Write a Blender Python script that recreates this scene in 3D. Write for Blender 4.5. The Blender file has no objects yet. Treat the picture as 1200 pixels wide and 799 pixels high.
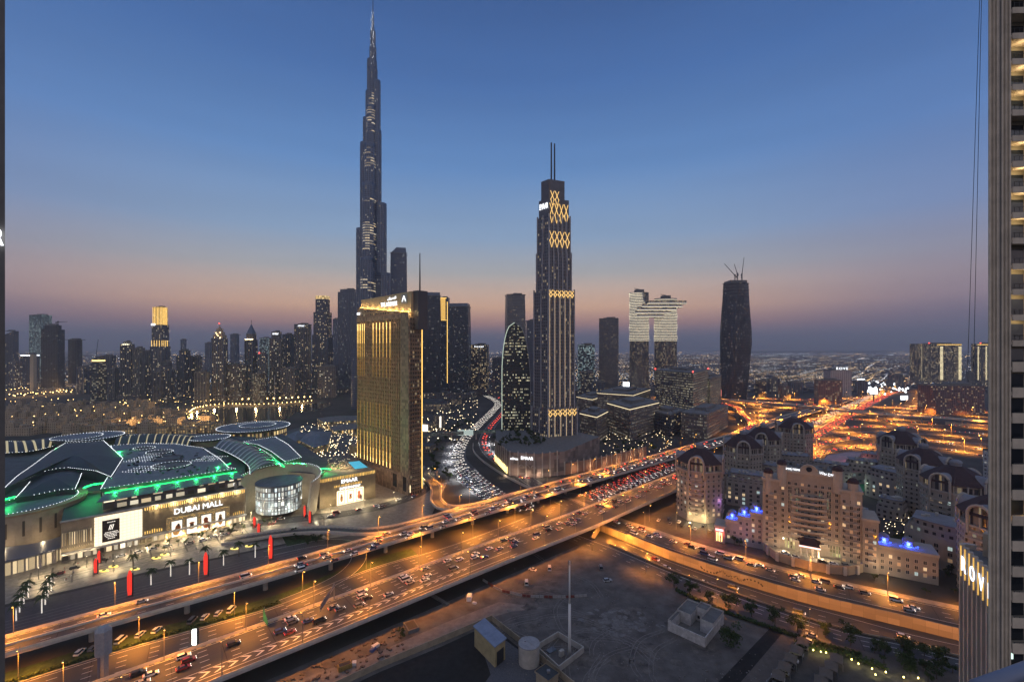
import bpy, bmesh, math, random
from mathutils import Vector, Matrix
from mathutils.geometry import delaunay_2d_cdt
R = math.radians
rnd = random.Random(7)
scene = bpy.context.scene
COL = scene.collection

# ---------------------------------------------------------------- camera
H = 125.0            # eye height of the balcony above the street
F = 533.0            # focal length in photo pixels (1200 wide)
cam_data = bpy.data.cameras.new('camera')
cam = bpy.data.objects.new('camera', cam_data)
COL.objects.link(cam)
cam.location = (0, 0, H)
cam.rotation_euler = (R(90), 0, 0)
cam_data.sensor_width = 36.0
cam_data.lens = 36.0 * F / 1200.0
cam_data.shift_y = 7.5 / 1200.0
cam_data.clip_start = 0.1
cam_data.clip_end = 60000
scene.camera = cam

# ---------------------------------------------------------------- sky, sun, exposure
def lin(r, g, b, k=1.0):
    f = lambda c: (c / 255 / 12.92) if c / 255 <= 0.04045 else ((c / 255 + 0.055) / 1.055) ** 2.4
    return (f(r) * k, f(g) * k, f(b) * k, 1.0)

def make_world():
    w = bpy.data.worlds.new('World')
    scene.world = w
    w.use_nodes = True
    nt = w.node_tree
    for n in list(nt.nodes):
        nt.nodes.remove(n)
    N = nt.nodes.new
    L = nt.links.new
    out = N('ShaderNodeOutputWorld')
    tc = N('ShaderNodeTexCoord')
    sep = N('ShaderNodeSeparateXYZ')
    L(tc.outputs['Generated'], sep.inputs[0])
    def ramp(stops):
        r = N('ShaderNodeValToRGB')
        els = r.color_ramp.elements
        while len(els) > 1:
            els.remove(els[0])
        els[0].position = stops[0][0]
        els[0].color = lin(*stops[0][1])
        for p, c in stops[1:]:
            e = els.new(p)
            e.color = lin(*c)
        L(sep.outputs['Z'], r.inputs[0])
        return r
    glow = ramp([(0, (132, 116, 138)), (.02, (150, 126, 138)), (.05, (226, 160, 130)), (.085, (248, 194, 150)), (.12, (222, 190, 166)),
                 (.16, (176, 176, 176)), (.23, (136, 162, 192)), (.36, (94, 135, 187)), (.5, (66, 105, 162)), (.62, (52, 86, 140)), (.74, (96, 112, 150)), (1, (140, 146, 162))])
    side = ramp([(0, (112, 108, 138)), (.05, (136, 118, 138)), (.085, (166, 142, 150)), (.12, (164, 148, 156)), (.16, (148, 148, 166)),
                 (.23, (117, 139, 180)), (.36, (87, 124, 179)), (.5, (63, 101, 158)), (.62, (52, 86, 140)), (.74, (96, 112, 150)), (1, (140, 146, 162))])
    # opposite the sunset: unseen pink-grey sky brightened as fill, like the zenith stops
    back = ramp([(0, (184, 172, 180)), (.12, (208, 190, 192)), (.3, (190, 188, 202)), (.6, (130, 142, 170)), (1, (140, 146, 162))])
    flat = N('ShaderNodeVectorMath'); flat.operation = 'MULTIPLY'
    flat.inputs[1].default_value = (1, 1, 0)
    L(tc.outputs['Generated'], flat.inputs[0])
    nrm = N('ShaderNodeVectorMath'); nrm.operation = 'NORMALIZE'
    L(flat.outputs[0], nrm.inputs[0])
    dot = N('ShaderNodeVectorMath'); dot.operation = 'DOT_PRODUCT'
    dot.inputs[1].default_value = Vector((-0.1, 1, 0)).normalized()
    L(nrm.outputs[0], dot.inputs[0])
    mr = N('ShaderNodeMapRange'); mr.interpolation_type = 'SMOOTHSTEP'
    mr.inputs[1].default_value = math.cos(R(52)); mr.inputs[2].default_value = math.cos(R(8))
    L(dot.outputs['Value'], mr.inputs[0])
    mix = N('ShaderNodeMix'); mix.data_type = 'RGBA'
    L(mr.outputs[0], mix.inputs[0]); L(side.outputs[0], mix.inputs[6]); L(glow.outputs[0], mix.inputs[7])
    mr2 = N('ShaderNodeMapRange'); mr2.interpolation_type = 'SMOOTHSTEP'
    mr2.inputs[1].default_value = .2; mr2.inputs[2].default_value = -.6
    L(dot.outputs['Value'], mr2.inputs[0])
    mix2 = N('ShaderNodeMix'); mix2.data_type = 'RGBA'
    L(mr2.outputs[0], mix2.inputs[0]); L(mix.outputs[2], mix2.inputs[6]); L(back.outputs[0], mix2.inputs[7])
    # thin uneven dust layers low in the sky
    st = N('ShaderNodeVectorMath'); st.operation = 'MULTIPLY'; st.inputs[1].default_value = (1.6, 1.6, 22)
    L(tc.outputs['Generated'], st.inputs[0])
    nz = N('ShaderNodeTexNoise'); nz.inputs['Scale'].default_value = 1.3; nz.inputs['Detail'].default_value = 5
    L(st.outputs[0], nz.inputs['Vector'])
    amt = N('ShaderNodeMapRange'); amt.inputs[1].default_value = .3; amt.inputs[2].default_value = .7; amt.inputs[3].default_value = .97; amt.inputs[4].default_value = 1.03
    L(nz.outputs[0], amt.inputs[0])
    vm = N('ShaderNodeVectorMath'); vm.operation = 'SCALE'
    L(mix2.outputs[2], vm.inputs[0]); L(amt.outputs[0], vm.inputs['Scale'])
    bg = N('ShaderNodeBackground'); bg.inputs[1].default_value = 0.71
    L(vm.outputs[0], bg.inputs[0])
    sky = N('ShaderNodeTexSky'); sky.sky_type = 'NISHITA'; sky.sun_disc = False
    sky.sun_elevation = R(-3); sky.sun_rotation = R(-6)
    bg2 = N('ShaderNodeBackground'); bg2.inputs[1].default_value = 0.02
    L(sky.outputs[0], bg2.inputs[0])
    add = N('ShaderNodeAddShader')
    L(bg.outputs[0], add.inputs[0]); L(bg2.outputs[0], add.inputs[1]); L(add.outputs[0], out.inputs[0])
    return w
make_world()
sun_data = bpy.data.lights.new('sun', 'SUN')
sun_data.energy = 0.06; sun_data.angle = R(15); sun_data.color = (1, .72, .5)
sun = bpy.data.objects.new('sun', sun_data); COL.objects.link(sun)
sun.rotation_euler = (R(87), 0, R(180 + 6)); sun.location = (0, 0, 500)

scene.view_settings.view_transform = 'Standard'
scene.view_settings.look = 'None'
scene.view_settings.exposure = 0.7
scene.view_settings.gamma = 1.0
scene.view_settings.use_curve_mapping = False
scene.render.engine = 'CYCLES'
cy = scene.cycles
cy.use_denoising = True
cy.denoiser = 'OPENIMAGEDENOISE'
cy.max_bounces = 4; cy.diffuse_bounces = 2; cy.glossy_bounces = 2; cy.transmission_bounces = 2; cy.volume_bounces = 0; cy.transparent_max_bounces = 6
cy.sample_clamp_indirect = 3.0; cy.sample_clamp_direct = 0.0
cy.caustics_reflective = False; cy.caustics_refractive = False
cy.use_adaptive_sampling = True; cy.adaptive_threshold = 0.012
cy.use_light_tree = True
cy.blur_glossy = 1.0

# ---------------------------------------------------------------- small geometry helpers
def G(px, py, z=0.0):
    """point of the level z seen at photo pixel (px, py): used to read real positions off the photograph"""
    y = (H - z) / (py - 407.0) * F
    return Vector(((px - 600.0) / F * y, y, z))
def depth_of(py, z=0.0):
    return (H - z) / (py - 407.0) * F
def z_at(py, y):
    return H - (py - 407.0) * y / F
def x_at(px, y):
    return (px - 600.0) / F * y

ONES = ['', 'first', 'second', 'third', 'fourth', 'fifth', 'sixth', 'seventh', 'eighth', 'ninth', 'tenth', 'eleventh', 'twelfth', 'thirteenth',
        'fourteenth', 'fifteenth', 'sixteenth', 'seventeenth', 'eighteenth', 'nineteenth']
TENS = ['', '', 'twent', 'thirt', 'fort', 'fift', 'sixt']
def nth(n):
    if n < 20:
        return ONES[n]
    t, o = divmod(n, 10)
    return TENS[t] + 'ieth' if o == 0 else TENS[t] + 'y-' + ONES[o]

def ngon(cx, cy_, r, n, rot=0.0, ry=None):
    ry = r if ry is None else ry
    return [(cx + r * math.cos(rot + 2 * math.pi * i / n), cy_ + ry * math.sin(rot + 2 * math.pi * i / n)) for i in range(n)]
def rect(cx, cy_, w, d, rz=0.0):
    c, s = math.cos(rz), math.sin(rz)
    return [(cx + c * x - s * y, cy_ + s * x + c * y) for x, y in ((-w / 2, -d / 2), (w / 2, -d / 2), (w / 2, d / 2), (-w / 2, d / 2))]
def area2(poly):
    return sum(poly[i][0] * poly[(i + 1) % len(poly)][1] - poly[(i + 1) % len(poly)][0] * poly[i][1] for i in range(len(poly)))
def ccw(poly):
    poly = [(p[0], p[1]) for p in poly]
    return poly if area2(poly) > 0 else poly[::-1]
def offset(poly, d):
    """outward offset of a convex ccw outline"""
    n = len(poly); out = []
    for i in range(n):
        p, q, r = Vector(poly[i - 1]), Vector(poly[i]), Vector(poly[(i + 1) % n])
        a = (q - p).normalized(); b = (r - q).normalized()
        na, nb = Vector((a.y, -a.x)), Vector((b.y, -b.x))
        m = na + nb
        k = max(m.length_squared, 1e-4)
        m = m * (2.0 / k)
        if m.length > 3:
            m = m.normalized() * 3
        out.append((q.x + m.x * d, q.y + m.y * d))
    return out
def centroid(poly):
    return (sum(p[0] for p in poly) / len(poly), sum(p[1] for p in poly) / len(poly))

class MB:
    def __init__(self):
        self.v = []; self.f = []; self.m = []; self.uv = []; self.key = {}
    def _v(self, p):
        k = (round(p[0], 3), round(p[1], 3), round(p[2], 3))
        i = self.key.get(k)
        if i is None:
            i = len(self.v); self.key[k] = i; self.v.append((p[0], p[1], p[2]))
        return i
    def face(self, pts, m=0, uv=None):
        idx = [self._v(p) for p in pts]
        if uv is None:
            uv = [(p[0], p[1]) for p in pts]
        keep = [i for i in range(len(idx)) if idx[i] != idx[i - 1]]
        if len(keep) < 3 or len(set(idx[i] for i in keep)) != len(keep):
            return
        self.f.append([idx[i] for i in keep]); self.m.append(m); self.uv.append([uv[i] for i in keep])
    def prism(self, poly, z0, z1, m=0, mt=None, top=None, bottom=False, cap=True, u0=0.0, zt=None):
        """upright prism; top = outline of the upper end; zt = heights of the upper corners"""
        if top is None:
            poly = ccw(poly); top = poly
        n = len(poly); u = u0
        mt = m if mt is None else mt
        hz = [z1] * n if zt is None else zt
        for i in range(n):
            j = (i + 1) % n
            d = math.hypot(poly[j][0] - poly[i][0], poly[j][1] - poly[i][1])
            self.face([(*poly[i], z0), (*poly[j], z0), (*top[j], hz[j]), (*top[i], hz[i])], m, [(u, z0), (u + d, z0), (u + d, hz[j]), (u, hz[i])])
            u += d
        if cap:
            self.face([(*top[i], hz[i]) for i in range(n)], mt)
        if bottom:
            self.face([(*poly[i], z0) for i in range(n - 1, -1, -1)], mt)
        return self
    def box(self, c, s, rz=0.0, m=0, mt=None):
        """c = centre of the base"""
        return self.prism(rect(c[0], c[1], s[0], s[1], rz), c[2], c[2] + s[2], m, mt, bottom=True)
    def wall(self, p, q, w, z0, z1, m=0, mt=None, z0b=None, z1b=None):
        """straight wall of thickness w between plan points p and q (its foot and top may slope)"""
        p = Vector((p[0], p[1])); q = Vector((q[0], q[1]))
        t = (q - p).normalized(); n = Vector((-t.y, t.x)) * w / 2
        z0b = z0 if z0b is None else z0b; z1b = z1 if z1b is None else z1b
        a = [(p - n), (q - n), (q + n), (p + n)]
        lo = [z0, z0b, z0b, z0]; hi = [z1, z1b, z1b, z1]
        B = [(a[i].x, a[i].y, lo[i]) for i in range(4)]; T = [(a[i].x, a[i].y, hi[i]) for i in range(4)]
        mt = m if mt is None else mt
        d = (q - p).length
        for i in range(4):
            j = (i + 1) % 4
            l = d if i % 2 == 0 else w
            self.face([B[i], B[j], T[j], T[i]], m, [(0, lo[i]), (l, lo[j]), (l, hi[j]), (0, hi[i])])
        self.face(T, mt); self.face(B[::-1], mt)
        return self
    def beam(self, p, q, w, h, m=0):
        """square bar between two space points"""
        return self.tube([p, q], w / 2, 4, m, ry=h / 2)
    def tube(self, pts, r, n=6, m=0, r1=None, ry=None, caps=True):
        pts = [Vector(p) for p in pts]
        rings = []
        for i, p in enumerate(pts):
            t = (pts[min(i + 1, len(pts) - 1)] - pts[max(i - 1, 0)])
            t = t.normalized() if t.length > 1e-9 else Vector((0, 0, 1))
            up = Vector((0, 0, 1)) if abs(t.z) < 0.95 else Vector((0, 1, 0))
            a = t.cross(up).normalized(); b = a.cross(t).normalized()
            rr = r if r1 is None else r + (r1 - r) * i / (len(pts) - 1)
            r2 = rr if ry is None else ry
            k = 1.41421 if n == 4 else 1.0
            o = math.pi / 4 if n == 4 else 0
            rings.append([p + a * rr * k * math.cos(o + 2 * math.pi * j / n) + b * r2 * k * math.sin(o + 2 * math.pi * j / n) for j in range(n)])
        for i in range(len(rings) - 1):
            for j in range(n):
                k = (j + 1) % n
                self.face([rings[i][k], rings[i][j], rings[i + 1][j], rings[i + 1][k]][::-1], m)
        if caps:
            self.face(rings[0][::-1], m); self.face(rings[-1], m)
        return self
    def sheet(self, poly, z, m=0):
        """level polygon of any outline"""
        poly = ccw(poly)
        pts = [Vector((p[0], p[1])) for p in poly]
        n = len(pts)
        v, e, f, *_ = delaunay_2d_cdt(pts, [(i, (i + 1) % n) for i in range(n)], [], 1, 1e-4)
        for t in f:
            q = [(v[i].x, v[i].y) for i in t]
            if area2(q) < 0:
                q = q[::-1]
            self.face([(x, y, z) for x, y in q], m)
        return self
    def strip(self, A, B, m=0, v0=0.0):
        """ribbon between two rows of points (A on the right of travel, B on the left)"""
        v = v0
        for i in range(len(A) - 1):
            d = (Vector(A[i + 1]) - Vector(A[i])).length
            w = (Vector(B[i]) - Vector(A[i])).length
            self.face([A[i], A[i + 1], B[i + 1], B[i]], m, [(0, v), (0, v + d), (w, v + d), (w, v)])
            v += d
        return self
    def dome(self, c, r, hz, n=16, rings=4, m=0, part=1.0):
        prev = [(c[0] + r * math.cos(2 * math.pi * i / n), c[1] + r * math.sin(2 * math.pi * i / n), c[2]) for i in range(n)]
        for k in range(1, rings + 1):
            a = math.pi / 2 * k / rings
            cur = [(c[0] + r * math.cos(a) * math.cos(2 * math.pi * i / n), c[1] + r * math.cos(a) * math.sin(2 * math.pi * i / n), c[2] + hz * math.sin(a)) for i in range(n)]
            for i in range(n):
                j = (i + 1) % n
                self.face([prev[i], prev[j], cur[j], cur[i]], m)
            prev = cur
        return self
    def ball(self, c, r, m=0, n=6):
        k = n // 2 + 1
        rows = []
        for i in range(k + 1):
            a = math.pi * i / k
            rows.append([(c[0] + r * math.sin(a) * math.cos(2 * math.pi * j / n), c[1] + r * math.sin(a) * math.sin(2 * math.pi * j / n), c[2] + r * math.cos(a)) for j in range(n)])
        for i in range(k):
            for j in range(n):
                l = (j + 1) % n
                self.face([rows[i][j], rows[i + 1][j], rows[i + 1][l], rows[i][l]], m)
        return self
    def tet(self, c, r, m=0):
        a = [(c[0] + r, c[1], c[2]), (c[0] - r * .5, c[1] + r * .87, c[2]), (c[0] - r * .5, c[1] - r * .87, c[2]), (c[0], c[1], c[2] + r * 1.3)]
        b = len(self.v)
        self.v += a
        for t in ((0, 1, 3), (1, 2, 3), (2, 0, 3), (0, 2, 1)):
            self.f.append([b + i for i in t]); self.m.append(m); self.uv.append([(0, 0)] * 3)
        return self
    def mesh(self, name, mats, loc=(0, 0, 0), smooth=False):
        me = bpy.data.meshes.new(name)
        me.from_pydata([(p[0] - loc[0], p[1] - loc[1], p[2] - loc[2]) for p in self.v], [], self.f)
        for mt in (mats if isinstance(mats, (list, tuple)) else [mats]):
            me.materials.append(mt)
        me.polygons.foreach_set('material_index', self.m)
        ul = me.uv_layers.new(name='UVMap')
        flat = []
        for p in self.uv:
            for u in p:
                flat += [float(u[0]), float(u[1])]
        ul.data.foreach_set('uv', flat)
        if smooth:
            me.polygons.foreach_set('use_smooth', [True] * len(self.f))
        me.update()
        return me
    def build(self, name, mats, parent=None, smooth=False, loc=None):
        if not self.f:
            return None
        base = Vector((0, 0, 0))
        if parent is not None:
            p = parent
            while p is not None:
                base += p.location; p = p.parent
            o = bpy.data.objects.new(name, self.mesh(name, mats, base, smooth))
            o.parent = parent
        else:
            if loc is None:
                xs = [p[0] for p in self.v]; ys = [p[1] for p in self.v]; zs = [p[2] for p in self.v]
                loc = ((min(xs) + max(xs)) / 2, (min(ys) + max(ys)) / 2, min(zs))
            o = bpy.data.objects.new(name, self.mesh(name, mats, loc, smooth))
            o.location = loc
        COL.objects.link(o)
        return o

USED = {}
def tag(o, label=None, cat=None, group=None, kind=None):
    if label: o['label'] = label
    if cat: o['category'] = cat
    if group: o['group'] = group
    if kind: o['kind'] = kind
    return o
def thing(name, label, cat, loc=(0, 0, 0), rz=0.0, group=None):
    o = bpy.data.objects.new(name, None)
    o.empty_display_size = 0.5
    o.location = loc; o.rotation_euler = (0, 0, rz)
    COL.objects.link(o)
    return tag(o, label, cat, group)
def dup(root, loc, rz, label=None, group=None, scale=None):
    def cp(o, parent):
        c = o.copy(); COL.objects.link(c)
        if parent is not None: c.parent = parent
        for ch in KIDS.get(o.name, o.children):
            cp(ch, c)
        return c
    r = cp(root, None)
    r.location = loc; r.rotation_euler = (0, 0, rz)
    if scale: r.scale = (scale,) * 3 if not isinstance(scale, tuple) else scale
    if label: r['label'] = label
    if group: r['group'] = group
    return r
KIDS = {}
def remember(root):
    """children lookup made once: o.children walks the whole scene every time"""
    def go(o):
        KIDS[o.name] = list(o.children)
        for c in KIDS[o.name]: go(c)
    go(root)
    return root

# ---------------------------------------------------------------- materials
MATS = {}
def new_mat(name):
    m = bpy.data.materials.new(name)
    m.use_nodes = True
    nt = m.node_tree
    for n in list(nt.nodes): nt.nodes.remove(n)
    out = nt.nodes.new('ShaderNodeOutputMaterial')
    b = nt.nodes.new('ShaderNodeBsdfPrincipled')
    nt.links.new(b.outputs[0], out.inputs[0])
    MATS[name] = m
    m.cycles.emission_sampling = 'NONE'
    return m, nt, b
def mat(name, col, rough=0.75, noise=None, metal=0.0, spec=0.4, bump=0.0, col2=None):
    if name in MATS: return MATS[name]
    m, nt, b = new_mat(name)
    c = (*col[:3], 1)
    b.inputs['Base Color'].default_value = c
    b.inputs['Roughness'].default_value = rough
    b.inputs['Metallic'].default_value = metal
    b.inputs['Specular IOR Level'].default_value = spec
    if noise:
        sc, amt = noise
        geo = nt.nodes.new('ShaderNodeNewGeometry')
        t = nt.nodes.new('ShaderNodeTexNoise'); t.inputs['Scale'].default_value = sc; t.inputs['Detail'].default_value = 8; t.inputs['Roughness'].default_value = 0.65
        nt.links.new(geo.outputs['Position'], t.inputs['Vector'])
        mr = nt.nodes.new('ShaderNodeMapRange'); mr.inputs[1].default_value = .3; mr.inputs[2].default_value = .7
        nt.links.new(t.outputs[0], mr.inputs[0])
        mx = nt.nodes.new('ShaderNodeMix'); mx.data_type = 'RGBA'
        mx.inputs[6].default_value = tuple(x * (1 - amt) for x in col[:3]) + (1,)
        mx.inputs[7].default_value = (*col2[:3], 1) if col2 else tuple(min(1, x * (1 + amt)) for x in col[:3]) + (1,)
        nt.links.new(mr.outputs[0], mx.inputs[0]); nt.links.new(mx.outputs[2], b.inputs['Base Color'])
        if bump:
            bp = nt.nodes.new('ShaderNodeBump'); bp.inputs['Strength'].default_value = bump
            nt.links.new(t.outputs[0], bp.inputs['Height']); nt.links.new(bp.outputs[0], b.inputs['Normal'])
    return m
def glow(name, col, strength, sample=False):
    if name in MATS: return MATS[name]
    m, nt, b = new_mat(name)
    b.inputs['Base Color'].default_value = (*[min(1, c) * .6 for c in col[:3]], 1)
    b.inputs['Emission Color'].default_value = (*col[:3], 1)
    b.inputs['Emission Strength'].default_value = strength
    m.cycles.emission_sampling = 'FRONT_BACK' if sample else 'NONE'
    return m
def facade(name, wall, glass, cw, ch, win=(.7, .6), lit=.25, cols=((1, .72, .38), (1, .9, .7)), power=1.0, rough=.75, band=False, groups=.6, gspec=.5, grough=.12, vary=(.6, 1.5)):
    """wall with rows of windows, some of them lit: UVs are metres along the wall and metres of height"""
    if name in MATS: return MATS[name]
    m, nt, b = new_mat(name)
    N = nt.nodes.new; L = nt.links.new
    def math_(op, a, c=None):
        n = N('ShaderNodeMath'); n.operation = op
        for i, x in enumerate((a, c)):
            if x is None: continue
            if isinstance(x, (int, float)): n.inputs[i].default_value = x
            else: L(x, n.inputs[i])
        return n.outputs[0]
    uv = N('ShaderNodeUVMap'); uv.uv_map = 'UVMap'
    sp = N('ShaderNodeSeparateXYZ'); L(uv.outputs[0], sp.inputs[0])
    u = math_('DIVIDE', sp.outputs[0], cw); v = math_('DIVIDE', sp.outputs[1], ch)
    fu = math_('FLOOR', u); fv = math_('FLOOR', v)
    ru = math_('SUBTRACT', u, fu); rv = math_('SUBTRACT', v, fv)
    du = math_('ABSOLUTE', math_('SUBTRACT', ru, .5)); dv = math_('ABSOLUTE', math_('SUBTRACT', rv, .5))
    cell = N('ShaderNodeCombineXYZ')
    L(fu, cell.inputs[0]); L(fv, cell.inputs[1])
    oi = N('ShaderNodeObjectInfo')
    L(math_('MULTIPLY', oi.outputs['Random'], 97.0), cell.inputs[2])
    wn = N('ShaderNodeTexWhiteNoise'); L(cell.outputs[0], wn.inputs[0])
    sc = N('ShaderNodeSeparateColor'); L(wn.outputs['Color'], sc.inputs[0])
    # rooms differ: wide panes, narrow ones, half-drawn curtains
    wd = math_('MULTIPLY', math_('ADD', math_('MULTIPLY', sc.outputs[2], .55), .45), win[0] / 2) if lit > 0 and win[0] < .95 else win[0] / 2
    mask = math_('MULTIPLY', math_('LESS_THAN', du, wd), math_('LESS_THAN', dv, win[1] / 2))
    # whole stretches of a floor are on or off together
    big = N('ShaderNodeTexNoise'); big.inputs['Scale'].default_value = .33
    mp = N('ShaderNodeVectorMath'); mp.operation = 'MULTIPLY'; mp.inputs[1].default_value = (.12, 1.3, 1.0) if band else (.6, .6, 1)
    L(cell.outputs[0], mp.inputs[0]); L(mp.outputs[0], big.inputs['Vector'])
    thr = math_('MULTIPLY', math_('ADD', math_('MULTIPLY', math_('SUBTRACT', big.outputs[0], .5), 3.2 * groups), 1.0), lit)
    on = math_('LESS_THAN', wn.outputs['Value'], thr)
    pw = math_('ADD', math_('MULTIPLY', math_('POWER', sc.outputs[0], 1.6), .85), .15)
    # noise varies the glow at random across the lit panes
    fine = N('ShaderNodeTexNoise'); fine.inputs['Scale'].default_value = 3.0
    L(uv.outputs[0], fine.inputs['Vector'])
    pw = math_('MULTIPLY', pw, math_('ADD', math_('MULTIPLY', fine.outputs[0], .9), .45))
    em = math_('MULTIPLY', math_('MULTIPLY', math_('MULTIPLY', mask, on), pw), power)
    mc = N('ShaderNodeMix'); mc.data_type = 'RGBA'
    mc.inputs[6].default_value = (*cols[0], 1); mc.inputs[7].default_value = (*cols[1], 1); L(sc.outputs[1], mc.inputs[0])
    mb = N('ShaderNodeMix'); mb.data_type = 'RGBA'
    geo = N('ShaderNodeNewGeometry')
    wt = N('ShaderNodeTexNoise'); wt.inputs['Scale'].default_value = .15; wt.inputs['Detail'].default_value = 6
    L(geo.outputs['Position'], wt.inputs['Vector'])
    wc = N('ShaderNodeMix'); wc.data_type = 'RGBA'
    wc.inputs[6].default_value = tuple(x * .78 for x in wall[:3]) + (1,); wc.inputs[7].default_value = tuple(x * 1.2 for x in wall[:3]) + (1,)
    L(wt.outputs[0], wc.inputs[0])
    L(wc.outputs[2], mb.inputs[6])
    gl = N('ShaderNodeMix'); gl.data_type = 'RGBA'
    gl.inputs[6].default_value = tuple(x * vary[0] for x in glass[:3]) + (1,); gl.inputs[7].default_value = tuple(x * vary[1] for x in glass[:3]) + (1,)
    L(sc.outputs[2], gl.inputs[0]); L(gl.outputs[2], mb.inputs[7])
    L(mask, mb.inputs[0]); L(mb.outputs[2], b.inputs['Base Color'])
    rg = N('ShaderNodeMapRange'); rg.inputs[3].default_value = rough; rg.inputs[4].default_value = grough
    L(mask, rg.inputs[0]); L(rg.outputs[0], b.inputs['Roughness'])
    b.inputs['Specular IOR Level'].default_value = gspec
    L(mc.outputs[2], b.inputs['Emission Color']); L(em, b.inputs['Emission Strength'])
    bp = N('ShaderNodeBump'); bp.inputs['Strength'].default_value = .5; bp.inputs['Distance'].default_value = .2
    L(math_('SUBTRACT', 1.0, mask), bp.inputs['Height']); L(bp.outputs[0], b.inputs['Normal'])
    return m

M_roofb = facade('blue_grey_roof', (.06, .065, .075), (.125, .14, .17), 2.4, 5, (.95, .98), 0, power=0, rough=.6, grough=.5, vary=(.8, 1.15))
WARM = ((1, .66, .3), (1, .85, .55)); WHITE = ((1, .85, .6), (.85, .95, 1)); COOL = ((.55, .85, .9), (.85, 1, .95)); GOLD = ((1, .6, .2), (1, .75, .35))
M_asphalt = mat('asphalt', (.062, .06, .058), .8, (.35, .35))
M_road = mat('road_asphalt', (.075, .072, .07), .72, (.25, .3))
M_paint = mat('road_paint', (.75, .73, .68), .6, (.8, .2))
M_conc = mat('concrete', (.42, .39, .35), .8, (.3, .22))
M_concd = mat('dark_concrete', (.16, .155, .15), .85, (.3, .3))
M_parapet = mat('painted_parapet', (.55, .5, .42), .7, (.6, .15))
M_kerb = mat('kerb_black', (.05, .05, .05), .7)
M_sand = mat('sand', (.15, .13, .118), .95, (.13, .55), bump=.5, col2=(.17, .155, .145))
M_ground = mat('urban_ground', (.05, .046, .042), .95, (.02, .5))
M_grass = mat('grass_verge', (.035, .06, .02), .95, (.5, .5))
M_soil = mat('dark_soil', (.02, .019, .018), .95, (.4, .4))
M_pave = mat('plaza_paving', (.25, .22, .18), .4, (.35, .4))
M_roofd = mat('dark_membrane_roof', (.045, .05, .055), .6, (.1, .3))
M_grey = mat('grey_metal', (.3, .3, .31), .45, metal=.6)
M_dark = mat('dark_metal', (.05, .05, .055), .5, metal=.4)
M_pole = mat('lamp_pole_metal', (.22, .2, .18), .5, metal=.4)
M_white = mat('white_paint', (.75, .74, .72), .6)
M_sandstone = mat('sand_coloured_render', (.36, .29, .215), .85, (.2, .2))
M_cream = mat('cream_stone', (.48, .42, .36), .8, (.15, .18))
M_brown = mat('brown_stone', (.3, .21, .13), .7, (.2, .2))
M_maroon = mat('maroon_roof_tiles', (.04, .022, .026), .8, (.5, .3))
M_trunk = mat('bark', (.1, .075, .05), .9, (2, .3))
M_leaf = mat('tree_leaf', (.045, .07, .025), .8, (.7, .5), spec=.15)
M_palm = mat('palm_leaf', (.05, .075, .03), .7, (.7, .4), spec=.2)
M_water = mat('lake_water', (.012, .02, .03), .12, spec=.6)
M_sea = mat('sea_water', (.05, .07, .1), .35)
M_darkglass = mat('dark_glass', (.02, .026, .036), .08, spec=.7)
M_bluesteel = mat('blue_steel', (.1, .13, .19), .35, metal=.5)
def wear(m, c0, c1):
    """tyre-polished lanes and oil streaks running along the road"""
    nt = m.node_tree; b = next(n for n in nt.nodes if n.type == 'BSDF_PRINCIPLED')
    uv = nt.nodes.new('ShaderNodeUVMap'); uv.uv_map = 'UVMap'
    mp = nt.nodes.new('ShaderNodeVectorMath'); mp.operation = 'MULTIPLY'; mp.inputs[1].default_value = (1.1, .035, 1)
    nz = nt.nodes.new('ShaderNodeTexNoise'); nz.inputs['Scale'].default_value = 1; nz.inputs['Detail'].default_value = 7; nz.inputs['Roughness'].default_value = .7
    rp = nt.nodes.new('ShaderNodeMapRange'); rp.inputs[1].default_value = .32; rp.inputs[2].default_value = .68
    mx = nt.nodes.new('ShaderNodeMix'); mx.data_type = 'RGBA'; mx.inputs[6].default_value = (*c0, 1); mx.inputs[7].default_value = (*c1, 1)
    rr_ = nt.nodes.new('ShaderNodeMapRange'); rr_.inputs[3].default_value = .45; rr_.inputs[4].default_value = .8
    L = nt.links.new
    L(uv.outputs[0], mp.inputs[0]); L(mp.outputs[0], nz.inputs['Vector']); L(nz.outputs[0], rp.inputs[0]); L(rp.outputs[0], mx.inputs[0])
    sp = nt.nodes.new('ShaderNodeSeparateXYZ'); L(uv.outputs[0], sp.inputs[0])
    md = nt.nodes.new('ShaderNodeMath'); md.operation = 'MODULO'; md.inputs[1].default_value = 16.5; L(sp.outputs[1], md.inputs[0])
    lt = nt.nodes.new('ShaderNodeMath'); lt.operation = 'LESS_THAN'; lt.inputs[1].default_value = .3; L(md.outputs[0], lt.inputs[0])
    jx = nt.nodes.new('ShaderNodeMix'); jx.data_type = 'RGBA'; jx.inputs[7].default_value = (.02, .02, .02, 1)      # expansion joints
    L(lt.outputs[0], jx.inputs[0]); L(mx.outputs[2], jx.inputs[6]); L(jx.outputs[2], b.inputs['Base Color'])
    L(rp.outputs[0], rr_.inputs[0]); L(rr_.outputs[0], b.inputs['Roughness'])
wear(M_road, (.034, .033, .032), (.092, .088, .084))
E_orange = glow('sodium_lamp', (1, .5, .1), 14)
E_gold = glow('gold_glow', (1, .6, .14), 1.3)
E_gold2 = glow('dim_gold_glow', (1, .58, .13), .5)
E_goldb = glow('bright_gold_glow', (1, .66, .2), 2.2)
E_white = glow('white_sign_light', (.92, .95, 1), 1.6)
E_bulb = glow('string_bulb', (.9, .95, 1), 2.6)
E_warm = glow('warm_bulb', (1, .75, .4), 5)
E_green = glow('green_led', (.03, .9, .22), .9)
E_blue = glow('blue_led', (.03, .08, 1), 2.5)
E_red = glow('red_beacon', (1, .06, .04), 4)
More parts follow.
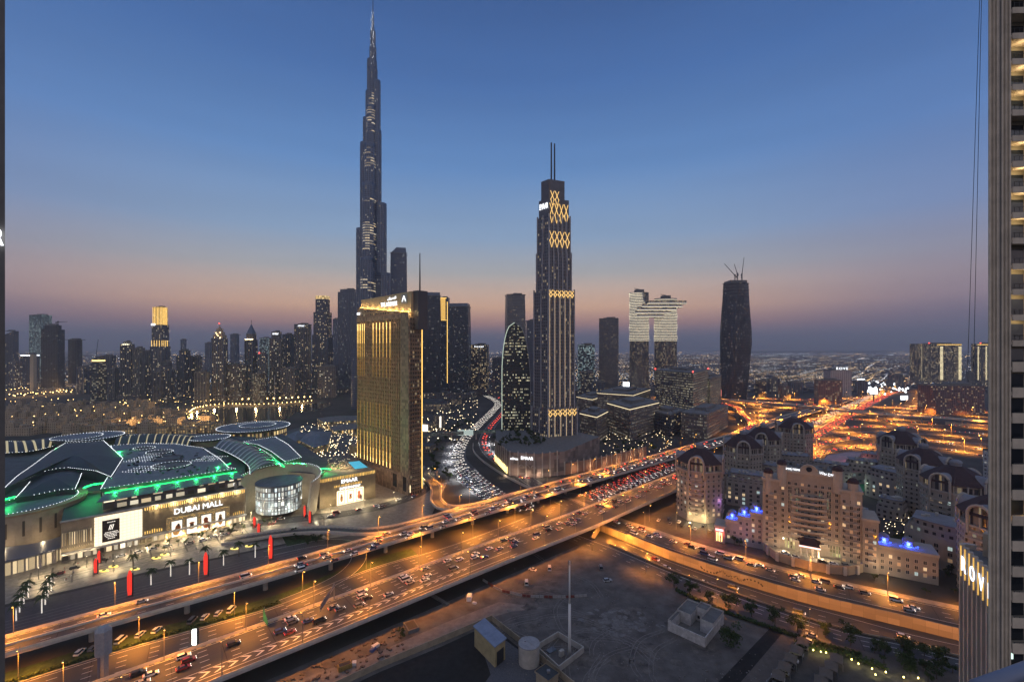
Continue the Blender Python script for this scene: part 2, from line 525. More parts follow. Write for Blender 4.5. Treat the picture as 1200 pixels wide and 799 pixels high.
E_panel = glow('lit_sign_panel', (1, .86, .6), .8, True)
E_shop = glow('lit_shopfront', (1, .78, .45), .9, True)
E_poster = glow('lit_poster_white', (1, .9, .74), .75, True)
E_head = glow('headlight', (1, .95, .85), 3.2)
E_tail = glow('tail_light', (1, .06, .03), 3.2)
E_pool = glow('lit_pool', (.05, .42, .62), .55)
E_trunk = glow('fairy_lit_trunk', (1, .92, .8), .55)

def point_light(name, loc, power, col, parent=None, r=.4, spot=None, aim=None):
    d = bpy.data.lights.new(name, 'SPOT' if spot else 'POINT')
    d.energy = power; d.color = col; d.shadow_soft_size = r
    if spot:
        d.spot_size = R(spot); d.spot_blend = 1.0
    o = bpy.data.objects.new(name, d); COL.objects.link(o)
    o.location = loc
    if aim is not None:
        o.rotation_euler = (Vector(aim) - Vector(loc)).to_track_quat('-Z', 'Y').to_euler()
    if parent is not None:
        o.parent = parent; o.location -= parent.location
    return o

def text_part(txt, centre, xdir, height, m, parent=None, name='lettering', width=None, depth=.15, up=(0, 0, 1), spacing=1.0):
    """raised letters lying on an upright wall; xdir = reading direction"""
    cu = bpy.data.curves.new(name, 'FONT')
    cu.body = txt; cu.align_x = 'CENTER'; cu.align_y = 'CENTER'; cu.size = 1.0; cu.extrude = .02; cu.space_character = spacing
    cu.resolution_u = 3
    t = bpy.data.objects.new(name, cu); COL.objects.link(t)
    dg = bpy.context.evaluated_depsgraph_get()
    me = bpy.data.meshes.new_from_object(t.evaluated_get(dg))
    bpy.data.objects.remove(t); bpy.data.curves.remove(cu)
    xs = [v.co.x for v in me.vertices]; ys = [v.co.y for v in me.vertices]
    if not xs:
        return None
    x0, x1, y0, y1 = min(xs), max(xs), min(ys), max(ys)
    sy = height / (y1 - y0); sx = width / (x1 - x0) if width else sy
    X = Vector(xdir).normalized(); U = Vector(up).normalized(); Z = X.cross(U)
    c = Vector(centre)
    base = Vector((0, 0, 0)); p = parent
    while p is not None:
        base += p.location; p = p.parent
    for v in me.vertices:
        x = (v.co.x - (x0 + x1) / 2) * sx; y = (v.co.y - (y0 + y1) / 2) * sy; z = depth / 2 + v.co.z / .02 * depth / 2
        v.co = c + X * x + U * y + Z * z - base
    me.materials.clear(); me.materials.append(m)
    me.uv_layers.new(name='UVMap') if not me.uv_layers else None
    me.name = name
    o = bpy.data.objects.new(name, me); COL.objects.link(o)
    if parent is not None: o.parent = parent
    return o

class Path:
    """smooth line through control points, sampled evenly"""
    def __init__(self, ctrl, step=6.0, smooth=True):
        P = [Vector((p[0], p[1], p[2] if len(p) > 2 else 0.0)) for p in ctrl]
        pts = []
        if smooth and len(P) > 2:
            E = [P[0] * 2 - P[1]] + P + [P[-1] * 2 - P[-2]]
            for i in range(1, len(E) - 2):
                a, b_, c, d = E[i - 1:i + 3]
                k = max(2, int((c - b_).length / step))
                for j in range(k):
                    t = j / k
                    pts.append(.5 * ((2 * b_) + (c - a) * t + (2 * a - 5 * b_ + 4 * c - d) * t * t + (3 * b_ - a - 3 * c + d) * t ** 3))
            pts.append(P[-1])
        else:
            for a, b_ in zip(P, P[1:]):
                k = max(1, int((b_ - a).length / step))
                pts += [a.lerp(b_, j / k) for j in range(k)]
            pts.append(P[-1])
        self.p = pts
        self.s = [0.0]
        for a, b_ in zip(pts, pts[1:]):
            self.s.append(self.s[-1] + (b_ - a).length)
        self.len = self.s[-1]
        self.n = []
        for i in range(len(pts)):
            t = pts[min(i + 1, len(pts) - 1)] - pts[max(i - 1, 0)]
            t.z = 0; t.normalize()
            self.n.append(Vector((-t.y, t.x, 0)))          # to the left of travel
    def at(self, s, off=0.0, dz=0.0):
        s = min(max(s, 0.0), self.len)
        import bisect
        i = min(max(bisect.bisect_right(self.s, s) - 1, 0), len(self.p) - 2)
        t = (s - self.s[i]) / max(self.s[i + 1] - self.s[i], 1e-9)
        q = self.p[i].lerp(self.p[i + 1], t); n = self.n[i].lerp(self.n[i + 1], t).normalized()
        return q + n * off + Vector((0, 0, dz))
    def head(self, s):
        a, b_ = self.at(s - 1), self.at(s + 1)
        d = b_ - a
        return math.atan2(d.y, d.x)
    def row(self, off, dz=0.0, s0=0.0, s1=None):
        s1 = self.len if s1 is None else s1
        f = off if callable(off) else (lambda s: off)
        return [self.p[i] + self.n[i] * f(self.s[i]) + Vector((0, 0, dz)) for i in range(len(self.p)) if s0 - 1e-6 <= self.s[i] <= s1 + 1e-6]
def road_sheet(name, path, half, z, m=None, half2=None, label=None):
    r = half if callable(half) else (lambda s: half)
    mb = MB(); mb.strip(path.row(lambda s: -r(s), z), path.row(lambda s: r(s), z))
    o = mb.build(name, m or M_road)
    o['kind'] = 'structure'
    return o
def dashes(mb, path, offs, z, s0=0, s1=None, dash=3.0, gap=7.0, w=.22):
    s1 = path.len if s1 is None else s1
    for off in offs:
        f = off if callable(off) else (lambda s, o=off: o)
        s = s0
        while s + dash < s1:
            a, b_ = path.at(s, f(s) - w / 2, z), path.at(s + dash, f(s) - w / 2, z)
            c, d = path.at(s + dash, f(s) + w / 2, z), path.at(s, f(s) + w / 2, z)
            mb.face([a, b_, c, d]); s += dash + gap
def solid(mb, path, off, z, w=.22, s0=0, s1=None):
    f = off if callable(off) else (lambda s: off)
    mb.strip(path.row(lambda s: f(s) - w / 2, z, s0, s1), path.row(lambda s: f(s) + w / 2, z, s0, s1))
# ---------------------------------------------------------------- ground, sea, haze
TR_FAR = [(52, 336), (76.7, 303), (102, 272), (142.6, 235.4), (181, 211.5), (205, 197), (240, 178), (300, 150)]
TR_NEAR = [(62, 288.4), (89.6, 255), (115, 229.7), (133, 212.9), (150, 200), (165.6, 193), (190, 179), (235, 158), (290, 130)]
TRENCH = [(52, 300)] + TR_NEAR + [(300, 150)] + TR_FAR[::-1][1:-1] + [(62, 322)]
TRENCH = ccw(TRENCH)
def make_ground():
    big = [(-30000, -3000), (40000, -3000), (40000, 45000), (-30000, 45000)]
    pts = [Vector(p) for p in big] + [Vector(p) for p in TRENCH]
    n = len(TRENCH)
    e = [(i, (i + 1) % 4) for i in range(4)] + [(4 + i, 4 + (i + 1) % n) for i in range(n)]
    v, ed, f, *_ = delaunay_2d_cdt(pts, e, [], 1, 1e-4)
    def inside(x, y):
        c = False; j = n - 1
        for i in range(n):
            a, b = TRENCH[i], TRENCH[j]
            if (a[1] > y) != (b[1] > y) and x < (b[0] - a[0]) * (y - a[1]) / (b[1] - a[1]) + a[0]: c = not c
            j = i
        return c
    mb = MB()
    for t in f:
        q = [(v[i].x, v[i].y) for i in t]
        cx, cy_ = centroid(q)
        if inside(cx, cy_): continue
        if area2(q) < 0: q = q[::-1]
        mb.face([(x, y, 0) for x, y in q])
    o = mb.build('ground', M_ground, loc=(0, 0, 0)); o['kind'] = 'structure'
make_ground()
def setting(name, poly, z, m):
    o = MB().sheet(poly, z).build(name, m); o['kind'] = 'structure'; return o
setting('sea', [(-9000, 8300), (1500, 8300), (3500, 7200), (9000, 7600), (38000, 9000), (38000, 44000), (-9000, 44000)], .6, M_sea)
lake = [tuple(G(*p)[:2]) for p in [(205, 497), (214, 487), (232, 481), (262, 478), (300, 478), (335, 476), (372, 472), (392, 474), (372, 480), (345, 484), (338, 490), (322, 497), (296, 502), (262, 508), (232, 510), (205, 508)]]
setting('lake', lake, .05, M_water)
HAZE_DENS = 1.08e-4
hz, nt_, b_ = new_mat('haze_air')
for n_ in list(nt_.nodes): nt_.nodes.remove(n_)
o_ = nt_.nodes.new('ShaderNodeOutputMaterial'); v_ = nt_.nodes.new('ShaderNodeVolumePrincipled')
v_.inputs['Color'].default_value = (1, .97, 1, 1); v_.inputs['Density'].default_value = HAZE_DENS; v_.inputs['Anisotropy'].default_value = 0.35
nt_.links.new(v_.outputs[0], o_.inputs['Volume'])
o = MB().box((5000, 21000, -9.5), (69800, 47800, 880)).build('haze', hz); o['kind'] = 'stuff'

# ---------------------------------------------------------------- the vacant lot and verges of the near ground
setting('sand_lot', [(-190, 90), (-101, 163), (-18, 236), (46, 291), (60, 300), (62, 286), (87, 252), (112, 227), (130, 210), (147, 197), (163, 189), (180, 178), (232, 152), (200, 60)], .02, M_sand)
B = Path([(-300, 55), (-172, 162.6), (-131, 192), (-103, 212), (-72, 246), (-28, 280), (26, 333), (71, 379), (163, 471), (279, 582), (420, 690), (520, 800)], 6)
A = Path([(-352, 50, 8), (-199, 178, 8), (-130.5, 232.5, 8), (-59, 294, 8), (72, 411, 8), (285, 590, 8), (452, 752, 8), (560, 850, 7), (700, 985, 4), (860, 1150, .4)], 6)
C = Path([(-260, 45, 8), (-101, 179, 8), (-18, 252, 8), (46, 307, 8), (94, 352, 8), (140, 394, 8), (225, 470, 8), (330, 566, 6), (450, 690, 1.2)], 6)
def a_half(s):
    t = min(max((s - 390) / 110, 0), 1)
    return 7.6 + 3.2 * t * t * (3 - 2 * t)
# green strip with parked cars between the near edge of the far flyover and the street
mb = MB(); mb.strip(B.row(13.6, .05, 0, 330), B.row(24, .05, 0, 330)); o = mb.build('grass_verge', M_grass); o['kind'] = 'structure'
road_sheet('street', B, 13.2, .09)
mb = MB(); dashes(mb, B, [-9.5, -6, -2.5, 1, 4.5, 8], .105, 0, 420); solid(mb, B, 11.8, .105, .2, 0, 420); solid(mb, B, -12.2, .105, .2, 0, 420)
o = mb.build('street_marking', M_paint); o['kind'] = 'structure'
mb = MB()
for s_ in (13.2,):
    a_, b_ = B.row(13.2, 0, 0, 330), B.row(13.5, 0, 0, 330)
    top = [p + Vector((0, 0, .22)) for p in a_]; top2 = [p + Vector((0, 0, .22)) for p in b_]
    mb.strip(a_, top); mb.strip(top, top2)
o = mb.build('kerb', M_conc); o['kind'] = 'structure'
# dark multi-lane apron between mall plaza and far flyover
apron = [(-300, 105), (-224, 171), (-134, 240), (-64, 300), (-92, 310), (-143, 288), (-203, 250), (-226, 232), (-300, 178)]
setting('service_road', apron, .07, mat('dark_stone_apron', (.06, .05, .055), .55, (.5, .3)))
mb = MB()
GP = Path([(-320, 95), (-199, 197), (-130.5, 251), (-62, 312)], 6)
for k in range(9):
    solid(mb, GP, 1 + k * 3.4, .09 + .002 * k, .5, 20, GP.len - (10 + 6 * k))
o = mb.build('service_road_band', mat('pale_stone_band', (.17, .15, .15), .6, (.5, .3))); o['kind'] = 'structure'

# ---------------------------------------------------------------- flyovers
def piers(path, parent, s_list, half, ztop, cap=3.4):
    for s in s_list:
        p = path.at(s); h = path.head(s); zt = p.z - 1.5
        if zt < 2: continue
        mb = MB()
        mb.prism(ngon(p.x, p.y, 1.15, 12), 0, zt - 1.8, 0)
        # flared hammer head
        mb.prism(rect(p.x, p.y, 2.2, 3, h), zt - 2.2, zt, 0, top=rect(p.x, p.y, 2.4, cap * 2, h), bottom=True)
        mb.build('pier', M_conc, parent)
M_stripe, nt_, b_ = new_mat('striped_kerb')
u_ = nt_.nodes.new('ShaderNodeUVMap'); u_.uv_map = 'UVMap'
w_ = nt_.nodes.new('ShaderNodeTexWave'); w_.bands_direction = 'Y'; w_.inputs['Scale'].default_value = .098
k_ = nt_.nodes.new('ShaderNodeMath'); k_.operation = 'GREATER_THAN'; k_.inputs[1].default_value = .5
x_ = nt_.nodes.new('ShaderNodeMix'); x_.data_type = 'RGBA'; x_.inputs[6].default_value = (.03, .03, .03, 1); x_.inputs[7].default_value = (.5, .4, .15, 1)
nt_.links.new(u_.outputs[0], w_.inputs[0]); nt_.links.new(w_.outputs['Fac'], k_.inputs[0]); nt_.links.new(k_.outputs[0], x_.inputs[0]); nt_.links.new(x_.outputs[2], b_.inputs['Base Color'])
def flyover(name, label, path, half, pier_step=32, pier0=12, deck_m=None, marks=(), parapet=1.15, group=None, s_end=None, kerb_dash=True, two=False):
    r = half if callable(half) else (lambda s: half)
    p0 = path.at(path.len * .5)
    root = thing(name, label, 'flyover', (p0.x, p0.y, 0), group=group)
    mb = MB(); mb.strip(path.row(lambda s: -r(s)), path.row(r)); mb.build('deck', deck_m or M_road, root)
    mb = MB()
    for sg in (-1, 1):
        a = path.row(lambda s: sg * r(s), -.9); b = path.row(lambda s: sg * (r(s) + .5), -.9); c = path.row(lambda s: sg * (r(s) + .5), .12)
        d = path.row(lambda s: sg * (r(s) - 1.6), -1.5)
        if sg > 0: mb.strip(c, b); mb.strip(b, d)
        else: mb.strip(b, c); mb.strip(d, b)
    mb.strip(path.row(lambda s: r(s) - 1.6, -1.5), path.row(lambda s: -r(s) + 1.6, -1.5))
    mb.build('girder', M_conc, root)
    for sg in (-1, 1):
        mb = MB()
        i0 = path.row(lambda s: sg * (r(s) - .02), -.02); i1 = path.row(lambda s: sg * (r(s) + .12), parapet)
        o0 = path.row(lambda s: sg * (r(s) + .48), -.1); o1 = path.row(lambda s: sg * (r(s) + .36), parapet)
        if sg > 0: mb.strip(i0, i1); mb.strip(i1, o1); mb.strip(o1, o0)
        else: mb.strip(i1, i0); mb.strip(o1, i1); mb.strip(o0, o1)
        mb.build('parapet', M_parapet, root)
        if kerb_dash:
            mb = MB()
            mb.strip(path.row(lambda s: sg * (r(s) - .35) - .25, .02), path.row(lambda s: sg * (r(s) - .35) + .25, .02))
            mb.build('kerb_marking', M_stripe, root)
    mb = MB(); dashes(mb, path, marks, .012)
    solid(mb, path, lambda s: r(s) - 1.0, .012, .2); solid(mb, path, lambda s: -r(s) + 1.0, .012, .2)
    mb.build('lane_marking', M_paint, root)
    if two:
        mb = MB(); mb.strip(path.row(-.35, .85), path.row(.35, .85)); mb.strip(path.row(-.5, .01), path.row(-.35, .85)); mb.strip(path.row(.35, .85), path.row(.5, .01))
        mb.build('median_barrier', M_parapet, root)
    s_end = path.len if s_end is None else s_end
    n = int((s_end - pier0) / pier_step)
    piers(path, root, [pier0 + i * pier_step for i in range(n)], r, 8)
    return root
flyover('flyover', 'long elevated road on hammer-head piers passing just below the mall plaza', A, a_half, 33, 60, marks=(lambda s: -a_half(s) / 2.1, lambda s: a_half(s) / 2.1), two=True, s_end=640)
flyover_front = flyover('flyover', 'wide elevated road with white chevrons along the edge of the sandy lot', C, 12.6, 33, 35, marks=(2.0, 5.5, 9.0, -1.5), s_end=430)
# chevron gore of the outer lane
mb = MB()
for i in range(34):
    s = 158 + i * 4.4
    w0, w1 = -4.0, -8.2 + i * .085
    for a, b in ((w0, (w0 + w1) / 2), (w1, (w0 + w1) / 2)):
        p0, p1 = C.at(s, a, .02), C.at(s + 2.6, b, .02); q1, q0 = C.at(s + 3.7, b, .02), C.at(s + 1.1, a, .02)
        mb.face([p0, p1, q1, q0] if a < b else [q0, q1, p1, p0])
solid(mb, C, -3.6, .018, .22, 60, 340); solid(mb, C, -8.7, .018, .22, 60, 340)
mb.build('chevron_marking', M_paint, flyover_front)

# ramps by the mall
R1 = Path([(-88, 478, .2), (-84, 440, 1.5), (-68, 400, 4), (-62, 372, 6), (-58, 350, 7.2), (-48, 333, 7.8), (-28, 335, 8), (10, 366, 8)], 4)
flyover('ramp', 'looping ramp climbing from beside the brown hotel onto the far flyover', R1, 4.2, 26, 60, group=None, s_end=150)
R2 = Path([(-185, 292, .3), (-150, 300, 3), (-120, 297, 6), (-90, 291, 7.4), (-66, 301, 8), (-30, 334, 8)], 4)
flyover('ramp', 'slip ramp rising from the mall plaza to join the far flyover', R2, 4.0, 26, 40, s_end=110)
slip = Path([(-150, 275), (-120, 292), (-99, 286), (-90.7, 268.6), (-92, 251), (-100, 236), (-112, 222)], 4)
road_sheet('slip_road', slip, 4.5, .12)
mb = MB(); solid(mb, slip, 4.2, .135); solid(mb, slip, -4.2, .135); o = mb.build('slip_road_marking', M_paint); o['kind'] = 'structure'

# boulevard with the traffic jam, behind the flyover
E1 = Path([(60, 338), (0, 362), (-26.5, 404), (-48, 459.5), (-62, 520), (-64, 617), (-53, 740), (-38, 888), (-33, 1025), (-80, 1211), (-190, 1500)], 6)
E2 = Path([(75, 372), (32, 396.6), (4, 459.5), (-22, 520.5), (-37, 600), (-33, 716), (-19, 854), (-12, 1025), (-58, 1211)], 6)
e1h = lambda s: 13.5 if s < 170 else max(8.5, 13.5 - (s - 170) * .06)
road_sheet('boulevard', E1, e1h, .13); road_sheet('boulevard', E2, lambda s: 8 if s < 160 else 7, .15)
mb = MB(); dashes(mb, E1, [-8, -4.5, -1, 2.5, 6], .145, 0, 330); dashes(mb, E2, [-3, .5], .165, 0, 260)
solid(mb, E2, 6.8, .165); solid(mb, E2, -6.8, .165)
o = mb.build('boulevard_marking', M_paint); o['kind'] = 'structure'
DW = Path([(24, 388), (4, 420), (-14, 455), (-33, 500), (-46, 545), (-50, 585)], 5)
mb = MB()
a, b, c, d = DW.row(-.3, 0), DW.row(-.3, 2.2), DW.row(.3, 2.2), DW.row(.3, 0)
mb.strip(a, b); mb.strip(b, c); mb.strip(c, d)
tag(mb.build('divider_wall', M_parapet), 'pale curved dividing wall between the two carriageways of the jammed boulevard', 'wall')
# forecourt streets in front of the hotel
P1 = Path([(-200, 318), (-160, 330), (-120, 345), (-95, 366), (-80, 392), (-76, 440), (-72, 500), (-80, 600)], 5)
road_sheet('forecourt_road', P1, 6.5, .17)
mb = MB(); dashes(mb, P1, [-2, 2], .185); o = mb.build('forecourt_marking', M_paint); o['kind'] = 'structure'

# sunken road: floor, side walls
NF = len(TR_FAR)
floor_poly = [(62, 288.4)] + TR_NEAR[1:] + [(300, 150)] + TR_FAR[::-1][1:-1] + [(62, 322), (52, 300)]
M_road2 = M_road
setting('underpass_road', floor_poly, -4.6, M_road2)
def retaining(name, label, pts, z0, z1, t):
    root = thing(name, label, 'wall', (pts[3][0], pts[3][1], z0))
    P = Path(pts, 5, True)
    mb = MB()
    a = P.row(0, z0); b = P.row(0, z1 + .9); c = P.row(t, z1 + .9); d = P.row(t, z1 + .25)
    if t > 0: mb.strip(a, b); mb.strip(b, c); mb.strip(c, d)
    else: mb.strip(b, a); mb.strip(c, b); mb.strip(d, c)
    mb.build('wall_face', facade('ochre_rendered_wall', (.2, .17, .13), (.33, .28, .21), 2.8, 4.5, (.98, .975), 0, power=0, grough=.8, vary=(.75, 1.12)), root)
    return root, P
wallF, WP = retaining('retaining_wall', 'tall ochre retaining wall of the underpass bearing rings of dark dots', TR_FAR[1:], -4.6, 0, .5)
for q_ in ((66, 305, -1.2), (74, 298, -1.2), (84, 281, -2.2)): point_light('portal_fill', q_, 5000, (1, .34, .04), None, .5)  # added lamps without fittings, to tint the portal walls orange
wallN, WN = retaining('retaining_wall', 'low sunken wall of the underpass on the side of the tree row', TR_NEAR, -4.6, 0, -.5)
p0, p1 = Vector((62, 288.4)), Vector((76.7, 303))
tag(MB().wall((51.8, 299.6), (62, 322.3), .6, -4.7, .3).wall((61.8, 322.2), (77, 302.8), .6, -4.7, .3).build('portal_wall', MATS['ochre_rendered_wall']), 'plain end wall where the sunken road disappears under the flyover', 'wall')
# dot ornament on the wall: two rings and a wavy flock between them
mb = MB()
def dot(s, z, r):
    p = WP.at(s, -.06, 0); h = WP.head(s)
    ring = [(p.x + math.cos(h) * r * math.cos(a), p.y + math.sin(h) * r * math.cos(a), z + r * math.sin(a)) for a in [2 * math.pi * k / 8 for k in range(8)]]
    mb.face(ring)
s_ring = min(range(len(WP.p)), key=lambda i: abs(WP.p[i].x / WP.p[i].y - (831 - 600) / F)); s1_ = WP.s[s_ring]
s_ring2 = min(range(len(WP.p)), key=lambda i: abs(WP.p[i].x / WP.p[i].y - (887 - 600) / F)); s2_ = WP.s[s_ring2]
for cs, up in ((s1_, -1), (s2_, 1)):
    for k in range(8):
        a = math.pi * (k + .2) / 7.4
        dot(cs + 4.6 * math.cos(a), -2.2 + up * 1.5 * math.sin(a), .5)
for k in range(46):
    t = k / 46
    dot(s1_ + (s2_ - s1_) * (.24 + .52 * t) + rnd.uniform(-.6, .6), -2.0 + .8 * math.sin(t * 11) + rnd.uniform(-.5, .5) + (-.4 if t > .5 else .3), .24)
mb.build('dot_pattern', M_dark, wallF)
# streets above the sunken road
D2 = Path([(40, 372), (66, 330), (88, 305), (110, 281), (150, 246), (187, 222), (213, 207), (250, 188), (310, 158)], 5)
road_sheet('hotel_street', D2, 7.6, .11)
mb = MB(); dashes(mb, D2, [-2.5, 1.6], .125); solid(mb, D2, -6.9, .125); solid(mb, D2, 6.9, .125)
D1 = Path([(20, 318), (54, 284), (82, 251), (107, 225), (126, 208), (143, 195), (160, 187), (185, 173), (230, 152), (285, 122)], 5)
road_sheet('lot_street', D1, 5.8, .11)
dashes(mb, D1, [-1.8, 1.8], .125); solid(mb, D1, 5.2, .125)
TC = Path([((TR_NEAR[i][0] + TR_FAR[min(i + 1, NF - 1)][0]) / 2, (TR_NEAR[i][1] + TR_FAR[min(i + 1, NF - 1)][1]) / 2, -4.6) for i in range(len(TR_NEAR))], 5)
dashes(mb, TC, [-2, 2], .02); solid(mb, TC, 7.4, .02); 
o = mb.build('street_marking', M_paint); o['kind'] = 'structure'
mb = MB(); mb.strip(D2.row(8, .13), D2.row(13, .13)); o = mb.build('pavement', M_pave); o['kind'] = 'structure'

setting('forecourt', [(92, 318), (112, 300), (150, 268), (165, 284), (150, 322), (120, 345), (100, 345)], .05, M_asphalt)
# ---------------------------------------------------------------- interchange in the distance
SZ = Path([(330, 560), (462, 694), (704, 938), (1000, 1225), (1546, 1753), (2450, 2640), (4200, 4300)], 12)
road_sheet('highway', SZ, 24, .2)
mb = MB(); dashes(mb, SZ, [-18, -13, -8, 8, 13, 18], .225, 0, 1500, 6, 10, .4); solid(mb, SZ, 3, .225, .5); solid(mb, SZ, -3, .225, .5)
o = mb.build('highway_marking', M_paint); o['kind'] = 'structure'
FL = Path([(300, 1075, 3), (452, 1005, 10), (552, 929, 10), (600, 842, 10), (645, 780, 10), (701, 745, 10), (752, 695, 10), (830, 600, 10)], 8)
flyover('flyover', 'high dark flyover crossing over the whole interchange on tall piers', FL, 7, 48, 130, marks=(0,), kerb_dash=False)
WR = Path([(330, 1040, 8), (415, 985, 8), (440, 900, 8), (404, 800, 8), (378, 720, 8), (350, 668, 8), (300, 614, 8)], 6)
flyover('ramp', 'curving white-lit ramp sweeping down onto the far flyover near the interchange', WR, 5, 40, 30, marks=(0,), kerb_dash=False)
RAMPS = [('ramp_road', [(300, 960), (400, 930), (412, 830), (385, 740), (330, 660), (280, 620)], 5, .3),
         ('ramp_road', [(330, 510), (390, 579), (472, 629), (534, 647), (560, 611), (576, 546), (575, 470)], 7, .24),
         ('ramp_road', [(320, 470), (356, 530), (430, 572), (490, 585), (530, 560), (548, 500)], 5, .26),
         ('ramp_road', [(380, 640), (470, 694), (590, 716), (660, 672), (690, 620), (700, 520)], 7, .28),
         ('ramp_road', [(420, 720), (540, 790), (640, 770), (730, 700), (790, 600)], 6, .32),
         ('ramp_road', [(520, 1010), (640, 1000), (760, 960), (900, 880), (1000, 760)], 8, .34),
         ('ramp_road', [(420, 1200), (600, 1110), (800, 1090), (1040, 1240), (1300, 1490)], 7, .36),
         ('ramp_road', [(360, 600), (430, 650), (520, 670), (600, 650), (680, 590)], 6, .46),
         ('ramp_road', [(500, 900), (620, 960), (720, 960), (860, 900), (980, 850)], 6, .48),
         ('ramp_road', [(430, 560), (520, 600), (600, 590), (650, 540), (680, 470)], 6, .5),
         ('ramp_road', [(470, 730), (580, 830), (700, 860), (820, 830), (960, 740)], 6, .4),
         ('ramp_road', [(395, 700), (440, 800), (500, 900), (520, 1000), (460, 1100), (340, 1150)], 6, .42),
         ('ramp_road', [(620, 720), (680, 800), (780, 900), (940, 1040), (1200, 1330)], 7, .44),
         ('ramp_road', [(560, 870), (640, 930), (700, 1040), (620, 1120), (520, 1080), (540, 960), (640, 880)], 5, .38)]
RP = []
for nm, pts, hw, z in RAMPS:
    P = Path(pts, 8); RP.append((P, hw)); road_sheet(nm, P, hw, z)
    mb = MB(); dashes(mb, P, [0], z + .02, 0, None, 4, 8, .3); solid(mb, P, hw - .6, z + .02, .3); solid(mb, P, -hw + .6, z + .02, .3)
    o = mb.build('ramp_marking', M_paint); o['kind'] = 'structure'
# long causeway of the town beside the mosque-like dark hall (lit yellow verge walls)
for i, pts in enumerate(([(700, 735), (745, 690), (772, 640)], [(600, 905), (660, 880), (720, 820)])):
    P = Path(pts, 8); mb = MB(); mb.strip(P.row(0, 0), P.row(0, 5)); mb.strip(P.row(0, 5), P.row(.5, 5)); mb.strip(P.row(.5, 5), P.row(.5, 0))
    tag(mb.build('embankment_wall', M_sandstone), ['ochre embankment wall below the interchange flyover, close to the pink block', 'ochre embankment wall inside the far loop of the interchange'][i], 'wall')

# ---------------------------------------------------------------- street lamps
SODIUM = (1, .335, .034)
def make_lamp(h=10.0, arm=2.0, col=SODIUM, power=9000, heads=1, name='street_lamp', em=None, spot=165, r=.45):
    root = thing(name, 'street lamp', 'street lamp')
    mb = MB(); mb.tube([(0, 0, 0), (0, 0, h)], .16, 6, 0, .09); mb.build('pole', M_pole, root)
    for k in range(heads):
        sg = 1 if k == 0 else -1
        mb = MB(); mb.tube([(0, 0, h - .3), (sg * arm * .5, 0, h + .2), (sg * arm, 0, h + .25)], .07, 5); mb.build('arm', M_pole, root)
        hd = MB(); hd.box((sg * arm, 0, h + .16), (.95, .42, .14), 0, 0); hd.box((sg * arm, 0, h + .02), (.7, .34, .12), 0, 1)
        hd.build('lamp_head', [M_pole, em or E_orange], root)
        if power: point_light('lamp_light', (sg * arm, 0, h - .15), power, col, root, r, spot)
    root.location = (0, 0, -500)
    return remember(root)
lampA = make_lamp(12, 1.8, power=26000, spot=136)
lampC = make_lamp(12, 1.8, power=16500, spot=134)
lampU = make_lamp(4.2, 1.5, power=8500, r=.6, spot=None)  # lamps added opposite the tall underpass wall to wash it evenly
lampL = make_lamp(11, 1.6, power=9500, spot=150)
lampD = make_lamp(12, 2.2, power=22000, heads=2)
lampW = make_lamp(9, 1.8, col=(.95, .95, 1), power=15000, em=glow('white_lamp', (.95, .97, 1), 12))
lampH = make_lamp(16, 2.5, power=125000, heads=1, r=1.0, spot=142, em=glow('sodium_lamp_far', (1, .55, .15), 40))
lampP = make_lamp(6, .8, col=(1, .78, .45), power=4600, em=glow('plaza_lamp', (1, .8, .5), 12), name='plaza_lamp')
protos = [lampC, lampU, lampL, lampA, lampD, lampW, lampH, lampP]
def line_lamps(proto, path, s0, s1, step, off, face, where, group, dz=0, z=None):
    """face: +1 arm towards the left of travel, -1 to the right"""
    k = 1; s = s0
    f = off if callable(off) else (lambda s: off)
    while s < s1:
        p = path.at(s, f(s), dz)
        if z is not None: p.z = z
        h = path.head(s) + (math.pi / 2 if face > 0 else -math.pi / 2)
        dup(proto, p, h, f'{where}, {nth(k)} from the near end', group)
        s += step; k += 1
line_lamps(lampA, A, 108, 760, 31, lambda s: a_half(s) + .2, -1, 'orange street lamp on the mall side of the far flyover', 'lamps on the far flyover', .1)
line_lamps(lampC, C, 45, 700, 27, 12.6, -1, 'orange street lamp on the street side of the near flyover', 'lamps on the near flyover', .1)
line_lamps(lampC, C, 60, 700, 27, -12.4, 1, 'orange street lamp on the sandy-lot side of the near flyover', 'lamps on the near flyover', .1)
line_lamps(lampA, B, 60, 330, 34, 15, -1, 'orange street lamp on the green strip between the flyovers', 'lamps on the green strip')
line_lamps(lampD, B, 330, 560, 40, 14.2, 1, 'orange twin lamp beside the packed street under the flyover', 'lamps beside the packed street')
line_lamps(lampA, D2, 46, 260, 33, 8.4, -1, 'orange street lamp on the hotel pavement above the underpass', 'lamps on the hotel pavement')
line_lamps(lampL, D1, 10, 190, 38, -6.4, 1, 'orange street lamp beside the tree row of the sandy lot', 'lamps beside the tree row')
TS = Path([(96, 330), (112, 314), (140, 298), (158, 285)], 5)
line_lamps(lampL, TS, 4, TS.len, 20, 0, 1, 'orange street lamp in the forecourt of the single domed tower', 'lamps of the domed tower forecourt')
line_lamps(lampW, E1, 110, 330, 36, lambda s: e1h(s) + .8, -1, 'white street lamp beside the jammed boulevard', 'lamps on the jammed boulevard')
line_lamps(lampW, E2, 110, 300, 48, -8.6, 1, 'white street lamp on the tower side of the boulevard', 'lamps on the tower side of the boulevard')
line_lamps(lampA, R1, 70, 200, 34, 4.5, -1, 'orange street lamp on the looping ramp by the brown hotel', 'lamps on the looping ramp', .1)
line_lamps(lampU, WN, 2, 200, 25, 1.2, 1, 'added orange lamp washing the underpass wall from its low side', 'added lamps in the underpass', 0, -4.6)
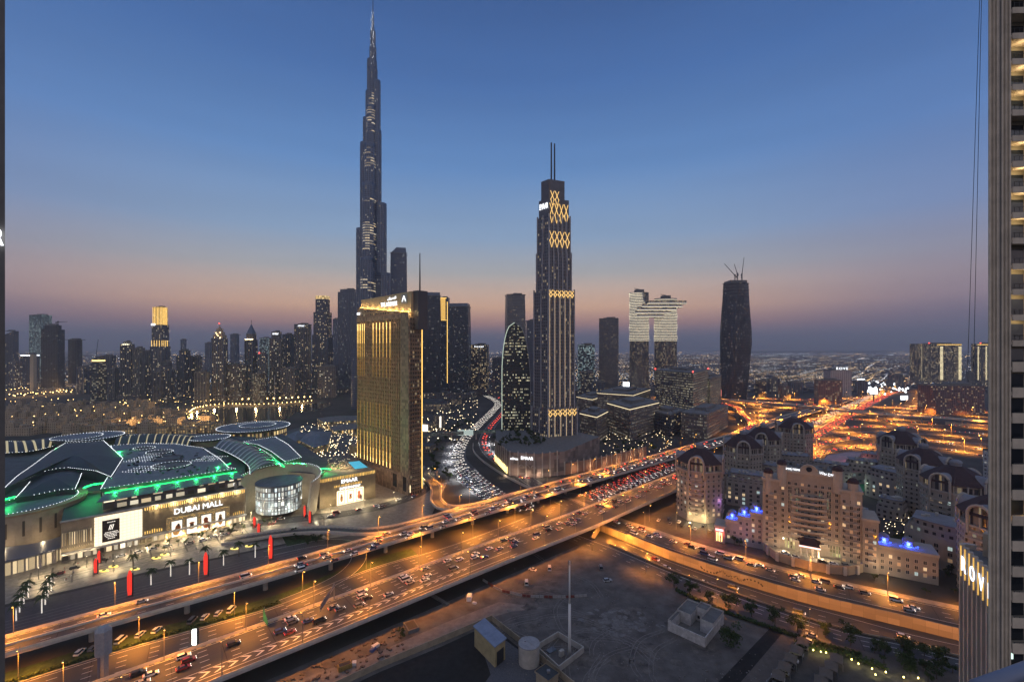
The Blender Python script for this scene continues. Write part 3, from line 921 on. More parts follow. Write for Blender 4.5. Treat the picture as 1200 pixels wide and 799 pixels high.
line_lamps(lampP, P1, 14, 210, 27, 7.4, -1, 'warm lamp along the forecourt road before the hotel', 'lamps on the forecourt road')
line_lamps(lampH, SZ, 40, 1800, 62, 0, 1, 'tall orange lamp in the middle of the far highway', 'lamps on the far highway')
for i, (P, hw) in enumerate(RP):
    nm = ['inner orange loop', 'rose-lit outer ramp', 'short ramp behind domed towers', 'middle ramp', 'ramp below the flyover', 'upper cross ramp', 'outermost far ramp', 'curved ramp before the flyover', 'upper curved ramp', 'innermost curved ramp', 'long cross ramp', 'ramp bending back west', 'ramp beside the far highway', 'round cloverleaf loop'][i]
    line_lamps(lampH, P, 20, P.len - 20, 66, hw + 1, -1, f'tall orange lamp, {nm} of the interchange', 'lamps of the interchange')
line_lamps(lampH, WR, 20, WR.len, 95, 5.2, -1, 'tall orange lamp on the white-lit curving ramp', 'lamps of the interchange', .1)
line_lamps(lampH, FL, 60, FL.len, 110, 7.2, -1, 'tall orange lamp on the high dark flyover', 'lamps of the interchange', .1)
# ================================================================ the shopping mall
setting('plaza', [(-345, 200), (-300, 184), (-226, 236), (-203, 254), (-143, 291), (-100, 300), (-60, 330), (-60, 420), (-150, 420), (-340, 300)], .06, M_pave)
U = Vector((.738, .675, 0)).normalized(); NO = Vector((U.y, -U.x, 0))       # along the mall front, and out of it towards the street
O0 = Vector((-250, 272, 0))
def FP(s, out=0.0, z=0.0):
    return O0 + U * s + NO * out + Vector((0, 0, z))
def fp2(s, out=0.0):
    p = FP(s, out); return (p.x, p.y)
def slab(mb, s0, s1, o0, o1, z0, z1, m=0, mt=None):
    mb.prism([fp2(s0, o1), fp2(s1, o1), fp2(s1, o0), fp2(s0, o0)], z0, z1, m, mt, bottom=True)
M_fin = mat('bronze_fin', (.46, .37, .24), .5, (.4, .2), metal=.2)
M_finwall = mat('bronze_wall', (.3, .24, .16), .7, (.3, .2))
mall = thing('shopping_mall', 'sprawling mall with bright billboard front, lit DUBAI MALL letters and green-edged roofs', 'shopping mall', tuple(FP(40)))
mb = MB(); slab(mb, -14, 80, -70, 0, 6.2, 23.6, 0, 1); slab(mb, -14, 80, -70, -3, 0, 6.2, 0)
mb.build('wall', [M_finwall, M_roofd], mall)
mb = MB()                                                   # upright fins
for i in range(95):
    s = 22.8 + i * .6
    if s > 79.6: break
    slab(mb, s, s + .22, 0, .5, 6.4, 23.9)
mb.build('fin_cladding', M_fin, mall)
for k in range(13): point_light('facade_flood_and_fill', tuple(FP(25 + k * 4.5, 2.6, 22.6 if k % 2 else 2.0)), 900, (1, .78, .45), mall, .3)
for k in range(4): point_light('facade_flood_and_fill', tuple(FP(-13 + k * 4, 5, 7)), 350, (1, .78, .45), mall, .3)
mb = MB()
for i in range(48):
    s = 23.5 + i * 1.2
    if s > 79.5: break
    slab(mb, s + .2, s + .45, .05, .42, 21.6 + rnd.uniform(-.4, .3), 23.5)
mb.build('fin_glow', E_gold, mall)  # glowing strips imitate uplight on the fin tops
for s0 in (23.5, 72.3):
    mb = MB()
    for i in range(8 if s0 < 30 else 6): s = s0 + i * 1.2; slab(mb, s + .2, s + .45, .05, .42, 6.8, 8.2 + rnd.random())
    mb.build('fin_glow', E_gold, mall)
mb = MB(); slab(mb, 22.6, 80, -.5, 1.2, 23.9, 24.6); slab(mb, -14.5, 22.6, -.5, .8, 23.9, 24.6); slab(mb, -14, 80, 0, 3.6, 5.4, 6.1)
mb.build('ledge', M_conc, mall)
# ground floor glass under the ledge
fs = facade('mall_shop_glass', (.3, .26, .2), (.1, .09, .07), 3.2, 6.4, (.9, .86), .85, ((1, .72, .4), (1, .9, .7)), 1.5, groups=.3)
mb = MB(); slab(mb, -14, 80, -2.8, -2.6, .1, 6.0); mb.build('shopfront', fs, mall)
# bright billboard with its dark plaque

mb = MB(); slab(mb, .2, 22.4, .1, 1.0, 5.2, 23.2)
pn = mb.build('billboard', E_panel, mall)
mb = MB()
for k in range(1, 12): slab(mb, .2 + k * 1.85 - .03, .2 + k * 1.85 + .03, 1.0, 1.06, 5.2, 23.2)
for k in range(1, 10): slab(mb, .2, 22.4, 1.0, 1.05, 5.2 + k * 1.8 - .03, 5.2 + k * 1.8 + .03)
mb.build('grid_frame', mat('panel_joint', (.25, .2, .14), .6), pn)
mb = MB(); slab(mb, 3.6, 11.6, 1.0, 1.25, 7.6, 20.6); pl = mb.build('plaque', mat('dark_brown_plaque', (.035, .025, .02), .5), pn)
E_ink = glow('plaque_ink', (1, .92, .8), .9)
mb = MB()
for a in (0, 1, 2):
    p, q = FP(6.6 + a * .75, 1.3, 14.6), FP(7.4 + a * .75, 1.3, 17.6)
    mb.beam(p, q, .34, .1)
mb.build('logo', E_ink, pl)
for k, (w, z) in enumerate(((5.4, 13.0), (6.2, 12.1), (5.6, 11.2), (4.6, 10.3), (3.0, 9.2), (3.4, 19.0))):
    mb = MB(); x = 7.6 - w / 2
    while x < 7.6 + w / 2:
        l = rnd.uniform(.25, .8); slab(mb, x, x + l, 1.26, 1.3, z, z + .32); x += l + .18
    mb.build('text_line', E_ink, pl)
# poster frame with four lit posters
mb = MB(); slab(mb, 34.4, 70, .5, 1.3, 0, 14.2, 0); fr = mb.build('poster_frame', mat('gold_mosaic', (.5, .4, .24), .45, (3, .35), metal=.3), mall)
mb = MB()
for k in range(420):
    s, z = rnd.uniform(34.6, 69.8), rnd.uniform(.3, 14)
    slab(mb, s, s + .22, 1.3, 1.34, z, z + .22)
mb.build('sparkle_dot', E_gold, fr)
sk = [mat('poster_orange', (.5, .16, .04), .6), mat('poster_brown', (.12, .07, .045), .6), mat('poster_rust', (.42, .11, .04), .6), mat('poster_amber', (.5, .28, .1), .6)]
def poster(s0, s1, z0, z1, out, kind, parent, border):
    mb = MB(); slab(mb, s0 - .35, s1 + .35, out, out + .12, z0 - .35, z1 + .35); p = mb.build('poster_border', border, parent)
    mb = MB(); slab(mb, s0, s1, out + .12, out + .2, z0, z1); p2 = mb.build('poster', E_poster, parent)
    c = (s0 + s1) / 2; w = s1 - s0; h = z1 - z0
    mb = MB()                                    # a figure in the picture: head, hair and shoulders as flat print
    def disc(cs, cz, rx, rz, m, o):
        mb.face([tuple(FP(cs + rx * math.cos(a), o, cz + rz * math.sin(a))) for a in [2 * math.pi * k / 14 for k in range(14)]], m)
    o = out + .21
    if kind == 0: disc(c + .1 * w, z0 + .55 * h, .26 * w, .2 * h, 0, o); disc(c - .05 * w, z0 + .3 * h, .34 * w, .22 * h, 3, o + .01); disc(c + .15 * w, z0 + .72 * h, .12 * w, .1 * h, 1, o + .02)
    if kind == 1: disc(c, z0 + .5 * h, .2 * w, .2 * h, 1, o); disc(c, z0 + .36 * h, .3 * w, .1 * h, 3, o + .01); disc(c, z0 + .66 * h, .26 * w, .07 * h, 0, o + .02)
    if kind == 2: disc(c - .05 * w, z0 + .68 * h, .24 * w, .17 * h, 2, o); disc(c - .02 * w, z0 + .36 * h, .32 * w, .26 * h, 2, o + .01); disc(c + .3 * w, z0 + .25 * h, .16 * w, .25 * h, 1, o + .015)
    if kind == 3: disc(c, z0 + .72 * h, .16 * w, .12 * h, 3, o); disc(c, z0 + .42 * h, .24 * w, .3 * h, 3, o + .01); disc(c, z0 + .55 * h, .1 * w, .1 * h, 1, o + .02)
    mb.build('printed_figure', sk, p2)
for k in range(4):
    s = 37.2 + k * 8.1
    poster(s, s + 5.6, 1.4, 11.6, 1.34, k, mall, M_dark)
text_part('DUBAI MALL', FP(52.2, 1.0, 17.6), U, 3.5, E_white, mall, 'lettering', 27)
# set-back upper storey, its sloping metal roof and the roof-edge bulbs
up = facade('mall_upper_glass', (.12, .11, .1), (.12, .1, .07), 6.0, 5.6, (.88, .72), .8, ((1, .75, .42), (1, .95, .75)), 1.3, groups=.2)
mb = MB(); slab(mb, 4, 79, -60, -9, 24.6, 30.2, 0, 0); mb.build('upper_storey', up, mall)
mb = MB()
a, b = [tuple(FP(1, -7, 30.4)), tuple(FP(80.5, -7, 30.4))], [tuple(FP(5, -21, 31.6)), tuple(FP(79, -21, 31.6))]
mb.face([a[0], a[1], b[1], b[0]]); mb.face([a[0], b[0], tuple(FP(5, -21, 30.2)), ]); mb.face([a[1], tuple(FP(79, -21, 30.2)), b[1]]); mb.face([b[0], b[1], tuple(FP(79, -21, 30.2)), tuple(FP(5, -21, 30.2))])
mb.face([a[1], a[0], tuple(FP(1, -7, 30.1)), tuple(FP(80.5, -7, 30.1))])
mb.build('sloping_roof', M_roofb, mall)
mb = MB(); slab(mb, 5, 80, -27, -21, 29.6, 30.0); slab(mb, 5, 80, -21.6, -21.2, 30, 31.0); slab(mb, 5, 80, -27, -26.7, 30, 31.4)
mb.build('roof_gutter', M_roofd, mall)
mb = MB(); slab(mb, 5, 80, -26.6, -26.3, 30.1, 31.0); gs = mb.build('green_light_strip', E_green, mall)
for k in range(7):
    point_light('green_light', tuple(FP(10 + k * 11, -24, 32.8)), 2400, (.03, 1, .22), mall, .5)
# main roofs behind: plates traced from their own outlines at their own level
def poly_at(px, z):
    return [tuple(G(x, y, z)[:2]) for x, y in px]
bulb_mb = MB()
def bulbs(pts, step=2.4, r=.24, mb=None, closed=False):
    mb = mb or bulb_mb
    pts = [Vector(p) for p in pts]
    if closed: pts.append(pts[0])
    P = Path(pts, .8, False)
    s = 0
    while s < P.len:
        mb.tet(P.at(s, 0, .25), r); s += step
ROOF_Z = 32.0
plate_px = [(130, 522), (165, 519.5), (205, 520), (238, 525), (258, 538), (268, 548), (276, 549), (208, 559.5), (118, 573), (128, 556), (134, 536)]
plate = poly_at(plate_px, ROOF_Z)
mb = MB(); mb.prism(plate, 26, ROOF_Z, 1, None, cap=False); mb.sheet(plate, ROOF_Z, 0)
rf = mb.build('roof_plate', [M_roofb, M_roofd], mall)
bulbs([(*p, ROOF_Z) for p in plate], closed=True)
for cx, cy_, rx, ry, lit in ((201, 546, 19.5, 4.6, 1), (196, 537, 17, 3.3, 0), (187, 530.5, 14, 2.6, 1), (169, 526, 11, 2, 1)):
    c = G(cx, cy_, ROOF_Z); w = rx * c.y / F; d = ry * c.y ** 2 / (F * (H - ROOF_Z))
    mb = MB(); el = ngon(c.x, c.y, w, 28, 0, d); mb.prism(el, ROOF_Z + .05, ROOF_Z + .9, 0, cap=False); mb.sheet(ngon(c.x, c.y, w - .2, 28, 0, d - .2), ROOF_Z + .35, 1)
    mb.build('skylight', [M_roofb, mat('dark_hole_disc', (.012, .013, .015), .4)], rf)  # dark disc stands in for the shaded depth of a roof hole
    if lit: bulbs([(*p, ROOF_Z + .8) for p in el], closed=True)
for gx, gy, n in ((158, 541, 5), (238, 540, 4), (158, 553, 4)):
    c = G(gx, gy, ROOF_Z)
    for r_ in range(n):
        bulbs([(c.x - 9, c.y + r_ * 5, ROOF_Z), (c.x + 9 + 2 * (r_ % 2), c.y + r_ * 5, ROOF_Z)], 2.2)
mb = MB()
for k in range(70):
    c = G(rnd.uniform(150, 250), rnd.uniform(526, 556), ROOF_Z)
    mb.box((c.x, c.y, ROOF_Z), (rnd.uniform(.8, 2.4), rnd.uniform(.8, 2.4), rnd.uniform(.4, 1.2)), rnd.random())
mb.build('roof_plant', M_roofd, rf)
def lit_edge(px, z, m=E_green, h=.6, lights=2, name='green_light_strip', power=2400):
    pts = [G(x, y, z) for x, y in px]
    mb = MB()
    for a, b in zip(pts, pts[1:]): mb.wall(a, b, 1.1, z - .3, z + h)
    mb.build(name, m, mall)
    P = Path(pts, 5, False)
    for k in range(lights):
        p = P.at(P.len * (k + .5) / lights); point_light('green_light', (p.x, p.y - 1.2, z + 2.0), power, (.03, 1, .22), mall, .5)
lit_edge([(131, 557), (137, 545), (143, 531)], 30.5, lights=3)
lit_edge([(132, 531), (150, 529)], 31, lights=1)
# dark membrane tent roofs
def tent(name, px_low, px_ridge, zl, zr, m):
    """fan of a double-curved roof: outline at the eaves, ridge line above"""
    lo = [G(x, y, zl) for x, y in px_low]; hi = [G(x, y, zr) for x, y in px_ridge]
    n = 14; mb = MB()
    L1 = Path(lo, 3, True); L2 = Path(hi, 3, True)
    rows = []
    for k in range(n + 1):
        t = k / n; row = []
        for j in range(9):
            w = j / 8
            a, b = L1.at(L1.len * t), L2.at(L2.len * t)
            p = a.lerp(b, w); p.z = zl + (zr - zl) * math.sin(w * math.pi / 2)
            row.append(p)
        rows.append(row)
    for k in range(n):
        for j in range(8): mb.face([rows[k][j], rows[k + 1][j], rows[k + 1][j + 1], rows[k][j + 1]])
    o = mb.build(name, m, mall, smooth=True)
    bulbs(L1.p, 2.4)
    return o
M_tent = mat('dark_tent_membrane', (.035, .04, .048), .55, (.05, .35))
big_px = [(4, 573), (20, 558), (40, 544), (60, 529), (77, 519), (100, 518), (121, 516), (133, 527), (144, 537), (137, 548), (130, 559), (113, 552), (98, 550), (80, 548), (67, 549), (50, 553), (39, 558), (20, 566)]
def domed(name, px, ze, zc, m, rings=6, pw=1.6, bulb=True):
    out = Path([G(x, y, ze) for x, y in px] + [G(*px[0], ze)], 5, False).p[:-1]
    c = sum(out, Vector()) / len(out); c.z = zc
    mb = MB(); prev = out
    for k in range(1, rings + 1):
        w = k / rings
        cur = [p.lerp(c, w) for p in out]
        for p in cur: p.z = ze + (zc - ze) * (1 - (1 - w) ** pw)
        for i in range(len(out)):
            j = (i + 1) % len(out)
            mb.face([prev[i], prev[j], cur[j], cur[i]] if k < rings else [prev[i], prev[j], c])
        prev = cur
    base = [(p.x, p.y) for p in out]
    if area2(base) < 0:
        mb.f = [f[::-1] for f in mb.f]; mb.uv = [u[::-1] for u in mb.uv]
    mb.prism(base, 22, ze, 0, cap=False)
    o = mb.build(name, m, mall, smooth=False)
    if bulb: bulbs(out, 2.4)
    return o
domed('membrane_roof', big_px, 33, 37.5, M_tent)
domed('membrane_roof', [(19, 583), (30, 571), (39, 560), (55, 555), (75, 551), (97, 551), (93, 562), (88, 573), (70, 574), (40, 580)], 30, 33, M_tent)
domed('membrane_roof', [(4, 574), (38, 560), (20, 584), (4, 588)], 28, 30, mat('green_lit_membrane', (.05, .09, .07), .6), bulb=True)
lit_edge([(5, 586), (18, 582)], 30, lights=1)
lit_edge([(98, 572), (108, 568), (122, 566)], 30.5, lights=2)
lit_edge([(64, 528), (68, 525)], 31, lights=1, power=500)
# round roofs
def round_roof(cx, cy_, rx, z, h, inner=None, under=None, m=None, n=48):
    c = G(cx, cy_, z); r = rx * c.y / F
    mb = MB(); mb.prism(ngon(c.x, c.y, r, n), z - h, z, 1, 0); mb.prism(ngon(c.x, c.y, r * .9, n), 2, z - h, 2)
    o = mb.build('round_roof', [m or M_roofb, M_roofd, under or M_finwall], mall)
    bulbs([(*p, z) for p in ngon(c.x, c.y, r - .3, n)], 2.6, .3, closed=True)
    if inner:
        mb = MB(); mb.prism(ngon(c.x + inner[0], c.y + inner[1], r * inner[2], 32), z + .05, z + 1.1, 0); mb.build('inner_disc', M_roofb, o)
        bulbs([(*p, z + 1.1) for p in ngon(c.x + inner[0], c.y + inner[1], r * inner[2], 32)], 2.4, closed=True)
    return o
arc = facade('promenade_arcade', (.3, .25, .18), (.12, .1, .06), 4, 7, (.6, .6), .8, GOLD, 1.2, groups=.1)
round_roof(298, 499.5, 38, 30, 1.6, (2, 4, .5), arc)
round_roof(106, 511, 31, 34, 3, (-6, -8, .72))
round_roof(246, 512.5, 21, 32, 1.2)
# ribbed vaults
def vault(px_a, px_b, z, rise, nrib, ribm, label='ribbed_vault', m=None, ribw=.5):
    A_ = Path([G(x, y, z) for x, y in px_a], 3, True); B_ = Path([G(x, y, z) for x, y in px_b], 3, True)
    mb = MB(); rb = MB(); n = 40; k = 8
    def pt(t, w, lift=0):
        p = A_.at(A_.len * t).lerp(B_.at(B_.len * t), w)
        return Vector((p.x, p.y, z + rise * math.sin(math.pi * w) + lift))
    for i in range(n):
        for j in range(k):
            q = [pt(i / n, j / k), pt((i + 1) / n, j / k), pt((i + 1) / n, (j + 1) / k), pt(i / n, (j + 1) / k)]
            mb.face(q)
    nrm = (Vector(mb.v[mb.f[0][1]]) - Vector(mb.v[mb.f[0][0]])).cross(Vector(mb.v[mb.f[0][2]]) - Vector(mb.v[mb.f[0][1]]))
    o = mb.build(label, m or M_roofd, mall, smooth=True)
    for i in range(nrib):
        t = (i + .5) / nrib
        rb.tube([pt(t, j / k, .18) for j in range(k + 1)], ribw, 4, 0, ry=.15)
    rb.build('rib', ribm, o)
    bulbs(A_.p, 2.4); bulbs(B_.p, 2.4)
    return o
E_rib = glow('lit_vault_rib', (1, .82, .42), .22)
vault([(133, 524), (180, 520), (222, 523)], [(140, 510), (190, 509), (231, 512)], 29, 4, 11, E_rib, ribw=.45)
vault([(3, 531), (35, 529), (62, 523)], [(3, 517), (35, 517), (70, 514)], 29, 4, 6, E_rib, ribw=.8)
vault([(251, 524), (272, 533), (290, 545), (293, 556)], [(272, 515), (298, 523), (318, 534), (330, 547)], 30, 5, 13, mat('pale_rib', (.5, .52, .55), .5), m=mat('olive_glass_vault', (.05, .055, .05), .3))
lit_edge([(285, 520), (304, 527), (320, 537), (333, 547)], 30, lights=4)
blue2 = poly_at([(283.5, 518), (322, 511.6), (338, 521), (353, 536), (334, 541), (318, 529), (302, 521)], 31)
mb = MB(); mb.prism(blue2, 8, 31, 1, 0, cap=False); mb.sheet(blue2, 31, 0); mb.build('roof_plate', [M_roofb, M_roofd], mall)
bulbs([(*p, 31) for p in blue2], 2.2, closed=True)
lit_edge([(336, 544), (352, 543), (360, 546)], 29, lights=2)
lit_edge([(368, 551), (380, 549), (388, 550)], 26, lights=2)
lit_edge([(250, 551), (262, 547), (270, 543)], 30.5, lights=2)
# flat roofs filling the block between those shapes
mb = MB()
for px, z in (([(4, 520), (60, 512), (130, 508), (240, 508), (300, 512), (290, 530), (286, 556), (200, 570), (110, 575), (4, 580)], 25.5),
              ([(284, 530), (330, 508), (352, 520), (385, 540), (378, 556), (330, 552), (290, 548)], 24.5),
              ([(330, 506), (362, 498), (418, 512), (425, 548), (378, 550), (352, 532)], 16)):
    q = poly_at(px, z); mb.prism(q, 0, z, 1, 0, cap=False); mb.sheet(q, z, 0)
mb.build('flat_roof', [mat('slate_roof', (.075, .08, .09), .7, (.15, .35)), M_sandstone], mall)
bulb_mb.build('light_string', E_bulb, mall)
# left drum with oval blue roof, and the porte-cochere canopy below it
DC = (-315, 290); DR = 32
drum = MB(); drum.prism(ngon(*DC, DR, 56), 0, 25.2, 0, 1)
for k in range(6): a = R(-75 + 24 * k); point_light('facade_flood_and_fill', (DC[0] + 38 * math.cos(a), DC[1] + 38 * math.sin(a), 11.5), 650, (1, .76, .45), mall, .5)
dr = drum.build('drum_wall', [mat('drum_stone', (.34, .28, .21), .75, (.2, .2)), M_roofd], mall)
mb = MB()
for k in range(56):
    a = 2 * math.pi * k / 56
    if k % 2 == 0: mb.box((DC[0] + (DR + .02) * math.cos(a), DC[1] + (DR + .02) * math.sin(a), 13), (.3, 1.1, 9), a)
mb.build('wall_groove', mat('dark_slot', (.08, .065, .05), .8), dr)
mb = MB(); mb.prism(ngon(*DC, DR + .8, 56), 25.2, 26.4, 0, 0); mb.build('rim', M_brown, dr)
mb = MB(); mb.sheet(ngon(*DC, DR - 4, 48), 26.55); mb.build('inner_roof', M_roofb, dr)
mb = MB(); bulbs([(*p, 26.5) for p in ngon(*DC, DR - 4, 48)], 1.8, .22, mb, True); mb.build('light_string', E_bulb, dr)
can_f = [G(4, 657, 9), G(40, 650, 9), (G(75, 640, 9)), G(106, 630.5, 9)]
can_b = [G(4, 641, 9.6), G(35, 637, 9.6), G(58, 632, 9.6), G(80, 625, 9.6)]
cf, cb = Path([G(-60, 664, 9)] + can_f, 4), Path([G(-60, 650, 9.6)] + can_b, 4)
mb = MB(); N_ = 20
ra = [cf.at(cf.len * k / N_) for k in range(N_ + 1)]; rb_ = [cb.at(cb.len * k / N_) for k in range(N_ + 1)]
lo = [p - Vector((0, 0, 1.0)) for p in ra]; lob = [p - Vector((0, 0, 1.6)) for p in rb_]
mb.strip(ra, rb_); mb.strip(lo, ra); mb.strip(lob, lo)
cn = mb.build('canopy', mat('canopy_metal', (.2, .2, .22), .4, metal=.3), mall)
for k in range(6):
    p = cf.at(cf.len * (.42 + .1 * k)) + Vector((-2.5, 2.5, 0)); MB().prism(ngon(p.x, p.y, .8, 10), 0, 8.2).build('column', M_cream, mall)
lob2 = facade('drum_lobby_glass', (.4, .34, .25), (.2, .16, .1), 3, 7.6, (.86, .9), .95, WARM, 1.5, groups=.1)
mb = MB(); P_ = Path([G(-60, 692), G(4, 676), G(45, 665), G(75, 655), G(100, 646)], 4)
mb.strip(P_.row(0, .1), P_.row(0, 7.9)) ; q = MB()
for a, b in zip(P_.p, P_.p[1:]): q.wall(a, b, .3, .1, 7.9)
q.build('lobby_glass', lob2, mall)
for k in range(5): point_light('canopy_light', tuple(cf.at(cf.len * (.4 + .13 * k)) + Vector((-3, 3, -2.4))), 800, (1, .8, .5), mall, .6)
mb = MB(); slab(mb, -13.8, -.4, -1, .6, 8.2, 17.5); mb.build('louvred_bay', facade('slotted_bay', (.2, .16, .11), (.3, .22, .12), 1.0, 9.5, (.4, .85), .9, ((1, .8, .5), (1, .8, .5)), .9, groups=.1), mall)
# rotunda of glass inside a flared portal wall
RC = Vector((-175, 342, 0)); RR = 15.5
glassm = facade('rotunda_glass', (.24, .26, .26), (.2, .24, .25), 2.2, 3.4, (.86, .84), .84, ((.75, .95, 1), (1, .93, .75)), 1.15, groups=.8, rough=.3)
mb = MB(); mb.prism(ngon(RC.x, RC.y, RR, 40), 4.6, 24, 0, 1); rot = mb.build('glass_rotunda', [glassm, M_roofb], mall)
mb = MB()
for z in (8.8, 14.6, 20.2): mb.prism(ngon(RC.x, RC.y, RR + .25, 40), z, z + .8, 0, bottom=True)
mb.build('floor_edge', M_grey, rot)
mb = MB(); mb.prism(ngon(RC.x, RC.y, RR + .6, 40), 24, 25, 0, bottom=True); mb.build('roof_rim', M_roofb, rot)
mb = MB(); mb.prism(ngon(RC.x, RC.y, 7, 40), .1, 4.6, 0, top=ngon(RC.x, RC.y, RR, 40), cap=False); mb.build('bowl', mat('steel_bowl', (.35, .36, .36), .3, metal=.7), rot)
for a in (-2.3, -1.5, -.6): point_light('rotunda_light', (RC.x + 20 * math.cos(a), RC.y + 20 * math.sin(a), 9), 900, (.95, .97, .85), mall, 1)
mb = MB(); pr, nx_ = [], 40
a0, a1 = R(212), R(-16)                                      # opening faces the street
ang = [a0 - (a0 - (a1)) * k / nx_ for k in range(nx_ + 1)]
lo_i = [RC + Vector((24 * math.cos(a), 24 * math.sin(a), 0)) for a in ang]
hi_i = [RC + Vector((27.5 * math.cos(a), 27.5 * math.sin(a), 26 + 4.5 * math.sin(math.pi * k / nx_))) for k, a in enumerate(ang)]
hi_o = [RC + Vector((29.2 * math.cos(a), 29.2 * math.sin(a), 26 + 4.5 * math.sin(math.pi * k / nx_))) for k, a in enumerate(ang)]
lo_o = [RC + Vector((26 * math.cos(a), 26 * math.sin(a), 0)) for a in ang]
mb.strip(lo_i, hi_i); mb.strip(hi_i, hi_o); mb.strip(hi_o, lo_o)
mb.face([lo_i[0], hi_i[0], hi_o[0], lo_o[0]]); mb.face([lo_o[-1], hi_o[-1], hi_i[-1], lo_i[-1]])
mb.build('portal_wall', mat('portal_stone', (.42, .37, .28), .6, (.6, .1)), mall)
for a in (196, 344, 10): point_light('facade_flood_and_fill', (RC.x + 33 * math.cos(R(a)), RC.y + 33 * math.sin(R(a)), 3.5), 700, (1, .85, .55), mall, .5)
for a in (40, 90, 140): point_light('facade_flood_and_fill', (RC.x + 20.5 * math.cos(R(a)), RC.y + 20.5 * math.sin(R(a)), 8), 900, (1, .85, .55), mall, .5)
mb = MB(); bulbs([p + Vector((0, 0, .2)) for p in hi_o], 2.2, .24, mb); mb.build('light_string', E_bulb, mall)
# bronze block with EMAAR letters and three posters
e0, e1 = Vector((-148.6, 351, 0)), Vector((-113.8, 379, 0)); UE = (e1 - e0).normalized(); NE = Vector((UE.y, -UE.x, 0))
ann = thing('retail_block', 'bronze ribbed retail block with EMAAR letters, three glowing posters and a roof pool', 'shop building', tuple((e0 + e1) / 2))
_U, _N, _O = U, NO, O0
U, NO, O0 = UE, NE, e0
LE = (e1 - e0).length
mb = MB(); slab(mb, 0, LE, -46, 0, 0, 23, 0, 1); mb.build('wall', [M_finwall, mat('roof_terrace', (.16, .14, .12), .8, (.4, .4))], ann)
mb = MB(); k = 0
while k * .62 < LE - .3: slab(mb, k * .62, k * .62 + .22, 0, .35, .2, 23.3); k += 1
mb.build('fin_cladding', M_fin, ann)
for k in range(8): point_light('facade_flood_and_fill', tuple(FP(3 + k * 5.4, 5, 6)), 420, (1, .78, .42), ann, .4)
mb = MB()
for k in range(38):
    s = .7 + k * 1.16
    if s < LE - .4: slab(mb, s, s + .34, .04, .34, 20.6 + rnd.uniform(-.3, .3), 22.9)
for k in range(19): slab(mb, 11.5 + k * 1.16, 11.84 + k * 1.16, .04, .34, 14.6, 16.0)
mb.build('fin_glow', E_gold, ann)
for k in range(3):
    s = 14 + k * 7.1
    mb = MB(); slab(mb, s - .9, s + 6.1, .36, .5, .2, 11.4); slab(mb, s - .4, s + 5.6, .5, .55, .7, 10.9); mb.build('glowing_frame', glow('poster_frame_light', (1, .82, .5), 1.2, True), ann)
    poster(s + .3, s + 4.9, 1.4, 10.2, .6, (3, 1, 2)[k], ann, M_dark)
text_part('EMAAR', O0 + U * 23 + NO * .6 + Vector((0, 0, 18.6)), U, 2.9, E_white, ann, 'lettering', 13)
text_part('ENTERTAINMENT', O0 + U * 23.5 + NO * .6 + Vector((0, 0, 13.1)), U, 1.9, E_white, ann, 'lettering', 16.5)
pool = [tuple(G(x, y, 23)[:2]) for x, y in [(408, 541.5), (421, 540), (431, 547.5), (416, 549.5)]]
mb = MB(); mb.sheet(pool, 23.12); mb.build('roof_pool', E_pool, ann)
mb = MB()
for k in range(60):
    c = G(rnd.uniform(384, 410), rnd.uniform(538, 551), 23); mb.tet((c.x, c.y, 23.8), .22)
mb.build('light_string', glow('terrace_bulb', (1, .8, .45), 3), ann)
mb = MB()
for k in range(16):
    c = G(rnd.uniform(386, 412), rnd.uniform(540, 550), 23); mb.box((c.x, c.y, 23), (rnd.uniform(2, 5), rnd.uniform(1.5, 3), rnd.uniform(1, 3)), .7)
mb.build('roof_pavilion', M_sandstone, ann)
for k in range(3): point_light('terrace_light', tuple(G(392 + 9 * k, 545, 27)), 1200, (1, .75, .4), ann, .6)
U, NO, O0 = _U, _N, _O
pv = MB()
for k in range(14): pv.face([tuple(FP(-26 + k * 8.5, 3, .075)), tuple(FP(-25.2 + k * 8.5, 3, .075)), tuple(FP(-25.2 + k * 8.5, 33 - k * .3, .075)), tuple(FP(-26 + k * 8.5, 33 - k * .3, .075))])
for k, o_ in enumerate((9.5, 19, 22.5, 30)): pv.face([tuple(FP(-30, o_, .078)), tuple(FP(95, o_, .078)), tuple(FP(95, o_ + .6, .078)), tuple(FP(-30, o_ + .6, .078))])
o = pv.build('paving_band', mat('dark_paving_band', (.09, .08, .07), .5, (.5, .3))); o['kind'] = 'structure'
for i, (x, y) in enumerate([(122, 669), (133, 664), (158, 667), (183, 654), (193, 650), (275, 643), (292, 640), (337, 621)]):
    p = G(x, y); pt = thing('glowing_planter', f'low oval planter glowing yellow on the mall plaza, {nth(i + 1)} counted from the west', 'planter', tuple(p), 0, 'glowing planters')
    mb = MB(); mb.prism(ngon(p.x, p.y, 2.6, 20, 0, 1.1), .08, .55, 0); mb.build('lit_rim', glow('planter_yellow', (1, .78, .2), .9), pt)
    mb = MB(); mb.dome((p.x, p.y, .55), 1.0, .5, 10, 3); mb.build('foliage', M_leaf, pt)
# warm pools of lamplight on the plaza
PL = Path([tuple(FP(-28, 16)), tuple(FP(20, 15)), tuple(FP(60, 17)), tuple(FP(95, 22))], 6)
line_lamps(lampP, PL, 6, PL.len, 19, 0, 1, 'warm low lamp on the mall plaza along the drop-off lane', 'lamps on the mall plaza')
PL2 = Path([tuple(FP(-30, 34)), tuple(FP(20, 32)), tuple(FP(70, 28))], 6)
line_lamps(lampP, PL2, 12, PL2.len, 26, 0, 1, 'warm low lamp on the outer edge of the mall plaza', 'lamps on the mall plaza')

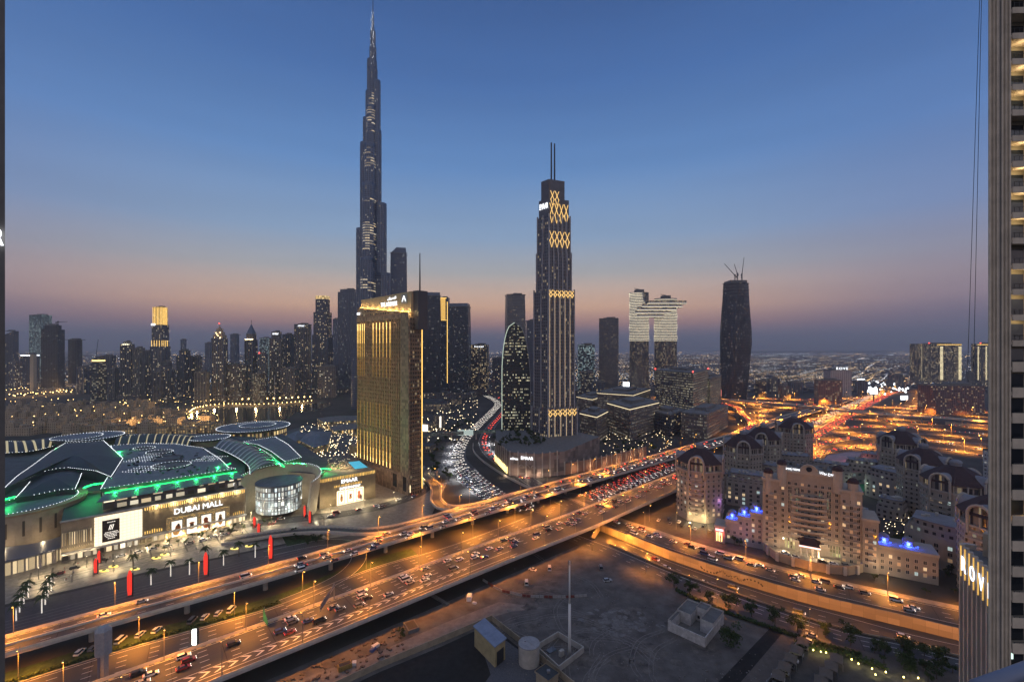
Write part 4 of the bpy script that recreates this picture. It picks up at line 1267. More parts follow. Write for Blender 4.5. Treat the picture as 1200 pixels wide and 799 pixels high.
# ================================================================ brown hotel tower in front
h0 = Vector((-150.8, 444, 0)); h1 = Vector((-86.3, 383, 0)); UH = (h1 - h0).normalized(); NH = Vector((UH.y, -UH.x, 0)); LH = (h1 - h0).length
hotel = thing('hotel_tower', 'brown slab hotel with gold light strips and THE ADDRESS roof sign beside the mall', 'hotel', tuple((h0 + h1) / 2))
def HP(s, out=0.0, z=0.0):
    return h0 + UH * s + NH * out + Vector((0, 0, z))
def hslab(mb, s0, s1, o0, o1, z0, z1, m=0, mt=None, zs=None):
    q = [tuple(HP(s, o)[:2]) for s, o in ((s0, o1), (s1, o1), (s1, o0), (s0, o0))]
    mb.prism(q, z0, z1, m, mt, bottom=True, zt=zs)
NH = -NH if NH.y > 0 else NH
DH = 11.5
zL, zRr = 163.5, 154.5
fh = facade('brown_hotel_wall', (.3, .2, .115), (.03, .025, .022), 2.9, 3.5, (.56, .56), .13, ((1, .62, .22), (1, .8, .45)), 1.4, groups=.5, rough=.7)
mb = MB(); q = ccw([tuple(HP(s, o)[:2]) for s, o in ((0, 0), (LH, 0), (LH, -DH), (0, -DH))])
hs = [zL + (zRr - zL) * ((Vector((*p, 0)) - h0).dot(UH) / LH) for p in q]
mb.prism(q, 0, 0, 0, 1, zt=hs); mb.build('wall', [fh, M_brown], hotel)
mb = MB()
for k in range(37): hslab(mb, 1.2, LH - 12, 0, .55, 20 + k * 3.5, 20.6 + k * 3.5)
mb.build('floor_band_cladding', M_brown, hotel)
for k in range(7):
    point_light('facade_flood_and_fill', tuple(HP(3 + k * 11, 9, 12)), 420, (1, .6, .32), hotel, .6)
    point_light('facade_flood_and_fill', tuple(HP(2 + k * 11, 7, 146)), 320, (1, .6, .3), hotel, .6)
    if k % 2 == 0:
        for z in (45, 80, 112): point_light('facade_flood_and_fill', tuple(HP(2 + k * 11, 16, z)), 800, (1, .6, .34), hotel, 1)  # added fill lamps in mid-air, standing in for city glow
mb = MB(); k = 0
while 1 + k * 2.9 < LH - 11:
    hslab(mb, 1 + k * 2.9, 1.7 + k * 2.9, 0, .8, 18, 149); k += 1
mb.build('pier_cladding', M_brown, hotel)
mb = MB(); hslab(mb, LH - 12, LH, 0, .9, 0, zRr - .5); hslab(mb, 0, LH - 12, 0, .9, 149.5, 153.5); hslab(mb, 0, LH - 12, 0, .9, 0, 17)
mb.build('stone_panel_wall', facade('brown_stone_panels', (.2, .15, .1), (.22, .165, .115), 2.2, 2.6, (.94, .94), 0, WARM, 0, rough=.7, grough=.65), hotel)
mb = MB(); hslab(mb, LH - 8.5, LH - 3.5, .9, 1.05, 3, 15); hslab(mb, LH - 24, LH - 18, .9, 1.05, 4, 15); mb.build('tall_window', M_darkglass, hotel)
# dark recessed bay and side face with its balconies
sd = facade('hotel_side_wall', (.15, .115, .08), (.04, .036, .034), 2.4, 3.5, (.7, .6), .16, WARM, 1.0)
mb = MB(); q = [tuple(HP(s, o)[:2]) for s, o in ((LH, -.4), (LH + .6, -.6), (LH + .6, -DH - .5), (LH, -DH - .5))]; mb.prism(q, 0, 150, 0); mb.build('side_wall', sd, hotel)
mb = MB()
for k in range(42): hslab(mb, LH + .6, LH + 2.0, -DH + 1.2, -1.5, 6 + k * 3.4, 6.3 + k * 3.4)
mb.build('balcony_slat', M_brown, hotel)
for z in (14, 50, 90, 126): p = HP(LH + 13, -2, z); point_light('facade_flood_and_fill', tuple(p), 520, (1, .62, .34), hotel, .8)  # added fill lamps to lift the dark side face
E_gold3 = glow('faint_gold_glow', (1, .56, .13), .12)
# fading uplight on the fins, imitated by glowing strips stepped in brightness
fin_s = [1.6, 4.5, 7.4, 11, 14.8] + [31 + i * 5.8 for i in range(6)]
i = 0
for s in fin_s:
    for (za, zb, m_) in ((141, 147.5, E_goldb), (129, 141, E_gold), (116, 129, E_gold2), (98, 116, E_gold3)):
        mb = MB(); hslab(mb, s - .22, s + .22, .85, 1.0, za, zb); mb.build('glow_strip', m_, hotel)
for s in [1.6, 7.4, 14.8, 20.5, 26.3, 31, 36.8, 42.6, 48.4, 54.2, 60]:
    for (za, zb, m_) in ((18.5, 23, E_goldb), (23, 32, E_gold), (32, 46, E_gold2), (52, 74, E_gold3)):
        mb = MB(); hslab(mb, s - .22, s + .22, .85, 1.0, za, zb); mb.build('glow_strip', m_, hotel)
mb = MB(); hslab(mb, LH + .7, LH + 1.2, -DH - .8, -DH - .3, 4, 152); mb.build('edge_light_strip', E_gold, hotel)
# roof sign wall, lit from below
a0_, a1_ = HP(3, -3.5), HP(LH - .5, -3.5)
mb = MB(); mb.wall(a0_, a1_, 3.0, 152, 171, 0, None, 150, 172.5)
sgn = mb.build('sign_wall', mat('sign_wall_bronze', (.42, .32, .2), .6, (.25, .2)), hotel)
mb = MB(); hslab(mb, 3, LH - 1, -1.6, -1.0, 155, 156.2, zs=None); 
mb2 = MB(); mb2.wall(HP(3, -1.2, 0), HP(LH - 1, -1.2, 0), .6, zL - .2, zL + .5, 0, None, zRr - .1, zRr + .6); mb2.build('sign_floodlight', E_gold, hotel)
for k in range(9):
    s = 5 + k * (LH - 8) / 8; z = zL + (zRr - zL) * s / LH + 1.0
    point_light('sign_floodlight_lamp', tuple(HP(s, .2, z)), 800, (1, .66, .24), hotel, .3)
text_part('THE ADDRESS', HP(LH * .60, -1.9, 163.8), UH, 3.7, E_white, sgn, 'lettering', 27)
text_part('\uFEE5\uFE8D\uFEEE\uFEE8\uFECC\uFEDF\uFE8D', HP(LH * .655, -1.9, 168.6), UH, 3.0, E_white, sgn, 'lettering', 14)
mb = MB(); mb.wall(HP(LH * .83, -1.8), HP(LH * .93, -1.8), .3, 162.5, 171, 0); em = mb.build('emblem_panel', mat('emblem_grey', (.3, .29, .28), .5), sgn)
mb = MB(); mb.beam(HP(LH * .85, -1.5, 164.5), HP(LH * .88, -1.5, 169.3), .7, .3); mb.beam(HP(LH * .91, -1.5, 164.5), HP(LH * .88, -1.5, 169.3), .7, .3); mb.build('emblem', E_white, em)
text_part('emaar', HP(4, 1.0, 157.5), UH, 2.2, E_white, hotel, 'lettering', 6)
q = [tuple(HP(s, o)[:2]) for s, o in ((LH - 1, -4), (LH + 5.5, -5), (LH + 5.5, -DH - 3), (LH - 1, -DH - 3))]
mb = MB(); mb.prism(q, 140, 173, 0); mb.build('lift_tower', mat('dark_bronze', (.07, .065, .07), .5), hotel)
p = HP(LH + 3.5, -8); mb = MB(); mb.tube([(p.x, p.y, 172), (p.x, p.y, 205)], .7, 6, 0, .35); mb.build('mast', M_dark, hotel)
point_light('beacon_light', tuple(HP(LH + 1.5, .5, 153)), 500, (1, .7, .3), hotel, .3)
mb = MB(); hslab(mb, LH - 4, LH + 1, -.5, -.2, 3, 9); mb.build('lobby_window', E_shop, hotel)
# hotel's low brown podium towards the mall
mb = MB(); hslab(mb, -25, 30, -40, -4, 0, 26); mb.build('podium', [M_brown], hotel)
# ================================================================ the supertall tower
by = 927.0
BX = x_at(437, by)
bt = thing('supertall_tower', 'immensely tall stepped blue-glass tower tapering to a needle spire above all others', 'skyscraper', (BX, by, 0))
fB = facade('steel_blue_curtain_wall', (.1, .125, .19), (.035, .05, .085), 1.8, 3.8, (.75, .5), .03, ((1, .75, .4), (1, .95, .8)), 2.2, groups=2.2, band=True, rough=.35)
fB2 = facade('steel_blue_lit_floors', (.1, .125, .19), (.05, .06, .09), 9, 5.2, (.97, .36), .62, ((1, .72, .36), (1, .86, .6)), 1.2, groups=.5, rough=.35, band=True)
def lobe(mb, ang, r0, r1, w, z0, z1, m=0):
    """one wing of the three-winged plan: a rounded bar from the core outwards"""
    d = Vector((math.cos(ang), math.sin(ang))); n = Vector((-d.y, d.x)); c = Vector((BX, by))
    pts = [c + n * -w]
    k = 7
    e = max(r1 - w, .5)
    for i in range(k + 1):
        a = -math.pi / 2 + math.pi * i / k
        pts.append(c + d * (e + w * math.cos(a)) + n * (w * math.sin(a)))
    pts.append(c + n * w)
    mb.prism([tuple(p) for p in pts], z0, z1, m, 1)
WING = {'east_wing': (R(-14), [(0, 150, 44, 12), (150, 273, 38, 11.5), (273, 414, 29, 11), (414, 563, 17.5, 9.5), (563, 664, 15.7, 7.5), (664, 705, 8, 5)]),
        'west_wing': (R(194), [(0, 120, 42, 12), (120, 363, 32, 11.5), (363, 537, 24.5, 11), (537, 588, 19, 9), (588, 643, 14, 7.5), (643, 708, 11, 6)]),
        'street_wing': (R(-98), [(0, 210, 46, 12), (210, 300, 40, 11.5), (300, 450, 31, 11), (450, 530, 24, 10), (530, 610, 17, 8.5), (610, 690, 11, 7)])}
for nm, (a, tiers) in WING.items():
    mb = MB()
    for i, (z0, z1, r1, w) in enumerate(tiers):
        lobe(mb, a, 0, r1, w, z0, z1, 0)
    o = mb.build(nm, [fB, M_bluesteel], bt)
    mb = MB()
    for z0, z1, r1, w in tiers:
        lobe(mb, a, 0, r1 + .5, w + .5, z1 - 4.5, z1 + 2.2, 0)
    mb.build('terrace_parapet', [M_bluesteel, M_bluesteel], o)
    mb = MB()
    d = Vector((math.cos(a), math.sin(a)))
    for z0, z1, r1, w in tiers[1:]:
        for k in range(8):
            an = -math.pi / 2 + math.pi * k / 7
            p = Vector((BX, by)) + d * (max(r1 - w, .5) + (w + .35) * math.cos(an)) + Vector((-d.y, d.x)) * (w + .35) * math.sin(an)
            mb.box((p.x, p.y, z0), (.55, .55, z1 - z0 - 4), 0)
    mb.build('steel_fin_rib', mat('bright_steel_fin', (.2, .24, .32), .35, metal=.6), o)
mb = MB()
for r, z0, z1 in ((13, 0, 600), (9.5, 600, 690), (7, 690, 735), (5.6, 735, 768)):
    mb.prism(ngon(BX, by, r, 14), z0, z1, 0, 1)
mb.build('core', [fB, M_bluesteel], bt)
mb = MB(); mb.tube([(BX, by, 760), (BX, by, 800)], 3.2, 8, 0, 2.2); mb.tube([(BX, by, 798), (BX, by, 836)], 1.5, 6, 0, .5)
mb.build('spire', [M_bluesteel], bt)
mb = MB()
for k in range(40): mb.tet((BX + rnd.uniform(-3, 4), by - rnd.uniform(5, 7.3), 690 + k * 2.9), .65)
mb.build('spire_light', E_bulb, bt)
# lit mechanical and sky-lobby floors of the street wing
mb = MB(); d = Vector((math.cos(R(-98)), math.sin(R(-98))))
for z0, z1, r1, w in ((482, 522, 24.35, 10.35), (555, 588, 17.4, 8.9), (590, 606, 17.4, 8.9), (318, 372, 31.35, 11.35), (414, 422, 31.4, 11.4), (236, 262, 40.4, 11.9), (610, 640, 11.4, 7.4)):
    mb = MB(); lobe(mb, R(-98), 0, r1, w, z0, z1, 0); mb.build('lit_floor', [fB2, M_bluesteel], bt)

# ================================================================ skyline towers, each read off its own outline
FAC = {
    'dark': facade('dark_glass_tower', (.05, .055, .07), (.025, .03, .042), 4.0, 3.8, (.7, .6), .09, WARM, 2.6),
    'dim': facade('dim_concrete_tower', (.075, .078, .095), (.03, .033, .042), 4.2, 3.8, (.6, .5), .07, WARM, 2.6),
    'resi': facade('residential_tower', (.085, .09, .115), (.025, .028, .036), 4.2, 4.0, (.55, .55), .13, WARM, 3.2, groups=.9),
    'resi2': facade('beige_residential_tower', (.125, .12, .13), (.025, .028, .036), 4.2, 4.0, (.55, .55), .14, ((1, .72, .35), (1, .92, .7)), 3.2, groups=.9),
    'teal': facade('teal_office_tower', (.06, .075, .085), (.04, .06, .07), 3.0, 3.8, (.92, .55), .42, COOL, 1.2, band=True),
    'office': facade('office_tower', (.07, .068, .075), (.03, .035, .04), 3.4, 3.8, (.85, .5), .3, ((1, .8, .45), (1, .92, .7)), 1.0, band=True),
    'blue': facade('blue_glass_tower', (.08, .1, .15), (.04, .055, .09), 2.4, 3.6, (.82, .7), .05, WHITE, 1.0, rough=.35),
    'white': facade('striped_hotel', (.55, .52, .46), (.025, .025, .03), 60, 4.2, (1.0, .56), 0.0, WARM, 0, rough=.6),
    'hotel': facade('hotel_tower_wall', (.09, .085, .085), (.03, .03, .035), 4.0, 4.0, (.62, .5), .38, WARM, 1.8, groups=1.0),
    'brown': facade('pink_brown_block', (.17, .105, .105), (.04, .035, .04), 4.2, 3.8, (.5, .45), .2, WARM, 1.8),
    'construct': facade('tower_under_construction', (.06, .06, .065), (.018, .02, .026), 3.6, 3.6, (.8, .7), .03, WHITE, 1.0),
}
def base_xy(x0, x1, ybase, rz, k=.85):
    """centre and size of the rectangle whose corners span x0..x1 in the photograph and whose nearest corner stands on ybase"""
    y = depth_of(ybase); w = (x1 - x0) * y / F; cx = x_at((x0 + x1) / 2, y); cy_ = y + w * .4
    for _ in range(25):
        q = rect(cx, cy_, w, w * k, rz)
        xs = [600 + F * p[0] / p[1] for p in q]; a, b = min(xs), max(xs)
        w *= (x1 - x0) / (b - a); cx += ((x0 + x1) / 2 - (a + b) / 2) * cy_ / F
        cy_ += y - min(p[1] for p in rect(cx, cy_, w, w * k, rz))
    return cx, cy_, w, w * k, y
TOWERS = []
M_bronze2 = mat('dark_bronze_panel', (.11, .11, .125), .5, (.2, .2))
def tower(label, x0, x1, ytop, ybase, style='box', mt='dark', rz=0.0, k=.85, tiers=None, name='tower', cat='tower', group='skyline towers', podium=True, sign=None, lit_top=None, mast=0, plant=True, roofm=None, red=False):
    cx, cy_, w, d, yb = base_xy(x0, x1, ybase, rz, k)
    zt = z_at(ytop, yb)
    root = thing(name, label, cat, (cx, cy_, 0), group=group)
    fm = FAC.get(mt, mt) if isinstance(mt, str) else mt
    rm = roofm or M_concd
    mb = MB()
    if style == 'box':
        t = tiers or [(1.0, 1.0)]
        z = 0
        for fr, sc in t:
            mb.prism(rect(cx, cy_, w * sc, d * sc, rz), z, zt * fr, 0, 1); z = zt * fr - .02
    elif style == 'round':
        mb.prism(ngon(cx, cy_, w / 2, 28, 0, d / 2), 0, zt, 0, 1)
    elif style == 'slant':
        q = ccw(rect(cx, cy_, w, d, rz)); mb.prism(q, 0, zt, 0, 1, zt=[zt * (.93 if i in (0, 3) else 1) for i in range(4)])
    elif style == 'curve':                     # bulging sides, sliced round top
        n = 18
        prev = None
        for i in range(n):
            z0, z1 = zt * i / n, zt * (i + 1) / n
            f = lambda z: .86 + .14 * math.sin(math.pi * min(z / zt, 1) * .72 + .35)
            mb.prism(ccw(rect(cx, cy_, w * f(z0), d * f(z0), rz)), z0, z1, 0, 1, top=ccw(rect(cx, cy_, w * f(z1), d * f(z1), rz)), cap=(i == n - 1))
    shaft = mb.build('shaft', [fm, rm], root)
    ts = (tiers or [(1, 1)])[-1][1]
    if plant:
        m2 = MB(); m2.prism(rect(cx, cy_, w * ts + .6, d * ts + .6, rz), zt - .6, zt + .9, 0, cap=False); m2.build('parapet', rm, root)
        m2 = MB(); m2.box((cx + w * .12, cy_, zt), (w * ts * .45, d * ts * .5, 4.5), rz); m2.box((cx - w * .2 * ts, cy_ - d * .1, zt), (w * ts * .2, d * ts * .3, 2.6), rz); m2.build('roof_plant', rm, root)
    if style == 'box' and mt in ('resi', 'resi2', 'dim', 'hotel'):
        fins(root, cx, cy_, w, d, 0, zt * (tiers or [(1, 1)])[0][0], rz, rnd.choice([2, 3, 4, 5]), rnd.choice([M_concd, M_bluesteel, M_bronze2]), .7, rnd.uniform(.8, 2.2))
    if podium:
        m2 = MB(); m2.prism(rect(cx, cy_, w * 1.5, d * 1.5, rz), 0, 14, 0, 1); m2.build('podium', [FAC['resi2'], rm], root)
    if sign:
        X = Vector((math.cos(rz), math.sin(rz), 0)); c = Vector((cx, cy_, 0)) - Vector((-X.y, X.x, 0)) * (d * ts / 2 + .4)
        text_part(sign, c + Vector((0, 0, zt - 4.5)), X, 4.2, E_white, root, 'lettering', w * .55)
    if lit_top:
        m2 = MB(); h, em_ = lit_top; m2.prism(rect(cx, cy_, w * ts + 1, d * ts + 1, rz), zt - h, zt + .5, 0, 1); m2.build('lit_crown', [em_, rm], root)
    if mast:
        m2 = MB(); m2.tube([(cx, cy_, zt), (cx, cy_, zt + mast)], .9, 6, 0, .3); m2.build('mast', M_dark, root)
    if red:
        m2 = MB(); m2.ball((cx - w * .3, cy_ - d * ts / 2 + 1, zt + 3), 1.6); m2.build('beacon', E_red, root)
    TOWERS.append(root)
    return root, cx, cy_, w, d, zt
def balcony_bands(root, cx, cy_, w, d, zt, rz, step=3.5, out=.8, m=None, z0=16, h=.7):
    mb = MB(); z = z0
    while z < zt - 3:
        mb.prism(rect(cx, cy_, w + out * 2, d + out * 2, rz), z, z + h, 0, bottom=True); z += step
    mb.build('balcony_slat', m or M_concd, root)
def fins(root, cx, cy_, w, d, z0, z1, rz, n, m, out=.8, fw=.8, name='fin_cladding'):
    mb = MB(); c, s = math.cos(rz), math.sin(rz)
    for i in range(n + 1):
        x = -w / 2 + w * i / n
        for yy in (-d / 2 - out / 2,):
            mb.box((cx + c * x - s * yy, cy_ + s * x + c * yy, z0), (fw, out, z1 - z0), rz)
    for i in range(1, n):
        y = -d / 2 + d * i / n
        for xx in (-w / 2 - out / 2, w / 2 + out / 2):
            mb.box((cx + c * xx - s * y, cy_ + s * xx + c * y, z0), (out, fw, z1 - z0), rz)
    mb.build(name, m, root)
T = tower
# left part of the skyline, going right
T('grey tower with slanted roof at the extreme western end of the skyline', 4, 22, 388, 452, 'slant', 'dim', .2)
r_, a, b, w, d, z = T('tall office tower with teal lit floors rising behind the cranes', 34, 61, 369, 446, 'box', 'teal', -.15, .6, lit_top=None)
T('dark unlit tower under construction carrying a tower crane on its roof', 48, 76, 381, 461, 'box', 'construct', .25, .8, tiers=[(.94, 1), (1, .72)])
T('dark rounded tower under construction just right of the crane tower', 76, 100, 398, 455, 'round', 'construct', 0, .9, tiers=None, plant=True)
T('low tower with white sign and pale corner strip below the teal office tower', 24, 46, 416, 453, 'box', 'dim', .1, sign=None, lit_top=(3, E_white))
r_, a, b, w, d, z = T('slim cream stair tower lit by golden floodlights among dark blocks', 35, 43, 415, 458, 'box', mat('lit_cream_wall', (.5, .42, .3), .7), 0, .9, podium=False)
r_, a, b, w, d, z = T('slender block with one golden penthouse floor standing by the old town', 106, 125, 420, 479, 'box', 'office', -.2, .9, tiers=[(.9, 1), (1, .8)])
mb = MB(); mb.prism(rect(a, b, w * .82, d * .82, -.2), z - 6, z - 3.5); mb.build('lit_floor', E_goldb, r_)
T('lower dark block behind the slender golden-penthouse block', 118, 136, 417, 462, 'box', 'dim', .1)
r_, a, b, w, d, z = T('broad residential tower with a white-lit roof line, left of the gold-crowned stepped tower', 141, 158, 401, 470, 'box', 'resi', .3, .9, tiers=[(.97, 1), (1, .6)])
mb = MB(); mb.prism(rect(a, b, w * .7, d * 1.03, .3), z * .955, z * .97); mb.build('lit_floor', glow('pale_roof_light', (1, .9, .6), 1.6), r_)
T('beige residential tower joined to the broad one with the white-lit roof line', 156, 170, 408, 470, 'box', 'resi2', -.1, .9)
T('shorter dark residential tower between two taller ones left of the gold crown', 166, 179, 412, 466, 'box', 'resi', .1)
# gold-crowned stepped hotel tower
r_, a, b, w, d, z = T('tall stepped hotel tower with golden floodlit crown in the western skyline', 176, 200, 360, 462, 'box', 'resi2', -.1, .75, tiers=[(.55, 1), (.8, .86), (1, .72)])
fins(r_, a, b, w * .72, d * .72, z * .8, z + 1, -.1, 6, E_gold, .5, 1.0, 'glow_strip')
fins(r_, a, b, w * .86, d * .86, z * .55, z * .62, -.1, 4, E_gold, .5, .8, 'glow_strip')
fins(r_, a, b, w, d, 15, 40, -.1, 3, E_gold, .5, 1.2, 'glow_strip')
text_part('hotel', (a - w * .25, b - d * .47, z * .8 + 4), (1, 0, 0), 5, E_white, r_, 'lettering', 14) if False else None
mb = MB(); mb.box((a - w * .3, b - d * .46, z * .8 - 2), (w * .3, .6, 5)); mb.build('lit_panel', E_white, r_)
T('wide lower residential block in front of the gold-crowned stepped tower', 184, 206, 424, 472, 'box', 'resi', .2, .7, tiers=[(.8, 1), (1, .6)])
T('small blue-lit round tower far behind the residential blocks', 210, 220, 398, 440, 'round', 'blue', 0, podium=False)
T('dark residential tower in front of the small blue round one', 207, 226, 411, 468, 'box', 'resi', -.3, .9, tiers=[(.9, 1), (1, .7)])
T('narrow dim tower between the blue round tower and the domed stone tower', 226, 237, 418, 466, 'box', 'resi', .2)
T('pale bluish slim tower far behind the stone towers', 240, 249, 402, 446, 'box', 'blue', .1, podium=False)
def crown_pyramid(root, cx, cy_, w, d, z, h, rz, m, steps=3, bulb=None, mast=6):
    mb = MB()
    for i in range(steps):
        s0, s1 = 1 - i / steps * .75, 1 - (i + .6) / steps * .75
        mb.prism(rect(cx, cy_, w * s0, d * s0, rz), z + h * i / steps, z + h * (i + 1) / steps, 0, top=None)
    mb.prism(ccw(rect(cx, cy_, w * .25, d * .25, rz)), z + h, z + h * 1.3, 0, top=ccw(rect(cx, cy_, .4, .4, rz)))
    o = mb.build('crown', m, root)
    mb = MB(); mb.tube([(cx, cy_, z + h * 1.3), (cx, cy_, z + h * 1.3 + mast)], .5, 5, 0, .2); mb.build('mast', M_dark, o)
    if bulb:
        mb = MB()
        for k in range(10): mb.ball((cx + rnd.uniform(-.4, .4) * w, cy_ - d / 2 - .5, z + rnd.uniform(-3, h * .7)), .9, 0, 5)
        mb.build('crown_light', bulb, o)
r_, a, b, w, d, z = T('stone residential tower with a stepped lit crown and tiny red beacon', 248, 267, 396, 471, 'box', 'resi2', .15, .9, plant=False)
crown_pyramid(r_, a, b, w * .85, d * .85, z, 22, .15, M_sandstone, 3, E_warm)
mb = MB(); mb.ball((a, b - 2, z + 34), 1.3); mb.build('beacon', E_red, r_)
T('blue glass tower with flat rounded top behind the stone-crowned tower', 268, 282, 392, 448, 'round', 'blue', 0, .7)
T('low residential block in front of the flat-topped blue tower', 262, 288, 428, 470, 'box', 'resi2', -.2, .7)
r_, a, b, w, d, z = T('dark tower with pointed blue pyramid cap and a lit ring below it', 287, 302, 398, 468, 'box', 'resi', -.1, .95, plant=False)
mb = MB(); q = ccw(rect(a, b, w, d, -.1)); mb.prism(ccw(rect(a, b, w * .8, d * .8, -.1)), z, z + 14, 0); mb.prism(ccw(rect(a, b, w * .8, d * .8, -.1)), z + 14, z + 38, 1, top=ccw(rect(a, b, .6, .6, -.1)))
mb.build('pyramid_cap', [FAC['resi2'], M_bluesteel], r_)
mb = MB()
for k in range(10): mb.ball((a + (k - 4.5) / 10 * w, b - d / 2 - .6, z + 1), .9, 0, 5)
mb.build('crown_light', E_warm, r_)
mb = MB(); mb.tube([(a, b, z + 37), (a, b, z + 48)], .5, 5); mb.build('mast', M_dark, r_)
T('short tower topped by a red light between two taller residential towers', 302, 314, 415, 468, 'box', 'resi', .1, red=True)
T('teal-lit office block half hidden behind the red-lit tower', 304, 318, 396, 446, 'box', 'teal', 0)
T('wide residential tower with a small white roof sign, west of the ribbed one', 316, 332, 389, 465, 'box', 'resi2', .2, .8, tiers=[(.9, 1), (1, .75)], sign='emaar')
T('plain residential tower shouldering the wide one with the white roof sign', 331, 345, 392, 463, 'box', 'resi', -.15, .8)
r_, a, b, w, d, z = T('ribbed residential slab with white lettering on its parapet', 345, 365, 380, 458, 'box', 'resi', .05, .7, sign='emaar')
fins(r_, a, b, w, d, 14, z - 6, .05, 7, M_sandstone, .8, .9)
r_, a, b, w, d, z = T('dark tapering tower with a glowing golden box crown', 366, 390, 350, 461, 'box', 'resi', -.05, .8, tiers=[(.62, 1), (.86, .9), (1, .7)], plant=False)
mb = MB(); mb.prism(rect(a, b, w * .7, d * .7, -.05), z, z + 9, 0, 1); mb.build('lit_crown', [facade('gold_screen', (.4, .3, .15), (.6, .45, .2), 1.6, 9, (.85, .9), 1, GOLD, 1.4, groups=0), M_concd], r_)
T('pale thin tower showing between the golden-crowned and the dark ribbed towers', 390, 397, 374, 450, 'box', 'blue', 0)
r_, a, b, w, d, z = T('dark ribbed blue tower standing tight against the left side of the supertall', 396, 421, 339, 461, 'box', 'blue', .12, .7, tiers=[(.975, 1), (1, .8)])
fins(r_, a, b, w, d, 10, z * .97, .12, 9, M_bluesteel, .7, .8)
r_, a, b, w, d, z = T('rounded-top blue tower just right of the supertall, above the brown hotel', 457, 477.5, 296, 466, 'curve', 'blue', .2, .7)
mb = MB(); mb.prism(ccw(rect(a, b, w * .9, d * .9, .2)), z, z + 14, 0, top=ccw(rect(a + 6, b, w * .55, d * .8, .2))); mb.build('crown', M_bluesteel, r_)
# twin dark curved towers and the gold-edged one between them
for lab, x0, x1, yt, rz in (('left one of two matching dark curved towers beside the brown hotel', 491, 517, 346, .16), ('right one of two matching dark curved towers, the shorter of the pair', 525, 552, 359, -.1)):
    r_, a, b, w, d, z = T(lab, x0, x1, yt, 467, 'curve', facade('diamond_tower', (.035, .045, .065), (.018, .024, .036), 3.0, 3.6, (.8, .6), .05, WHITE, 1.0), rz, .7)
    mb = MB(); mb.prism(rect(a, b, w * .9, d * .95, rz), z - .5, z + 8, 0, top=None); mb.build('crown', M_bluesteel, r_)
    balcony_bands(r_, a, b, w * .86, d * .86, z, rz, 3.6, .25, M_bluesteel, 16, .4)
r_, a, b, w, d, z = T('slim tower edged in gold light between the two matching dark towers', 513.5, 527, 349, 462, 'box', 'blue', 0, .8)
mb = MB(); mb.box((a + w * .38, b - d / 2 - .5, 30), (1.3, .6, z - 40)); mb.box((a - w * .1, b - d / 2 - .5, z - 1.5), (w * .8, .6, 1.5)); mb.box((a - w * .1, b - d / 2 - .5, z - 60), (w * .8, .6, 1.2)); mb.build('edge_light_strip', E_gold, r_)
mb = MB(); mb.box((a - w * .05, b - d / 2 - .4, z - 58), (w * .5, .4, 56)); mb.build('lit_panel', E_gold2, r_)
T('mid-height tower with a lit white roof beyond the curving boulevard', 552, 573, 404, 462, 'box', 'hotel', -.1, .8, sign='hotel')
T('lower dark tower beside the boulevard, right of the white-roofed one', 577, 590, 420, 462, 'box', 'resi', .15)
T('tall grey curved tower rising behind the pointed-arch glass building', 591.5, 616, 345, 472, 'curve', facade('grey_tall_tower', (.16, .155, .16), (.04, .042, .05), 2.6, 3.4, (.6, .5), .1, WARM, 1.1), .15, .8)
T('blue slab tower squeezed between the pointed-arch building and the stepped tower', 616, 630, 376, 470, 'box', 'blue', .1, .8)
T('dark office slab immediately right of the tall stepped tower', 677, 697, 404, 464, 'box', 'teal', -.1, .7)
T('plain grey-brown slab tower standing alone left of the striped twin towers', 702, 725, 373, 462, 'box', facade('grey_brown_slab', (.13, .12, .125), (.05, .05, .055), 3.4, 3.6, (.7, .4), .12, WARM, .9), -.3, .55)
for i, (x0, x1, yt, yb) in enumerate(((680, 696, 436, 466), (694, 708, 448, 470), (553, 566, 424, 455), (128, 140, 432, 468), (60, 74, 424, 448), (90, 108, 430, 462), (10, 26, 424, 456), (228, 246, 436, 474), (296, 312, 438, 472), (330, 352, 432, 468), (372, 396, 430, 466), (180, 192, 436, 474))):
    T(['small office block at the foot of the dark slab near the stepped tower', 'small block beside the plain grey-brown slab', 'small block under the white-roofed boulevard tower', 'small block at the foot of the broad lit-roof tower',
       'small block under the crane tower', 'small block right of the rounded construction tower', 'small block at the foot of the slanted-roof tower', 'small residential block before the domed stone tower', 'small residential block before the pointed blue cap tower',
       'small residential block before the white-signed tower', 'small residential block before the golden-box tower', 'small residential block before the gold-crowned stepped tower'][i], x0, x1, yt, yb, 'box', ['office', 'resi', 'resi2', 'dim'][i % 4], rnd.uniform(-.3, .3), .8, podium=False)

